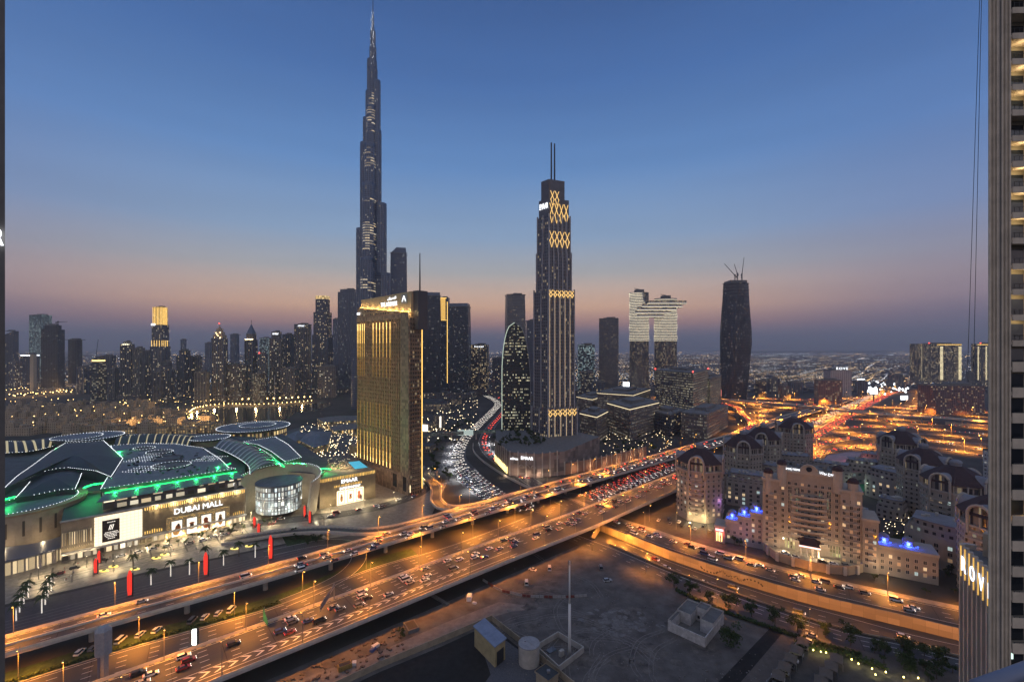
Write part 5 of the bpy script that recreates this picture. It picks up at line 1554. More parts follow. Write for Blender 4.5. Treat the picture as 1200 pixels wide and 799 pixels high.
# ================================================================ pointed-arch glass building
yb = 617.0; ax, aw = x_at(605, yb), 33 * yb / F
ar = thing('arch_tower', 'glass office building shaped like a pointed arch with lit floors beside the stepped tower', 'office building', (ax, yb + 14, 0))
zt = z_at(378, yb)
fa = facade('arch_glass', (.05, .055, .06), (.04, .045, .05), 2.0, 3.9, (.92, .42), .34, ((1, .8, .42), (.95, .95, .7)), 1.3, band=True, rough=.3, groups=1.9)
mb = MB(); n = 26
def arch_w(z):
    t = z / zt
    return aw / 2 * (1 if t < .45 else math.sqrt(max(0, 1 - ((t - .45) / .55) ** 2.2)) ** .9)
cxf = lambda z: ax - 4 * max(0, z / zt - .5)
for i in range(n):
    z0, z1 = zt * i / n, zt * (i + 1) / n
    w0, w1 = arch_w(z0), max(arch_w(z1), .4)
    q0 = ccw([(cxf(z0) - w0, yb), (cxf(z0) + w0, yb + 3), (cxf(z0) + w0, yb + 28), (cxf(z0) - w0, yb + 28)]); q1 = ccw([(cxf(z1) - w1, yb), (cxf(z1) + w1, yb + 3), (cxf(z1) + w1, yb + 28), (cxf(z1) - w1, yb + 28)])
    mb.prism(q0, z0, z1, 0, 1, top=q1, cap=(i == n - 1))
mb.build('glass_wall', [fa, M_dark], ar)
for sg in (-1, 1):
    mb = MB(); mb.tube([(cxf(z) + sg * (arch_w(z) + .3), yb - .4 + (3 if sg > 0 else 0), z) for z in [zt * i / 30 for i in range(31)]], .55, 5)
    mb.build('edge_rib', glow('pale_edge_light', (.8, .95, .75), .35) if sg < 0 else M_grey, ar)
# ================================================================ tall stepped tower by the flyover
sy = 520.0
cxn = x_at(643, sy)
st = thing('stepped_tower', 'tall stepped tower with EMAAR sign, golden lattice and twin masts above the walled podium', 'skyscraper', (cxn, sy + 20, 0))
fS = facade('stepped_tower_glass', (.15, .15, .17), (.03, .04, .06), 3.0, 3.7, (.72, .6), .12, ((1, .68, .3), (1, .85, .6)), 1.2, groups=.8)
dirL = Vector((-.66, .75)); dirR = Vector((.93, .37))
def srect(o, l, r):
    c = Vector((cxn, sy)) + dirL * o[0] + dirR * o[1]
    return [tuple(c), tuple(c + dirR * r), tuple(c + dirR * r + dirL * l), tuple(c + dirL * l)]
M_bronze2 = mat('dark_bronze_panel', (.11, .11, .125), .5, (.2, .2))
TI = [((-1.4, -2), 26, 37.5, 0, z_at(480, sy)), ((0, 0), 23.5, 33, 0, z_at(340, sy)), ((1.2, 1.5), 20, 28.5, z_at(345, sy), z_at(296, sy)), ((2.0, 2.2), 18.5, 27, z_at(300, sy), z_at(252, sy)), ((3, 3.2), 16.5, 25, z_at(258, sy), z_at(232, sy)), ((5, 4.2), 12, 20, z_at(234, sy), z_at(209, sy))]
mb = MB()
for o_, l, r, z0, z1 in TI: mb.prism(srect(o_, l, r), z0, z1, 0, 1)
body = mb.build('shaft', [fS, M_concd], st)
mb = MB()
for o_, l, r, z0, z1 in TI[4:]:
    q = offset(ccw(srect(o_, l, r)), .25); mb.prism(q, z0 + (4 if z0 < 290 else 0), z1 + 1, 0)
mb.build('bronze_crown', M_bronze2, st)
# limestone piers; glowing amber strips imitate warm light on them, lower tiers only
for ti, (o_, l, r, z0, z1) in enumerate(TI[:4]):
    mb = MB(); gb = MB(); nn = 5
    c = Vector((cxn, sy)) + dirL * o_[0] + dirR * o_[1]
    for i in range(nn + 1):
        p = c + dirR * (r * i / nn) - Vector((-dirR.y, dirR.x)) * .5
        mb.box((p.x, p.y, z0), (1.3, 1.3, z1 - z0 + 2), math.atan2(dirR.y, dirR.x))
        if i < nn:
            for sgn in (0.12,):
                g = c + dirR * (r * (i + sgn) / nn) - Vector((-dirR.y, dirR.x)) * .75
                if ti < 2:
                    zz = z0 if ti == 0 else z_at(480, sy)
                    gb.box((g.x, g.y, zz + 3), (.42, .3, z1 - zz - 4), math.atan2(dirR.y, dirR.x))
    for i in range(3):
        p = c + dirL * (l * i / 2)
        mb.box((p.x - .4, p.y, z0), (1.4, 1.4, z1 - z0 + 2), math.atan2(dirR.y, dirR.x))
    mb.build('pier_cladding', mat('limestone_pier', (.33, .33, .35), .7, (.2, .2)), st)
    gb.build('glow_strip', glow('amber_line', (1, .7, .36), .8), st)
# golden lattice crowns at each setback
def lattice(o_, r, z0, z1, n):
    gb = MB(); c = Vector((cxn, sy)) + dirL * o_[0] + dirR * o_[1] - Vector((-dirR.y, dirR.x)) * 1.2
    for i in range(n):
        a, b = c + dirR * (r * i / n), c + dirR * (r * (i + .8) / n)
        m_ = (a + b) / 2
        gb.tube([(a.x, a.y, z1), (b.x, b.y, z0 + (z1 - z0) * .35)], .26, 4); gb.tube([(b.x, b.y, z1), (a.x, a.y, z0 + (z1 - z0) * .35)], .26, 4)
        gb.tube([(a.x, a.y, z0 + (z1 - z0) * .45), (m_.x, m_.y, z0), (b.x, b.y, z0 + (z1 - z0) * .45)], .38, 4)
    gb.build('golden_lattice', glow('lattice_gold', (1, .62, .2), .75), st)
lattice(TI[0][0], TI[0][2], z_at(488, sy), z_at(480, sy), 6)
lattice(TI[1][0], TI[1][2], z_at(348, sy), z_at(340, sy), 6)
lattice(TI[3][0], TI[3][2], z_at(289, sy), z_at(270, sy), 4)
lattice(TI[4][0], TI[4][2], z_at(260, sy), z_at(237, sy), 4)
lattice((4, 5), 12, z_at(239, sy), z_at(222, sy), 2)
mb = MB()
for o_, l, r, z0, z1 in TI[:2]:
    k = 0; q = offset(ccw(srect(o_, l, r)), .55)
    z = (z0 if z0 else 24) + 2
    if o_[0] == 0: z = z_at(480, sy)
    while z < z1 - 2:
        mb.prism(q, z, z + .5, 0, bottom=True); z += 3.7
mb.build('balcony_slat', M_bronze2, st)
pL = Vector((cxn, sy)) + dirL * (3 + 8) + dirR * 3.2
text_part('EMAAR', (pL.x - .75, pL.y - .65, z_at(239, sy)), (.66, -.75, 0), 6.5, E_white, st, 'lettering', 13.5)
for o_ in ((7, 9), (8, 14)):
    p = Vector((cxn, sy)) + dirL * o_[0] + dirR * o_[1]
    mb = MB(); mb.tube([(p.x, p.y, z_at(211, sy)), (p.x, p.y, z_at(163.5, sy))], 1.0, 6, 0, .8); mb.build('mast', M_dark, st)
# walled podium with EMAAR letters facing the road
PW = [tuple(G(*p)[:2]) for p in [(581, 541), (596, 557), (629, 560), (662, 556), (700, 549), (740, 539), (757, 534)]]
pod = thing('podium_wall', 'brown walled podium with EMAAR lettering and rows of light pillars under the stepped tower', 'podium', (PW[2][0], PW[2][1], 0))
mb = MB(); mb.prism(ccw(PW[:4] + [(100, 520), (70, 560), (-20, 560)]), 0, 23, 0, 1); mb.build('wall', [facade('podium_panels', (.22, .165, .14), (.23, .175, .15), 6, 4, (.96, .96), 0, WARM, 0, rough=.7, grough=.65), M_concd], pod)
mb = MB(); 
for a, b in zip(PW[3:], PW[4:]): mb.wall(a, b, 1.2, 0, 11)
mb.build('terrace_wall', mat('red_brown_wall', (.26, .15, .11), .75, (.2, .2)), pod)
mb = MB()
for k in range(30):
    t = k / 30; P_ = Path([(*p, 0) for p in PW], 3, False); p = P_.at(P_.len * t, -.6)
    hh = 24.5 if t < .45 else 13
    mb.box((p.x, p.y, 0), (1.0, .8, hh), P_.head(P_.len * t))
mb.build('pillar_cladding', M_cream, pod)
mb = MB()
for k in range(10):
    P_ = Path([(*p, 0) for p in PW[:2]], 2, False); p = P_.at(P_.len * (k + .5) / 10, -1.2)
    mb.box((p.x, p.y, 1.5), (.4, 1.4, 6.5), P_.head(2))
mb.build('lit_niche', glow('yellow_niche', (1, .8, .3), 1.3), pod)
w0, w1 = Vector((*PW[1], 0)), Vector((*PW[2], 0)); uu = (w1 - w0).normalized()
text_part('EMAAR', w0 + uu * 19 + Vector((uu.y, -uu.x, 0)) * .9 + Vector((0, 0, 18.5)), uu, 3.0, E_white, pod, 'lettering', 12)
text_part('address', w0 + uu * 6 + Vector((uu.y, -uu.x, 0)) * .9 + Vector((0, 0, 17.2)), uu, 2.2, E_white, pod, 'lettering', 8)
for k in range(3):
    c = w0 + uu * (13 + 6 * k) + Vector((uu.y, -uu.x, 0)) * .1
    mb = MB(); P_ = [(c + uu * (2.2 * math.cos(a)) + Vector((uu.y, -uu.x, 0)) * .3 + Vector((0, 0, 9 + 2.6 * math.sin(a)))) for a in [math.pi * i / 10 for i in range(11)]]
    mb.tube(P_, .35, 5); mb.build('arch_moulding', M_cream, pod)
for k in range(6):
    P_ = Path([(*p, 0) for p in PW[3:]], 3, False); p = P_.at(P_.len * (k + .5) / 6, -4); point_light('wall_light', (p.x, p.y, 4), 700, (1, .6, .3), pod, .5)
mb = MB(); mb.box((x_at(664, 505), 505, 20), (26, 10, 1.4), .3); mb.build('entrance_canopy', M_cream, pod)

# ================================================================ striped twin towers with the sky bridge
ky = 1257.0
tw = thing('bridged_twin_towers', 'twin white-striped towers joined near the top by a long cantilevered sky bridge', 'hotel', (x_at(765, ky), ky, 0))
fK = facade('sky_tower_lower', (.11, .105, .11), (.03, .032, .04), 3.0, 3.8, (.6, .6), .3, WARM, 1.1, groups=.5)
M_strip = mat('white_balcony_band', (.78, .76, .7), .6)
for nm, x0, x1, yt in (('tower_shaft', 738, 760, 340), ('tower_shaft', 767, 793, 347)):
    xa, xb = x_at(x0, ky), x_at(x1, ky); zt = z_at(yt + 3, ky); zs = z_at(399, ky)
    mb = MB(); mb.prism(ngon((xa + xb) / 2, ky, (xb - xa) / 2, 28, 0, 19), 0, zt, 0, 1); o = mb.build(nm, [fK, M_concd], tw)
    mb = MB(); e = MB(); z = zs; k = 0
    while z < zt - 2:
        t = (z - zs) / (zt - zs)
        sh = 0
        x1b = xb
        if x0 < 750 and t > .62: x1b = xb - (t - .62) / .38 * 9 * 2.36 * .4
        wv = 1.2 + .8 * math.sin(k * .9)
        mb.prism(ngon((xa + x1b) / 2 + sh, ky, (x1b - xa) / 2 + wv, 28, 0, 20.4), z, z + 1.7, 0, bottom=True)
        e.prism(ngon((xa + x1b) / 2 + sh, ky, (x1b - xa) / 2 + wv - .3, 28, 0, 19.9), z - .55, z - .05, 0, bottom=True)
        z += 4.3; k += 1
    mb.build('balcony_band_slat', M_strip, o)
    e.build('band_glow_strip', glow('band_glow', (1, .88, .62), 1.2), o)
    mb = MB(); mb.box(((xa + xb) / 2, ky, zt), (22, 20, 8)); mb.tube([((xa + xb) / 2 + 6, ky, zt + 8), ((xa + xb) / 2 - 14, ky, zt + 12)], .8, 5); mb.build('roof_plant', M_concd, o)
z0, z1 = z_at(372, ky), z_at(353, ky)
mb = MB(); lit = MB(); bl_ = MB(); n = 5
for k in range(n):
    f = k / n
    xa, xb = x_at([744, 742, 744, 750, 757][k], ky), x_at([775, 783, 789, 796, 801][k], ky)
    za = z0 + (z1 - z0) * f
    q = ccw([(xa, ky - 23), (xb, ky - 23), (xb + 5, ky - 10), (xb, ky + 18), (xa, ky + 18)])
    mb.prism(q, za, za + 4.6, 0, bottom=True); bl_.prism(offset(q, .15), za + .2, za + .9, 0, bottom=True); lit.prism(offset(q, -.8), za + 4.6, za + 8.6, 0)
o = mb.build('sky_bridge', M_strip, tw); bl_.build('band_glow_strip', MATS['band_glow'], o); lit.build('bridge_glazing', facade('bridge_glass', (.05, .05, .05), (.04, .04, .045), 3, 2, (.9, 1), .5, WARM, .9), o)  # glowing strips added to brighten the grey bridge slabs
# ================================================================ twisting tower with cranes
ty = 1092.0
tt = thing('twisting_tower', 'dark twisting tower still being topped out, with cranes on its roof', 'skyscraper', (x_at(868, ty), ty + 20, 0))
fT = facade('twisting_glass', (.04, .045, .058), (.022, .026, .036), 3.2, 3.8, (.8, .6), .07, ((1, .75, .5), (.9, .9, 1)), .8, groups=1.0)
zt = z_at(331, ty); n = 44
mb = MB()
prof = [(0, 853.5, 879.5), (.12, 853, 880), (.3, 852.6, 882), (.48, 852, 884.8), (.62, 852, 885), (.78, 852.4, 884.5), (.95, 853.2, 883.8), (1, 853.5, 883.5)]
def pr_at(t):
    for (a, l0, r0), (b, l1, r1) in zip(prof, prof[1:]):
        if a <= t <= b:
            f = (t - a) / (b - a); return l0 + (l1 - l0) * f, r0 + (r1 - r0) * f
    return prof[-1][1:]
def sec(t):
    l, r = pr_at(t); c = x_at((l + r) / 2, ty); hw = (r - l) / 2 * ty / F
    rot = R(-8 + 58 * t)
    pts = []
    for k in range(24):
        a = 2 * math.pi * k / 24
        rad = 1 / (abs(math.cos(a)) ** 4 + abs(math.sin(a)) ** 4) ** .25
        pts.append((math.cos(a + rot) * rad, math.sin(a + rot) * rad))
    mx = max(abs(p[0]) for p in pts)
    return [(c + p[0] / mx * hw, ty + 26 + p[1] / mx * hw * .9) for p in pts]
for i in range(n):
    q0, q1 = sec(i / n), sec((i + 1) / n)
    mb.prism(q0, zt * i / n, zt * (i + 1) / n, 0, 1, top=q1, cap=(i == n - 1))
sh = mb.build('shaft', [fT, M_concd], tt)
mb = MB()
for k in range(5):
    q = offset(ccw(sec(1)), 1.8 - .5 * (k % 2)); mb.prism(q, zt - 30 + k * 7.4, zt - 29 + k * 7.4, 0, bottom=True)
mb.build('unfinished_floor_slat', M_concd, tt)
cxt = x_at(868, ty)
mb = MB(); mb.box((cxt, ty + 26, zt), (40, 34, 7)); mb.build('core_top', M_concd, tt)
def crane(label, x, y, z, h, jib, ang, elev, parent=None):
    root = thing('tower_crane', label, 'crane', (x, y, z), group='cranes on unfinished towers')
    mb = MB()
    for sx, sy_ in ((-1, -1), (1, -1), (1, 1), (-1, 1)): mb.tube([(x + sx * .9, y + sy_ * .9, z), (x + sx * .9, y + sy_ * .9, z + h)], .22, 4)
    for k in range(int(h / 3)): mb.tube([(x - .9, y - .9, z + k * 3), (x + .9, y - .9, z + k * 3 + 3)], .15, 4)
    mb.build('mast_lattice', M_dark, root)
    d = Vector((math.cos(ang) * math.cos(elev), math.sin(ang) * math.cos(elev), math.sin(elev)))
    mb = MB(); a = Vector((x, y, z + h)); mb.tube([a - d * jib * .22, a + d * jib], .7, 4, 0, .4); mb.build('jib', M_dark, root)
    mb = MB(); mb.box((x, y, z + h), (2.6, 2.6, 2.6)); mb.build('cab', M_dark, root)
    mb = MB(); q = a - Vector((d.x, d.y, 0)) * jib * .2; mb.box((q.x, q.y, q.z - 3), (2.4, 2.4, 3)); mb.build('counterweight', M_concd, root)
    return root
crane('luffing crane with raised jib leaning left on the roof of the twisting tower', cxt - 7, ty + 14, zt + 7, 12, 38, math.pi, R(48))
crane('short crane in the middle of the roof of the twisting tower', cxt + 1, ty + 18, zt + 7, 16, 26, R(170), R(74))
crane('luffing crane with nearly upright jib on the right of the twisting tower roof', cxt + 10, ty + 14, zt + 7, 14, 42, R(10), R(82))
yc = depth_of(461) + 12
crane('flat-top crane on the dark unfinished tower in the western skyline', x_at(68, yc), yc, z_at(386, yc), 20, 26, 0, R(3))
crane('lone raised crane behind the rounded unfinished tower', x_at(112, 1500), 1500, 30, 55, 70, R(115), R(72))
# ================================================================ office blocks between the stepped tower and the interchange
FO = facade('stone_office', (.16, .125, .11), (.035, .036, .04), 2.0, 4.2, (.82, .36), .38, ((1, .82, .5), (1, .95, .8)), 1.0, band=True, groups=1.0)
def office(label, px, ytop, pr=None, band=None, z=None, mt=None, red=False):
    """px = three ground corners: left, near, right"""
    L_, N_, R_ = [G(*p) for p in px]
    q = ccw([tuple(L_[:2]), tuple(N_[:2]), tuple(R_[:2]), (L_.x + R_.x - N_.x, L_.y + R_.y - N_.y)])
    zt = z_at(ytop, N_.y) if z is None else z
    root = thing('office_block', label, 'office block', (N_.x, N_.y, 0), group='office blocks beside the flyover')
    mb = MB(); mb.prism(q, 0, zt, 0, 1); mb.build('wall', [mt or FO, M_concd], root)
    mb = MB(); mb.prism(offset(q, .6), zt - 1.5, zt + .8, 0, 1, bottom=True); mb.build('cornice', [M_concd, M_concd], root)
    mb = MB(); k = 0
    zz = 6
    while zz < zt - 3: mb.prism(offset(q, .3), zz, zz + .6, 0, bottom=True); zz += 4.2
    mb.build('floor_slat', M_bronze2, root)
    if band:
        mb = MB(); mb.prism(offset(q, .75), zt - 2.4, zt - 1.7, 0, bottom=True); mb.build('roof_light_strip', glow('cornice_light', (1, .82, .5), .8), root)
    c = centroid(q)
    mb = MB(); s = [((p[0] - c[0]) * .45 + c[0], (p[1] - c[1]) * .45 + c[1]) for p in q]; mb.prism(s, zt, zt + 5, 0)
    for k in range(6):
        t = rnd.random(); u = rnd.random(); p = Vector(q[0]).lerp(Vector(q[1]), t).lerp(Vector(q[3]).lerp(Vector(q[2]), t), .15 + .7 * u)
        mb.box((p.x, p.y, zt), (rnd.uniform(2, 5), rnd.uniform(2, 4), rnd.uniform(1, 2.5)), .4)
    mb.build('roof_plant', M_concd, root)
    if red:
        for p in (q[0], q[2], q[1]):
            mb = MB(); mb.ball((p[0], p[1], zt + 2), 1.2); mb.build('beacon', E_red, root)
    return root, q, zt
FO2 = facade('dense_lit_office', (.12, .1, .095), (.03, .032, .036), 2.2, 4.0, (.74, .36), .55, ((1, .82, .42), (1, .92, .7)), 1.0, band=True, groups=.8)
for k in range(5): point_light('podium_floodlight', (x_at(590 + 14 * k, 440), 437 - k, 3), 600, (1, .72, .5), pod, .5)
office('large office block with many lit windows and red beacons below the striped towers', ((768, 488), (812, 499), (830, 487)), 437, mt=FO2, red=True)
office('smaller block with a lit video sign joined behind the red-beacon office block', ((818, 484), (832, 488), (845, 478)), 444, mt=FO2)
office('stone office block with glowing cornice in the middle of the podium row', ((712, 506), (738, 517), (772, 505)), 478, band=1)
office('stone office block with glowing cornice nearest the stepped tower', ((680, 514), (699, 520), (712, 511)), 487, band=1)
office('wide office block with glowing cornice set behind the podium row', ((700, 486), (742, 490), (762, 480)), 462, band=1)
office('low office block behind the dark slab with a dim glowing cornice', ((676, 480), (694, 484), (712, 477)), 467, band=1)
office('curved-corner brown low block beside the ramp curve', ((798, 511), (828, 515), (853, 500)), 486)
office('low dark glass block in front of the red-beacon office block', ((760, 505), (785, 512), (802, 504)), 486, mt=FAC['dark'])
yv = depth_of(476, 0)
mb = MB(); mb.wall(G(826, 470, 0), G(834, 468, 0), .8, 30, 36); 
# ================================================================ right part of the skyline
r_, a, b, w, d, z = T('pale slab hotel with white ROVE roof letters beyond the interchange', 965, 998, 434, 464, 'box', facade('rove_like_slab', (.36, .33, .34), (.06, .06, .07), 5.5, 3.6, (.35, .7), .1, WARM, .8), 0, .5, cat='hotel', podium=False)
text_part('ROVE', (a + 2, b - d / 2 - .8, z + 5), (1, 0, 0), 6.5, E_white, r_, 'lettering', w * .55, spacing=1.3)
T('pinkish brick block in front of the pale slab hotel by the interchange', 954, 987, 446, 476, 'box', 'brown', -.35, .8, podium=False)
for lab, x0, x1, rz in (('wide hotel tower with lit corner windows and red beacon, right side skyline', 1066, 1126, .05), ('narrower hotel tower with red beacon next to the near concrete tower', 1138, 1166, .0)):
    r_, a, b, w, d, z = T(lab, x0, x1, 403, 452, 'box', 'hotel', rz, .35, cat='hotel', red=True)
    mb = MB(); mb.box((a, b - d / 2 - .5, z - 3), (w, .6, 1.4)); mb.build('roof_light_strip', E_gold, r_)
    for f in (-.46, .0, .46):
        mb = MB(); zz = 20
        while zz < z - 8: mb.box((a + f * w, b - d / 2 - .5, zz), (w * .07, .6, 1.8)); zz += 3.9
        mb.build('corner_light_strip', glow('corner_window_light', (1, .85, .5), .9), r_)
T('wide pink-brown hotel block with rows of lit windows below the beacon towers', 1075, 1154, 452, 486, 'box', 'brown', .03, .4, cat='hotel', podium=False)
T('small white office cube with lit sign beside the near concrete tower', 1152, 1166, 528, 562, 'box', facade('small_white_office', (.5, .48, .46), (.06, .06, .07), 3, 3.5, (.8, .4), .3, WHITE, .8), 0, .8, podium=False, name='office_cube', cat='office building')
for i, (x0, x1, yt, yb, mt) in enumerate(((898, 914, 444, 462, 'resi2'), (922, 940, 448, 462, 'dim'), (1001, 1016, 447, 462, 'dim'), (1040, 1060, 440, 458, 'resi'), (885, 898, 447, 466, 'dark'), (1132, 1140, 436, 462, 'resi'), (840, 853, 452, 466, 'dim'), (912, 926, 452, 468, 'resi2'))):
    T(['pale lit block behind the twisting tower', 'dim low block left of the pink brick block', 'small block right of the pale slab hotel', 'block at the far end of the highway', 'dark low block at the foot of the twisting tower', 'block between the two beacon hotels', 'dim block left of the twisting tower', 'small pale block before the dim low one'][i], x0, x1, yt, yb, 'box', mt, rnd.uniform(-.3, .3), .8, podium=False, plant=True)
BB = [('glaring white billboard beside the far highway', 1018, 1031, 454, 462, 'w', 470), ('white billboard on a post near the pink-brown hotel', 1054, 1067, 463, 469, 'w', 474), ('reddish video billboard at the foot of the twisting tower', 832, 848, 456, 465, 'r', 470),
      ('bright white screen between the slab tower and the striped towers', 729, 739, 447, 457, 'w', 462), ('string of white floodlights at the end of the highway', 1046, 1058, 448, 452, 'w', 458), ('white lit fascia right of the pale slab hotel', 1003, 1016, 443, 445.5, 'w', 462)]
for lab, x0, x1, ya, yb, c, yg in BB:
    y = depth_of(yg); root = thing('billboard', lab, 'billboard', (x_at((x0 + x1) / 2, y), y, 0), group='far billboards')
    mb = MB(); mb.wall((x_at(x0 + (x1 - x0) * .12, y), y), (x_at(x1 - (x1 - x0) * .12, y), y + 4), 1.2, z_at(yb - .6, y), z_at(ya + .8, y)); mb.build('screen', glow('billboard_' + c, (.9, .96, 1) if c == 'w' else (1, .22, .16), 1.9 if c == 'w' else 1.3), root)
    mb = MB(); mb.box((x_at((x0 + x1) / 2, y), y + 1.5, 0), (2, 1.5, z_at(yb, y))); mb.build('post', M_dark, root)
# ================================================================ windows as parts of their own
def window_mesh(name, w, h, kind):
    mb = MB()
    lit = {'dark': M_darkglass, 'warm': glow('warm_window', (1, .72, .4), .4), 'cool': glow('cool_window', (.7, .9, .85), .3), 'dim': glow('dim_window', (1, .65, .35), .1)}[kind]
    mb.prism([(-w / 2, -.06), (w / 2, -.06), (w / 2, .04), (-w / 2, .04)], -h / 2, h / 2, 0, bottom=True)
    f = .14
    for x0, x1, z0, z1 in ((-w / 2 - f, w / 2 + f, h / 2, h / 2 + f), (-w / 2 - f * 1.6, w / 2 + f * 1.6, -h / 2 - f, -h / 2), (-w / 2 - f, -w / 2, -h / 2, h / 2), (w / 2, w / 2 + f, -h / 2, h / 2), (-.05, .05, -h / 2, h / 2)):
        mb.prism([(x0, -.12), (x1, -.12), (x1, .06), (x0, .06)], z0, z1, 1, bottom=True)
    return mb.mesh(name, [lit, M_cream])
WM = {}
def add_windows(root, poly, z0, nfl, fh, cw, w=1.5, h=1.9, most=100, frac=(.76, .1, .05, .09), edges=None, skip=0.0):
    """windows on the walls of an outline that can be seen; the first hundred are parts, the rest one part of kind stuff"""
    key = (w, h)
    if key not in WM: WM[key] = {k: window_mesh('window', w, h, k) for k in ('dark', 'warm', 'cool', 'dim')}
    poly = ccw(poly); spots = []
    base = root.location
    for i in range(len(poly)):
        p, q = Vector(poly[i]), Vector(poly[(i + 1) % len(poly)])
        L_ = (q - p).length
        if L_ < cw * .8: continue
        t = (q - p).normalized(); n = Vector((t.y, -t.x)); mid = (p + q) / 2
        if n.dot(-mid.normalized()) < -.15: continue
        if edges and i not in edges: continue
        k = max(1, int(L_ / cw))
        for f in range(nfl):
            for c in range(k):
                if rnd.random() < skip: continue
                pt = p + t * (L_ * (c + .5) / k)
                spots.append((pt.x, pt.y, z0 + f * fh + fh * .5, math.atan2(t.y, t.x)))
    spots.sort(key=lambda s: -s[2])
    rest = MB()
    for i, (x, y, z, a) in enumerate(spots):
        r = rnd.random(); kind = 'dark' if r < frac[0] else 'dim' if r < frac[0] + frac[3] else 'warm' if r < sum(frac[:2]) + frac[3] else 'cool'
        me = WM[key][kind]
        if i < most:
            o = bpy.data.objects.new('window', me); COL.objects.link(o); o.parent = root
            o.location = Vector((x, y, z)) - base; o.rotation_euler = (0, 0, a)
        else:
            ca, sa = math.cos(a), math.sin(a)
            mi = {'dark': 0, 'warm': 2, 'cool': 3, 'dim': 4}[kind]
            for pl in me.polygons:
                pts = [me.vertices[v].co for v in pl.vertices]
                rest.face([(x + ca * q.x - sa * q.y, y + sa * q.x + ca * q.y, z + q.z) for q in pts], 1 if pl.material_index else mi)
    if rest.f:
        o = rest.build('window', [M_darkglass, M_cream, MATS['warm_window'], MATS['cool_window'], MATS['dim_window']], root); o['kind'] = 'stuff'

M_stone = mat('pinkish_cream_render', (.31, .262, .22), .8, (.15, .18))
M_whiter = mat('whitish_render', (.36, .315, .275), .8, (.15, .15))
M_roofgrey = mat('pale_roof_deck', (.19, .195, .225), .7, (.15, .25))
fStone = facade('stone_wall_small_windows', (.31, .262, .22), (.035, .03, .03), 3.2, 3.4, (.45, .5), .1, ((1, .75, .45), (.8, 1, .9)), .8, groups=.6)
fWhite = facade('white_block_walls', (.33, .285, .25), (.035, .03, .035), 3.6, 3.4, (.6, .52), .14, ((1, .8, .5), (.75, 1, .95)), .85, groups=.6)
def domed_tower(label, cx, cy_, r, ze, rz, windows=False, apex=10.5):
    root = thing('domed_apartment_tower', label, 'apartment tower', (cx, cy_, 0), group='apartment towers with arched maroon roofs')
    n = 8
    body = ngon(cx, cy_, r, n, rz + math.pi / 8)
    mb = MB(); mb.prism(body, 0, ze - 5, 0, 1); mb.build('wall', [M_stone if windows else fStone, M_roofgrey], root)
    if windows: add_windows(root, body, 4, int((ze - 10) / 3.4), 3.4, 3.6, 1.6, 1.9)
    # set-back colonnade storey under the eaves
    mb = MB(); mb.prism(ngon(cx, cy_, r * .86, n, rz + math.pi / 8), ze - 5, ze, 0, 1); mb.build('top_storey', [facade('colonnade_glass', (.3, .26, .23), (.04, .04, .045), 2.6, 5, (.8, .8), .15, WARM, .7), M_roofgrey], root)
    for i in range(16):
        mb = MB(); a = rz + 2 * math.pi * i / 16; p = (cx + r * .95 * math.cos(a), cy_ + r * .95 * math.sin(a)); mb.prism(ngon(p[0], p[1], .38, 8), ze - 5, ze); mb.build('column', M_whiter, root)
    mb = MB(); mb.prism(offset(body, .7), ze - 5.6, ze - 4.8, 0, bottom=True); mb.prism(offset(body, .5), ze - 12, ze - 11.5, 0, bottom=True)
    mb.build('cornice', M_whiter, root)
    # balconies on alternate faces
    mb = MB(); z = 6
    while z < ze - 8:
        for i in (0, 2, 4, 6):
            a = rz + math.pi / 4 * i + math.pi / 4; c = (cx + r * .93 * math.cos(a), cy_ + r * .93 * math.sin(a))
            mb.box((c[0], c[1], z), (1.8, r * .5, .25), a); mb.box((c[0] + .85 * math.cos(a), c[1] + .85 * math.sin(a), z), (.1, r * .5, 1.1), a)
        z += 3.4
    mb.build('balcony_slat', M_whiter, root)
    # roof: low curving eight-sided hip with a flat top
    rf = MB(); steps = [(1.03, ze), (1.0, ze + .6), (.82, ze + 3.2), (.58, ze + 6.2), (.36, ze + 8.4), (.2, ze + 9.4)]
    prev = None
    for (s0, z0), (s1, z1) in zip(steps, steps[1:]):
        rf.prism(ccw(ngon(cx, cy_, r * s0, n, rz + math.pi / 8)), z0, z1, 0, top=ccw(ngon(cx, cy_, r * s1, n, rz + math.pi / 8)), cap=(s1 == .2))
    ro = rf.build('roof', M_maroon, root)
    mb = MB(); mb.prism(ngon(cx, cy_, r * .17, 10), ze + 9.3, ze + 11.2, 0); mb.dome((cx, cy_, ze + 11.2), r * .2, 2.0, 12, 3); mb.build('lantern', M_roofgrey, ro)
    # four arched gables
    for i in range(4):
        a = rz + math.pi / 2 * i + math.pi / 4
        d = Vector((math.cos(a), math.sin(a), 0)); t = Vector((-d.y, d.x, 0)); c = Vector((cx, cy_, 0)) + d * r * .97
        aw_, ah = r * .3, 5.2
        pts = [c + t * aw_ + Vector((0, 0, ze - 9))] + [c + t * (aw_ * math.cos(b)) + Vector((0, 0, ze + .5 + ah * math.sin(b))) for b in [math.pi * k / 12 for k in range(13)]] + [c - t * aw_ + Vector((0, 0, ze - 9))]
        mb = MB(); mb.tube(pts, .7, 6)
        # barrel vault running back into the roof
        back = [p - d * r * .45 for p in pts[1:-1]]
        for k in range(len(back) - 1): mb.face([pts[1 + k], pts[2 + k], back[k + 1], back[k]], 1)
        g = mb.build('arched_gable', [M_whiter, M_roofgrey], root, smooth=False)
        mb = MB(); q = [p - d * 1.4 for p in pts]; mb.face([tuple(p) for p in q]); mb.build('arch_glazing', facade('arch_glazing', (.2, .18, .17), (.03, .033, .04), 1.6, 2.2, (.8, .8), .18, WARM, .8), g)
    return root
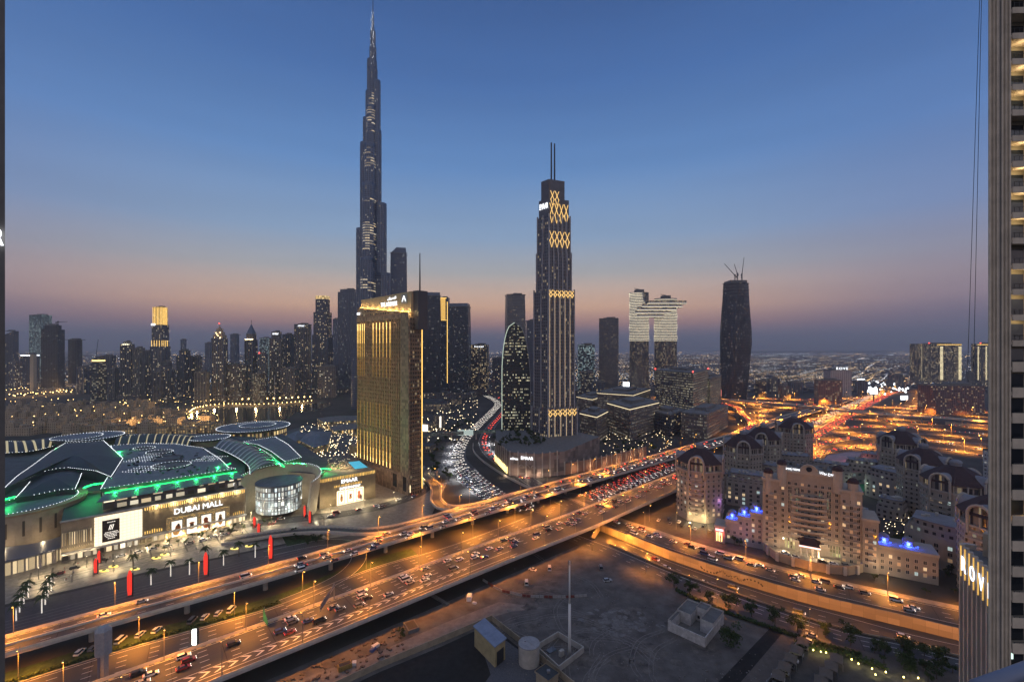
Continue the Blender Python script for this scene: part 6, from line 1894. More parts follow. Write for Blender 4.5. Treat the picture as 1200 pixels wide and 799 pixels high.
domed_tower('domed apartment tower standing alone beside the packed street, shops lit at its foot', 140, 339, 16.5, 41, R(14), True)
domed_tower('domed apartment tower next behind the one beside the packed street', 199, 392, 15.5, 41, R(20))
domed_tower('domed apartment tower partly hidden behind its neighbour, close to the far flyover', 236, 427, 15.5, 41, R(10))
domed_tower('domed apartment tower farthest back, against the interchange ramps', 299, 482, 17, 41, R(25))
domed_tower('domed apartment tower at the back of the eastern row, a blue light on its roof', 349, 408, 17.5, 41, R(-30))
domed_tower('domed apartment tower second in the eastern row with a green-lit gable window', 305, 337, 15.5, 41, R(-22))
domed_tower('broad domed apartment tower of the eastern row with the largest arched gable', 281, 288, 17, 41, R(-25), True)
domed_tower('domed apartment tower of the eastern row half hidden by the near concrete tower', 243, 226, 16, 42, R(-30))
# curved white mid-rise wings
def wing(label, c, w, d, rz, h, bend=.0, windows=True, setb=True):
    root = thing('midrise_block', label, 'apartment block', (c[0], c[1], 0), group='white mid-rise apartment blocks')
    ca, sa = math.cos(rz), math.sin(rz)
    def outl(w, d, b):
        pts = []
        for k in range(9):
            x = -w / 2 + w * k / 8; pts.append((x, -d / 2 - b * (1 - (2 * x / w) ** 2)))
        pts += [(w / 2, d / 2), (-w / 2, d / 2)]
        return [(c[0] + ca * x - sa * y, c[1] + sa * x + ca * y) for x, y in pts]
    q = outl(w, d, bend)
    mb = MB(); mb.prism(q, 0, h - 6.6, 0, 1); mb.build('wall', [fWhite if not windows else M_whiter, M_roofgrey], root)
    if windows: add_windows(root, q, 1.5, int((h - 8) / 3.3), 3.3, 3.5, 1.9, 2.0, 100, (.66, .14, .1, .1))
    zz = h - 6.6
    for k, s in enumerate((.93, .82)):
        q2 = outl(w * s, d * (s - .06), bend * s); mb = MB(); mb.prism(q2, zz, zz + 3.3, 0, 1); mb.build('set_back_storey', [fWhite, M_roofgrey], root)
        mb = MB(); qq = outl(w * (s + .08), d * (s + .05), bend * (s + .05)); mb.prism(qq, zz - .2, zz + 1.0, 0, cap=False); mb.sheet(qq, zz + .02, 0); mb.build('terrace_parapet', M_whiter, root)
        zz += 3.3
    mb = MB(); qq = outl(w * .86, d * .8, bend * .8); mb.prism(qq, zz, zz + .5, 0, 0, bottom=True); mb.build('roof_slab', M_roofgrey, root)
    mb = MB()
    for k in range(9):
        x, y = rnd.uniform(-.36, .36) * w, rnd.uniform(-.25, .25) * d; mb.box((c[0] + ca * x - sa * y, c[1] + sa * x + ca * y, zz + .5), (rnd.uniform(1, 3), rnd.uniform(1, 3), rnd.uniform(.8, 2)), rz)
    mb.build('roof_plant', M_conc, root)
    return root
wing('white mid-rise block between the single domed tower and the big beige hotel', (193, 362), 40, 18, R(-28), 25, 2)
wing('white mid-rise block curving behind the beige hotel below the second domed tower', (222, 392), 34, 16, R(-40), 25, 2, False)
wing('white curved block stepping down from the back of the eastern row of domed towers', (318, 372), 42, 20, R(-62), 24, 5)
wing('white curved block with stepped pale roof decks in front of the broad domed tower', (258, 262), 46, 22, R(-48), 24, 6)
wing('white mid-rise block behind the far domed tower with dim windows', (270, 440), 34, 16, R(-20), 22, 2, False)
wing('white mid-rise block close to the lit sports court behind the beige hotel', (330, 425), 30, 16, R(-30), 20, 2, False)
for i, (c, w, d, rz, h) in enumerate([((252, 372), 26, 14, -.5, 24), ((286, 408), 30, 14, -.7, 22), ((312, 318), 24, 15, -1.0, 22), ((240, 320), 20, 12, -.6, 12), ((280, 335), 16, 12, -.9, 14), ((222, 330), 18, 10, -.4, 9), ((364, 448), 34, 16, -.5, 20), ((176, 384), 16, 12, -.4, 20)]):
    wing(['stepped block tucked between the second and third domed towers', 'stepped block in front of the far domed tower', 'stepped block squeezed behind the broad domed tower', 'low garden block behind the blue-lit terraces', 'small block below the second eastern domed tower', 'low villa in the hotel garden', 'stepped block beside the rose-lit hall', 'narrow block behind the single domed tower'][i], c, w, d, rz, h, 1.5, False)
# the beige hotel in front
q0, q1 = Vector((152, 284)), Vector((225, 240)); UR = (q1 - q0).normalized(); NR = Vector((UR.y, -UR.x)); NR = NR if NR.y < 0 else -NR
H0 = Vector((163, 277))
def RP_(s, o=0.0): p = H0 + UR * s + NR * o; return (p.x, p.y)
rot_ = thing('beige_hotel', 'big beige hotel with stepped wings, white roof lettering and blue-lit terraces above the underpass', 'hotel', (H0.x, H0.y, 0))
def rblock(nm, s0, s1, o0, o1, z0, z1, m=None, win=None, parent=None, mt=None):
    q = [RP_(s0, o0), RP_(s1, o0), RP_(s1, o1), RP_(s0, o1)]
    mb = MB(); mb.prism(q, z0, z1, 0, 1); o = mb.build(nm, [m or M_stone, mt or M_roofgrey], parent or rot_); return ccw(q)
segs = [('main_block', 0, 30, 0, -16, 0, 50), ('side_wing', -9, 0, 1.5, -15, 0, 44), ('side_wing', 30, 40, 1.5, -15, 0, 43), ('side_wing', 40, 47, 3.0, -14, 0, 29), ('low_wing', 47, 72, 1.0, -14, 0, 15),
        ('low_wing', -16, -9, 0, -14, 0, 21), ('low_wing', -23, -16, 0, -14, 0, 17.5), ('low_wing', -30, -23, 0, -13, 0, 14), ('corner_pavilion', -36, -30, 3, -10, 0, 10)]
allq = []
for nm, s0, s1, o0, o1, z0, z1 in segs:
    allq.append((rblock(nm, s0, s1, o0, o1, z0, z1), z1, nm))
budget = 100
WMK = {}
wroot_n = 0
for q, z1, nm in allq:
    n = int((z1 - 4) / 3.35)
    add_windows(rot_, q, 2.2 if nm != 'main_block' else 8, n - (2 if nm == 'main_block' else 0), 3.35, 3.3, 1.35, 1.8, most=26 if nm == 'main_block' else 9, frac=(.86, .05, .03, .06))
# cornices, tall glazed bays, balconies of the middle, roof turrets
mb = MB()
for q, z1, nm in allq: mb.prism(offset(q, .45), z1 - .5, z1 + .9, 0, bottom=True)
for q, z1, nm in allq[:3]: mb.prism(offset(q, .3), 12.5, 13.1, 0, bottom=True); mb.prism(offset(q, .3), z1 - 8, z1 - 7.5, 0, bottom=True)
mb.build('cornice', M_whiter, rot_)
for s in (5.2, 9.2, 20.5, 24.5):
    mb = MB(); mb.prism([RP_(s - .9, .02), RP_(s + .9, .02), RP_(s + .9, .22), RP_(s - .9, .22)], 27, 41, 0); mb.build('tall_window', facade('tall_bay_glass', (.3, .26, .22), (.025, .03, .03), 1.1, 2.2, (.8, .8), .2, ((.6, .9, .6), (1, .8, .5)), .5), rot_)
for k in range(9):
    z = 9 + k * 3.35
    if z > 36: break
    mb = MB(); bow = [(s, 2.2 * math.sin(math.pi * (s - 6) / 18)) for s in [6 + 18 * i / 12 for i in range(13)]]
    pts = [RP_(s, o + .2) for s, o in bow] + [RP_(24, 0), RP_(6, 0)]
    mb.prism(pts, z, z + .3, 0, bottom=True)
    A_, B_ = [Vector((*RP_(s, o + .2), z + .3)) for s, o in bow], [Vector((*RP_(s, o + .2), z + 1.25)) for s, o in bow]
    mb.strip(A_, B_); mb.build('balcony', M_whiter, rot_)
for s, z0, zt, o in ((-4.5, 8, 38, 1.5), (33, 8, 38, 1.5), (37, 8, 38, 1.5), (43.5, 6, 24, 3.0)):
    z = z0
    while z < zt: rblock('balcony', s - 1.2, s + 1.2, o, o + 1.1, z, z + 1.1, M_whiter, mt=M_whiter); z += 3.35
for s in (-6, 1.2, 28.8, 36):
    mb = MB(); zt = 44 if s in (-6, 36) else 50
    p = RP_(s, -.5); mb.prism(ngon(p[0], p[1], 2.6, 10), zt - 9, zt + 4, 0, 0); mb.dome((p[0], p[1], zt + 4), 2.9, 3, 10, 3, 1); mb.build('corner_turret', [M_whiter, M_maroon], rot_)
mb = MB(); P_ = [Vector((*RP_(15 + 4.5 * math.cos(b), .4), 50.5 + 5 * math.sin(b))) for b in [math.pi * k / 12 for k in range(13)]]
mb.tube(P_, .5, 6); mb.face([tuple(p) for p in P_]); g = mb.build('arched_gable', M_whiter, rot_)
mb = MB(); mb.face([(*RP_(15 + 1.5 * math.cos(a), .95), 53 + 1.5 * math.sin(a)) for a in [2 * math.pi * k / 14 for k in range(14)]]); mb.build('round_window', M_darkglass, g)
mb = MB(); mb.prism([RP_(2, -2), RP_(28, -2), RP_(28, -14), RP_(2, -14)], 50, 52.5, 0, 0); 
for k in range(14): p = RP_(rnd.uniform(3, 27), rnd.uniform(-12, -3)); mb.box((p[0], p[1], 52.5), (rnd.uniform(1, 3), rnd.uniform(1, 2), rnd.uniform(.8, 2.5)), .4)
p = RP_(15, -6); mb.tube([(p[0], p[1], 52), (p[0], p[1], 60)], .25, 5); mb.build('roof_plant', M_concd, rot_)
u3 = (UR.x, UR.y, 0)
text_part('murooj rotana', (*RP_(6.2, .8), 52.0), u3, 2.0, E_white, rot_, 'lettering', 8.2)
text_part('\uFE8E\uFEE7\uFE8E\uFE97\uFEED\uFEAD \uFE9D\uFEED\uFEAE\uFEE4\uFEDF\uFE8D', (*RP_(24.4, .8), 51.6), u3, 2.2, E_white, rot_, 'lettering', 8.4)
# entrance portico, terrace drive with cars, lit glass
mb = MB(); mb.prism([RP_(10, .5), RP_(20, .5), RP_(20, 8.5), RP_(10, 8.5)], 9.2, 10.6, 0, 1, bottom=True); mb.prism([RP_(9, 0), RP_(21, 0), RP_(19, 7), RP_(11, 7)], 10.6, 13.2, 1, top=[RP_(11, 0), RP_(19, 0), RP_(17.5, 4), RP_(12.5, 4)])
por = mb.build('portico', [M_stone, M_maroon], rot_)
mb = MB()
for s in (10.8, 13.6, 16.4, 19.2): p = RP_(s, 7.6); mb.prism(ngon(p[0], p[1], .45, 10), 4, 9.2)
mb.build('column_cladding', M_cream, por)
mb = MB(); mb.prism([RP_(9.8, 8.6), RP_(20.2, 8.6), RP_(20.2, 8.8), RP_(9.8, 8.8)], 9.6, 10.3, 0); mb.build('sign_strip', glow('pink_sign', (1, .55, .5), 1.6), por)
for s in (2.5, 25):
    mb = MB(); mb.prism([RP_(s, .05), RP_(s + 5.5, .05), RP_(s + 5.5, .3), RP_(s, .3)], 4.3, 10.5, 0); mb.build('lobby_window', facade('lobby_glass_hotel', (.3, .26, .2), (.1, .1, .06), 1.4, 2.1, (.8, .85), .8, ((.8, 1, .4), (1, .8, .4)), .9, groups=.2), rot_)
mb = MB()
tp = [RP_(-8, 2), RP_(-2, 12), RP_(6, 15), RP_(15, 16), RP_(24, 15), RP_(33, 12), RP_(40, 4)]
mb.prism(tp, 0, 4, 0, 1); P_ = Path([(*p, 4) for p in tp], 3, False)
a, b, c, d = P_.row(-.2, 0), P_.row(-.2, 1), P_.row(.2, 1), P_.row(.2, 0); mb.strip(a, b); mb.strip(b, c); mb.strip(c, d)
mb.build('drive_terrace', [M_sandstone, M_pave], rot_)
mb = MB()
for k in range(7): p = P_.at(P_.len * (k + .6) / 7.2, -.5); mb.box((p.x, p.y, 0), (1.6, 1.2, 4.6), P_.head(P_.len * (k + .6) / 7.2))
mb.build('buttress_cladding', M_cream, rot_)
for s, o, pw in ((11, 5, 330), (15, 6, 500), (19, 5, 330), (4, 6, 200), (27, 6, 200), (34, 8, 150)): point_light('portico_light', (*RP_(s, o), 8.2), pw, (1, .78, .45), rot_, .4)
# blue terrace lights
for s0, s1, z in ((-16, -9, 21), (-23, -16, 17.5), (-30, -23, 14), (47, 54, 15), (56, 66, 15)):
    mb = MB()
    for k in range(4): p = RP_(s0 + (s1 - s0) * (k + .5) / 4, -3 - 2 * (k % 2)); mb.box((p[0], p[1], z), (1.0, .5, 1.4), .3)
    mb.build('blue_lamp', E_blue, rot_)
    point_light('blue_light', (*RP_((s0 + s1) / 2, -4), z + 2.2), 1800, (.03, .07, 1), rot_, .5)
    mb = MB(); p = RP_((s0 + s1) / 2, -7); mb.prism(ngon(p[0], p[1], 2.4, 10), z, z + 3.4, 0); mb.dome((p[0], p[1], z + 3.4), 2.7, 2.2, 10, 3, 1); mb.build('terrace_pavilion', [M_whiter, M_roofgrey], rot_)
point_light('blue_light', (*RP_(-20, 10), 9), 500, (.1, .1, 1), rot_, .5)
for s, pw, c in ((-33, 900, (1, .1, .12)), (-44, 1500, (1, .08, .15))): point_light('red_light', (*RP_(s, 4), 6), pw, c, rot_, .5)
for x_, y_, z_, c_ in ((145, 300, 5, (1, .75, .45)), (176, 258, 6, (1, .7, .4)), (200, 244, 6, (1, .7, .4)), (160, 268, 6, (1, .7, .4))): point_light('street_fill', (x_, y_, z_), 1500, c_, rot_, .6)  # added fill lamps for warm street light on the hotel foot
point_light('violet_light', (150, 322, 14), 500, (.5, .25, 1), rot_, .6)
mb = MB(); p = RP_(-33, 3.2); mb.prism([RP_(-35.5, 3.1), RP_(-31, 3.1), RP_(-31, 3.3), RP_(-35.5, 3.3)], 7.6, 8.8, 0); mb.build('neon_sign', glow('pink_neon', (1, .3, .3), 3), rot_)
mb = MB()
for s in (-35, -33.6, -32.2): mb.prism([RP_(s, 3.05), RP_(s + .5, 3.05), RP_(s + .5, 3.2), RP_(s, 3.2)], 1, 6.5, 0)
mb.build('lit_slot', E_goldb, rot_)
# lit shops at the foot of the single domed tower
for k, (x, y) in enumerate(((126, 325), (131, 322.5), (137, 321.5))): point_light('shop_light', (x, y - 2.5, 3.4), 1500, (1, .8, .4), rot_, .5)
# low dark hall with rose-lit glass roof, and the floodlit court
hall = thing('low_hall', 'low curved hall with rose-lit glass roof in front of the interchange ramps', 'hall', (375, 515, 0))
hq = [tuple(G(*p, 10)[:2]) for p in [(958, 548), (985, 556), (1030, 553), (1052, 545), (1040, 533), (1000, 530), (970, 534)]]
mb = MB(); mb.prism(hq, 0, 11, 0, 1); mb.build('wall', [facade('hall_wall', (.3, .27, .25), (.06, .1, .1), 6, 6, (.8, .4), .3, COOL, .5), mat('rose_lit_roof', (.3, .16, .16), .35, (.2, .5))], hall)  # rose light is put into the roof colour
mb = MB(); mb.prism(offset(ccw(hq), .8), 10.4, 11.6, 0, cap=False); mb.build('roof_edge', M_whiter, hall)
for k in range(3): point_light('rose_light', tuple(G(1000 + 18 * k, 535, 17)), 2600, (1, .25, .25), hall, 1)
cq = [tuple(G(*p)[:2]) for p in [(988, 566), (1012, 576), (1022, 566), (1000, 558)]]
setting('court', cq, .1, mat('green_court', (.06, .3, .14), .8))
for k in range(2): point_light('court_floodlight', tuple(G(1002 + 6 * k, 566, 9)), 500, (.75, 1, .8), hall, .5)

# ================================================================ near tower on the right with its balconies
YN = 62.0
xn = x_at(1158, YN); px_m = YN / F
nt = thing('concrete_tower', 'near pale concrete tower with deep balconies filling the edge of the view', 'tower', (xn + 12, YN + 8, 0))
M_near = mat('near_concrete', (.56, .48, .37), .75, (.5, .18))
mb = MB(); mb.prism([(xn, YN), (xn + 2.55, YN - .4), (xn + 36, YN + 30), (xn + 34, YN + 30)], 0, 200, 0); mb.build('column', M_near, nt)
mb = MB()
for k, x in enumerate((.05, .5, .95, 1.1, 1.5, 1.9, 2.4)): mb.box((xn + x, YN - .12 - .4 * x / 2.55, 0), (.08 if k % 2 else .18, .16, 200))
mb.build('rib', mat('near_concrete_rib', (.58, .5, .39), .6, (.5, .2)), nt)
mb = MB(); mb.box((xn + 1.3, YN - .24, 0), (.55, .06, 200)); mb.build('glass_strip', mat('near_glass_strip', (.12, .13, .15), .15, spec=.8), nt)
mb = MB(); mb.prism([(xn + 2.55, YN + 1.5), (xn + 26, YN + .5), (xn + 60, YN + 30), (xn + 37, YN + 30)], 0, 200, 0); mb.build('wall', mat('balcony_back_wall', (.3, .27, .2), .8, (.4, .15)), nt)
for k in range(58):
    z = 1.2 + k * 3.45
    if z < 78 or z > 178: continue
    zc = z
    up_ = z > H
    fl = MB(); fl.prism([(xn + 2.5, YN - .6), (xn + 26, YN - 1.6), (xn + 26, YN + 2.0), (xn + 2.5, YN + 2.0)], z, z + .32, 0, bottom=True)
    fl.prism([(xn + 2.6, YN - .7), (xn + 26, YN - 1.7), (xn + 26, YN - 1.55), (xn + 2.6, YN - .55)], z - .25, z + (.55 if up_ else 1.1), 0, bottom=True)
    o = fl.build('balcony', M_near, nt)
    mb = MB(); mb.tube([(xn + 2.8, YN - .6, z + 1.25), (xn + 14, YN - 1.1, z + 1.25)], .035, 5); 
    for j in range(16): mb.tube([(xn + 2.9 + j * .7, YN - .62, z + .5), (xn + 2.9 + j * .7, YN - .62, z + 1.25)], .02, 4)
    mb.build('railing', M_dark, o)
    gw = MB(); gw.box((xn + 4.9, YN + 1.35, z + .35), (2.6, .2, 2.5)); gw.box((xn + 9.4, YN + 1.15, z + .35), (4.0, .2, 2.5))
    gw.build('balcony_door', M_darkglass, o)
for zl in (128.2, 131.6, 135.1, 142, 145.4, 149, 152.3, 159, 162.7, 166): point_light('balcony_light', (xn + 5, YN + .3, zl), 40, (1, .72, .38), nt, .3)
ze = z_at(596, YN); point_light('balcony_light', (xn + 4.4, YN - .0, ze), 30, (1, .6, .2), nt, .2)
mb = MB(); mb.box((xn + 3.8, YN + 1.2, z_at(776, YN) - .3), (1.8, .1, .8)); mb.build('lit_window', glow('green_white_window', (.7, 1, .85), .8), nt)
# suspended ropes of the cleaning gondola
for lab, x, x2 in (('paler of two suspended work ropes hanging beside the near concrete tower', 1150, 1134), ('second suspended work rope, the one closer to the near concrete tower', 1151.5, 1141)):
    y = 70.0; mb = MB(); mb.tube([(x_at(x, y), y, z_at(-60, y)), (x_at(x2, y), y, z_at(430, y))], .035, 5)
    tag(mb.build('hanging_rope', M_dark), lab, 'rope')
# narrow building with vertical ROVE letters
rv0, rv1 = Vector((144, 145)), Vector((129, 117)); ur = (rv1 - rv0).normalized(); nr = Vector((ur.y, -ur.x)); nr = nr if nr.x < 0 else -nr
rv = thing('ribbed_hotel', 'beige ribbed hotel block with glowing ROVE letters beside the near concrete tower', 'hotel', (140, 135, 0))
zr = 61
back = [tuple(rv0), tuple(rv1), tuple(rv1 - nr * 22), tuple(rv0 - nr * 22)]
mb = MB(); mb.prism(back, 0, zr, 0, 1); mb.build('wall', [facade('rove_wall', (.3, .26, .22), (.04, .035, .035), 3.4, 3.3, (.5, .5), .08, WARM, .8), M_concd], rv)
L_ = (rv1 - rv0).length
mb = MB(); gl_ = MB()
for k in range(10):
    p = rv0 + ur * (L_ * (k + .15) / 10) + nr * .5
    mb.box((p.x, p.y, 0), (.95, 1.3, zr + 1.5), math.atan2(ur.y, ur.x))
    p2 = p + nr * .5 + ur * .6
    gl_.box((p2.x, p2.y, zr - 8.5), (.12, .3, 9.6), math.atan2(ur.y, ur.x))
mb.build('fin_cladding', M_cream, rv); gl_.build('fin_glow', E_gold2, rv)
mb = MB(); mb.prism([tuple(rv0 + nr * .2), tuple(rv0 - ur * 1.2 + nr * .2), tuple(rv0 - ur * 1.2 - nr * 3), tuple(rv0 - nr * 3)], 0, zr + 1.5, 0); mb.build('end_pier', M_cream, rv)
for k, ch in enumerate('ROVE'):
    p = rv0 + ur * (5.2 + k * 6.2) + nr * 1.5
    text_part(ch, (p.x, p.y, zr - 3.4 ), (ur.x, ur.y, 0), 4.4, glow('cool_letter', (.75, .85, 1), 1.5), rv, 'lettering', 3.4)
mb = MB()
for k in range(4): p = rv0 + ur * (4 + 5 * k) - nr * (6 + k); mb.box((p.x, p.y, zr), (3.5, 5, 7 - k), .6)
mb.build('roof_plant', M_sandstone, rv)
# edge of the neighbouring tower, with the end of its lit lettering
mb = MB(); mb.prism([(-23.6, 19.8), (-22.07, 19.8), (-27.2, 24), (-29, 24)], 0, 175, 0)
ne = thing('neighbouring_tower', 'grey edge of the adjoining tower with the last letter of a lit sign', 'tower', (-24, 22, 0))
mb.build('wall', mat('adjoining_wall', (.12, .115, .11), .7, (1, .15)), ne)
text_part('R', (-22.2, 19.7, z_at(280, 20)), (1, 0, 0), .72, E_white, ne, 'lettering', .38)
# balcony handrail at the viewer's feet
hr = thing('handrail', 'dark blue-grey balcony handrail crossing the lower corner next to the viewer', 'handrail', (1.9, 1.9, 123.5))
mb = MB(); mb.tube([(x_at(1145, 1.7), 1.7, z_at(806, 1.7)), (x_at(1260, 2.2), 2.2, z_at(762, 2.2))], .028, 10); mb.build('rail', mat('rail_paint', (.16, .19, .27), .4), hr, smooth=True)
mb = MB(); mb.tube([(x_at(1230, 2.05), 2.05, 122), (x_at(1230, 2.05), 2.05, z_at(775, 2.05))], .02, 8); mb.build('post', M_grey, hr)
# ================================================================ trees
def leaf_crown(mb, c, rx, rz, n, leaf, rr, m=0, flat=.75):
    """leaf-sized faces gathered in clumps through the crown"""
    clumps = [(rr.gauss(0, .42), rr.gauss(0, .42), rr.gauss(0, .4), rr.uniform(.28, .5)) for _ in range(max(6, n // 45))]
    for i in range(n):
        q = clumps[i % len(clumps)]
        v = Vector((rr.gauss(0, 1), rr.gauss(0, 1), rr.gauss(0, 1))).normalized() * (rr.random() ** .4) * q[3]
        p = Vector((c[0] + (q[0] + v.x) * rx, c[1] + (q[1] + v.y) * rx, c[2] + (q[2] + v.z) * rz))
        a = Vector((rr.gauss(0, 1), rr.gauss(0, 1), rr.gauss(0, .6))).normalized(); b = a.cross(Vector((rr.gauss(0, 1), rr.gauss(0, 1), rr.gauss(0, 1)))).normalized()
        s = leaf * rr.uniform(.6, 1.3)
        mb.face([p - a * s - b * s * .5, p + a * s - b * s * .5, p + a * s * .8 + b * s * .5, p - a * s * .8 + b * s * .5], m)
def make_tree(h, r, n, seed, name='tree', leaf=.34, m=None):
    rr = random.Random(seed); root = thing(name, 'tree', 'tree')
    mb = MB(); mb.tube([(0, 0, 0), (.1, .05, h * .25), (0, .1, h * .5)], .22, 7, 0, .13)
    for k in range(5):
        a = k * 1.3 + rr.random(); mb.tube([(0, .05, h * .42), (math.cos(a) * r * .3, math.sin(a) * r * .3, h * .62), (math.cos(a) * r * .6, math.sin(a) * r * .6, h * .75)], .1, 5, 0, .03)
    mb.build('trunk', M_trunk, root)
    mb = MB(); leaf_crown(mb, (0, 0, h * .68), r, h * .36, n, leaf, rr); mb.build('crown', m or M_leaf, root)
    root.location = (0, 0, -500); return remember(root)
def make_palm(h, seed, lit):
    rr = random.Random(seed); root = thing('palm_tree', 'palm', 'palm tree')
    mb = MB(); mb.tube([(0, 0, 0), (.05, 0, h * .5), (0, 0, h)], .27, 8, 0, .2); mb.build('trunk', E_trunk if lit else M_trunk, root)
    if lit:
        g = MB(); 
        for k in range(int(h / .45)): g.prism(ngon(0, 0, .285, 8), .3 + k * .45, .38 + k * .45, 0, cap=False)
        g.build('light_chain', mat('wire_wrap', (.1, .09, .07), .7), root)
    mb = MB()
    for k in range(34):
        a = 2 * math.pi * k / 34 + rr.uniform(-.15, .15); el = rr.uniform(-.25, 1.15); L_ = rr.uniform(2.4, 3.4)
        pts = []
        for j in range(6):
            t = j / 5; pts.append(Vector((math.cos(a) * L_ * t * math.cos(el * .7), math.sin(a) * L_ * t * math.cos(el * .7), h + L_ * (math.sin(el) * t - .75 * t * t))))
        s = Vector((-math.sin(a), math.cos(a), 0))
        for j in range(5):
            w0, w1 = .34 * (1 - (j / 5) ** 2) + .05, .34 * (1 - ((j + 1) / 5) ** 2) + .02
            for sg in (-1, 1):
                dz = Vector((0, 0, -.18)); mb.face([pts[j], pts[j + 1], pts[j + 1] + s * sg * w1 + dz, pts[j] + s * sg * w0 + dz])
    mb.build('fronds', M_palm, root)
    root.location = (0, 0, -500); return remember(root)
TREES = [make_tree(7.5, 3.6, 620, 3), make_tree(6.5, 3.0, 520, 5), make_tree(8.5, 3.4, 600, 8)]
BUSHY = make_tree(6.5, 4.2, 800, 11)
SMALL = [make_tree(4.5, 1.9, 300, 21, leaf=.26), make_tree(5.5, 2.3, 320, 22, leaf=.3)]
PALM, PALM2 = make_palm(8.0, 4, True), make_palm(8.5, 6, False)
FARTREE = [make_tree(8, 4, 150, 31, leaf=.8), make_tree(7, 3.4, 130, 32, leaf=.8)]
protos += TREES + SMALL + FARTREE + [BUSHY, PALM, PALM2]
def plant(proto, p, label, group, sc=1.0, z=0):
    dup(proto, (p[0], p[1], z), rnd.uniform(0, 6.28), label, group, sc)
for i, (x, y) in enumerate([(790, 688), (808, 696), (830, 708), (854, 714), (881, 722), (908, 733), (935, 741), (967, 747), (997, 756), (1030, 764), (1065, 773), (1099, 783)]):
    plant(TREES[i % 3], G(x, y), f'street tree in the row beside the underpass, {nth(i + 1)} from the sandy-lot end', 'row of street trees', rnd.uniform(.75, 1.1))
plant(BUSHY, G(857, 757), 'wide dark bush-like tree beside the small white walled house', None, 1.15)
plant(SMALL[1], G(469, 748), 'round lone tree by the rubble under the near flyover', None, .9)
for i, (x, y) in enumerate([(177, 685), (200, 675), (222, 673), (262, 662), (299, 653)]):
    plant(PALM, G(x, y), f'lit-trunk palm along the plaza edge, {nth(i + 1)} from the west', 'lit palms on the plaza edge')
for i, (x, y) in enumerate([(19, 727), (23, 717), (28, 707), (33, 700), (49, 718), (53, 708), (56, 700), (60, 692)]):
    plant(PALM, G(x, y), f'lit-trunk palm in the double row before the drum, {nth(i % 4 + 1)} of the {"outer" if i < 4 else "inner"} line', 'lit palms before the drum')
for i, (x, y) in enumerate([(241, 658), (280, 652), (156, 668)]):
    plant(PALM2, G(x, y), f'unlit palm among the lit ones on the plaza edge, {nth(i + 1)} from the east', 'unlit palms on the plaza')
for i in range(18):
    p = FP(24 + i * 4 + rnd.uniform(-1, 1), 8 + 5 * (i % 3) + rnd.uniform(-1, 1))
    plant(SMALL[i % 2], p, f'small plaza tree before the DUBAI MALL front, {nth(i // 3 + 1)} of its {["inner", "middle", "outer"][i % 3]} line', 'small plaza trees', rnd.uniform(.6, .9))
hq_ = [tuple(G(*p)[:2]) for p in [(327, 622), (345, 626), (372, 628), (392, 637), (360, 641), (338, 643)]]
setting('garden_bed', hq_, .09, M_grass)
for i in range(14):
    p = G(rnd.uniform(330, 384), rnd.uniform(625, 638)); plant(SMALL[i % 2], p, f'small tree in the planted bed beside the flyover, {nth(i + 1)} from its west corner', 'trees of the planted bed', rnd.uniform(.6, 1))
for i in range(58):
    p = G(rnd.uniform(586, 652) if i % 3 else rnd.uniform(586, 632), rnd.uniform(505, 523), 23); plant(FARTREE[i % 2], p, f'dark tree on the roof garden of the walled podium, {nth(i + 1)} counted across', 'roof garden trees', .7, 23)
for i in range(26):
    p = G(rnd.uniform(655, 770), rnd.uniform(512, 534)); plant(FARTREE[i % 2], p, f'dark tree in the planted strip before the office blocks, {nth(i + 1)} along', 'trees before the office blocks', rnd.uniform(.7, 1))
for i in range(26):
    t = i / 26; p = E1.at(150 + 330 * t, e1h(150) * .9 + 6 + rnd.uniform(0, 14)); plant(FARTREE[i % 2], p, f'tree on the mall side of the curving boulevard, {nth(i + 1)} going away', 'trees along the boulevard', rnd.uniform(.7, 1.1))
for i in range(16):
    p = E2.at(110 + i * 14, -12 - rnd.uniform(0, 5)); plant(FARTREE[i % 2], p, f'tree on the tower side of the curving boulevard, {nth(i + 1)} going away', 'trees along the boulevard', rnd.uniform(.6, .9))
for i in range(20):
    p = G(rnd.uniform(1020, 1125), rnd.uniform(762, 799)); 
    if (p - Vector((0, 0, 0))).x < 0: continue
    plant(SMALL[i % 2] if i % 3 else TREES[0], p, f'garden tree in the lit park by the car shelters, {nth(i + 1)} of the clump', 'trees of the lit park', rnd.uniform(.6, 1))
for i in range(14):
    p = G(rnd.uniform(830, 895), rnd.uniform(612, 640)); plant(SMALL[i % 2], p, f'small tree on the bank below the single domed tower, {nth(i + 1)} along', 'trees below the domed tower', rnd.uniform(.7, 1.2))
for i in range(14):
    p = G(rnd.uniform(1010, 1120), rnd.uniform(655, 700)); plant(SMALL[i % 2], p, f'small tree in the court east of the beige hotel, {nth(i + 1)} along', 'trees east of the beige hotel', rnd.uniform(.7, 1.1))
for i in range(12):
    p = G(rnd.uniform(1035, 1070), rnd.uniform(598, 640)); plant(SMALL[i % 2], p, f'garden tree between the beige hotel and the white curved block, {nth(i + 1)} counted back', 'trees of the hotel garden', rnd.uniform(.9, 1.3))
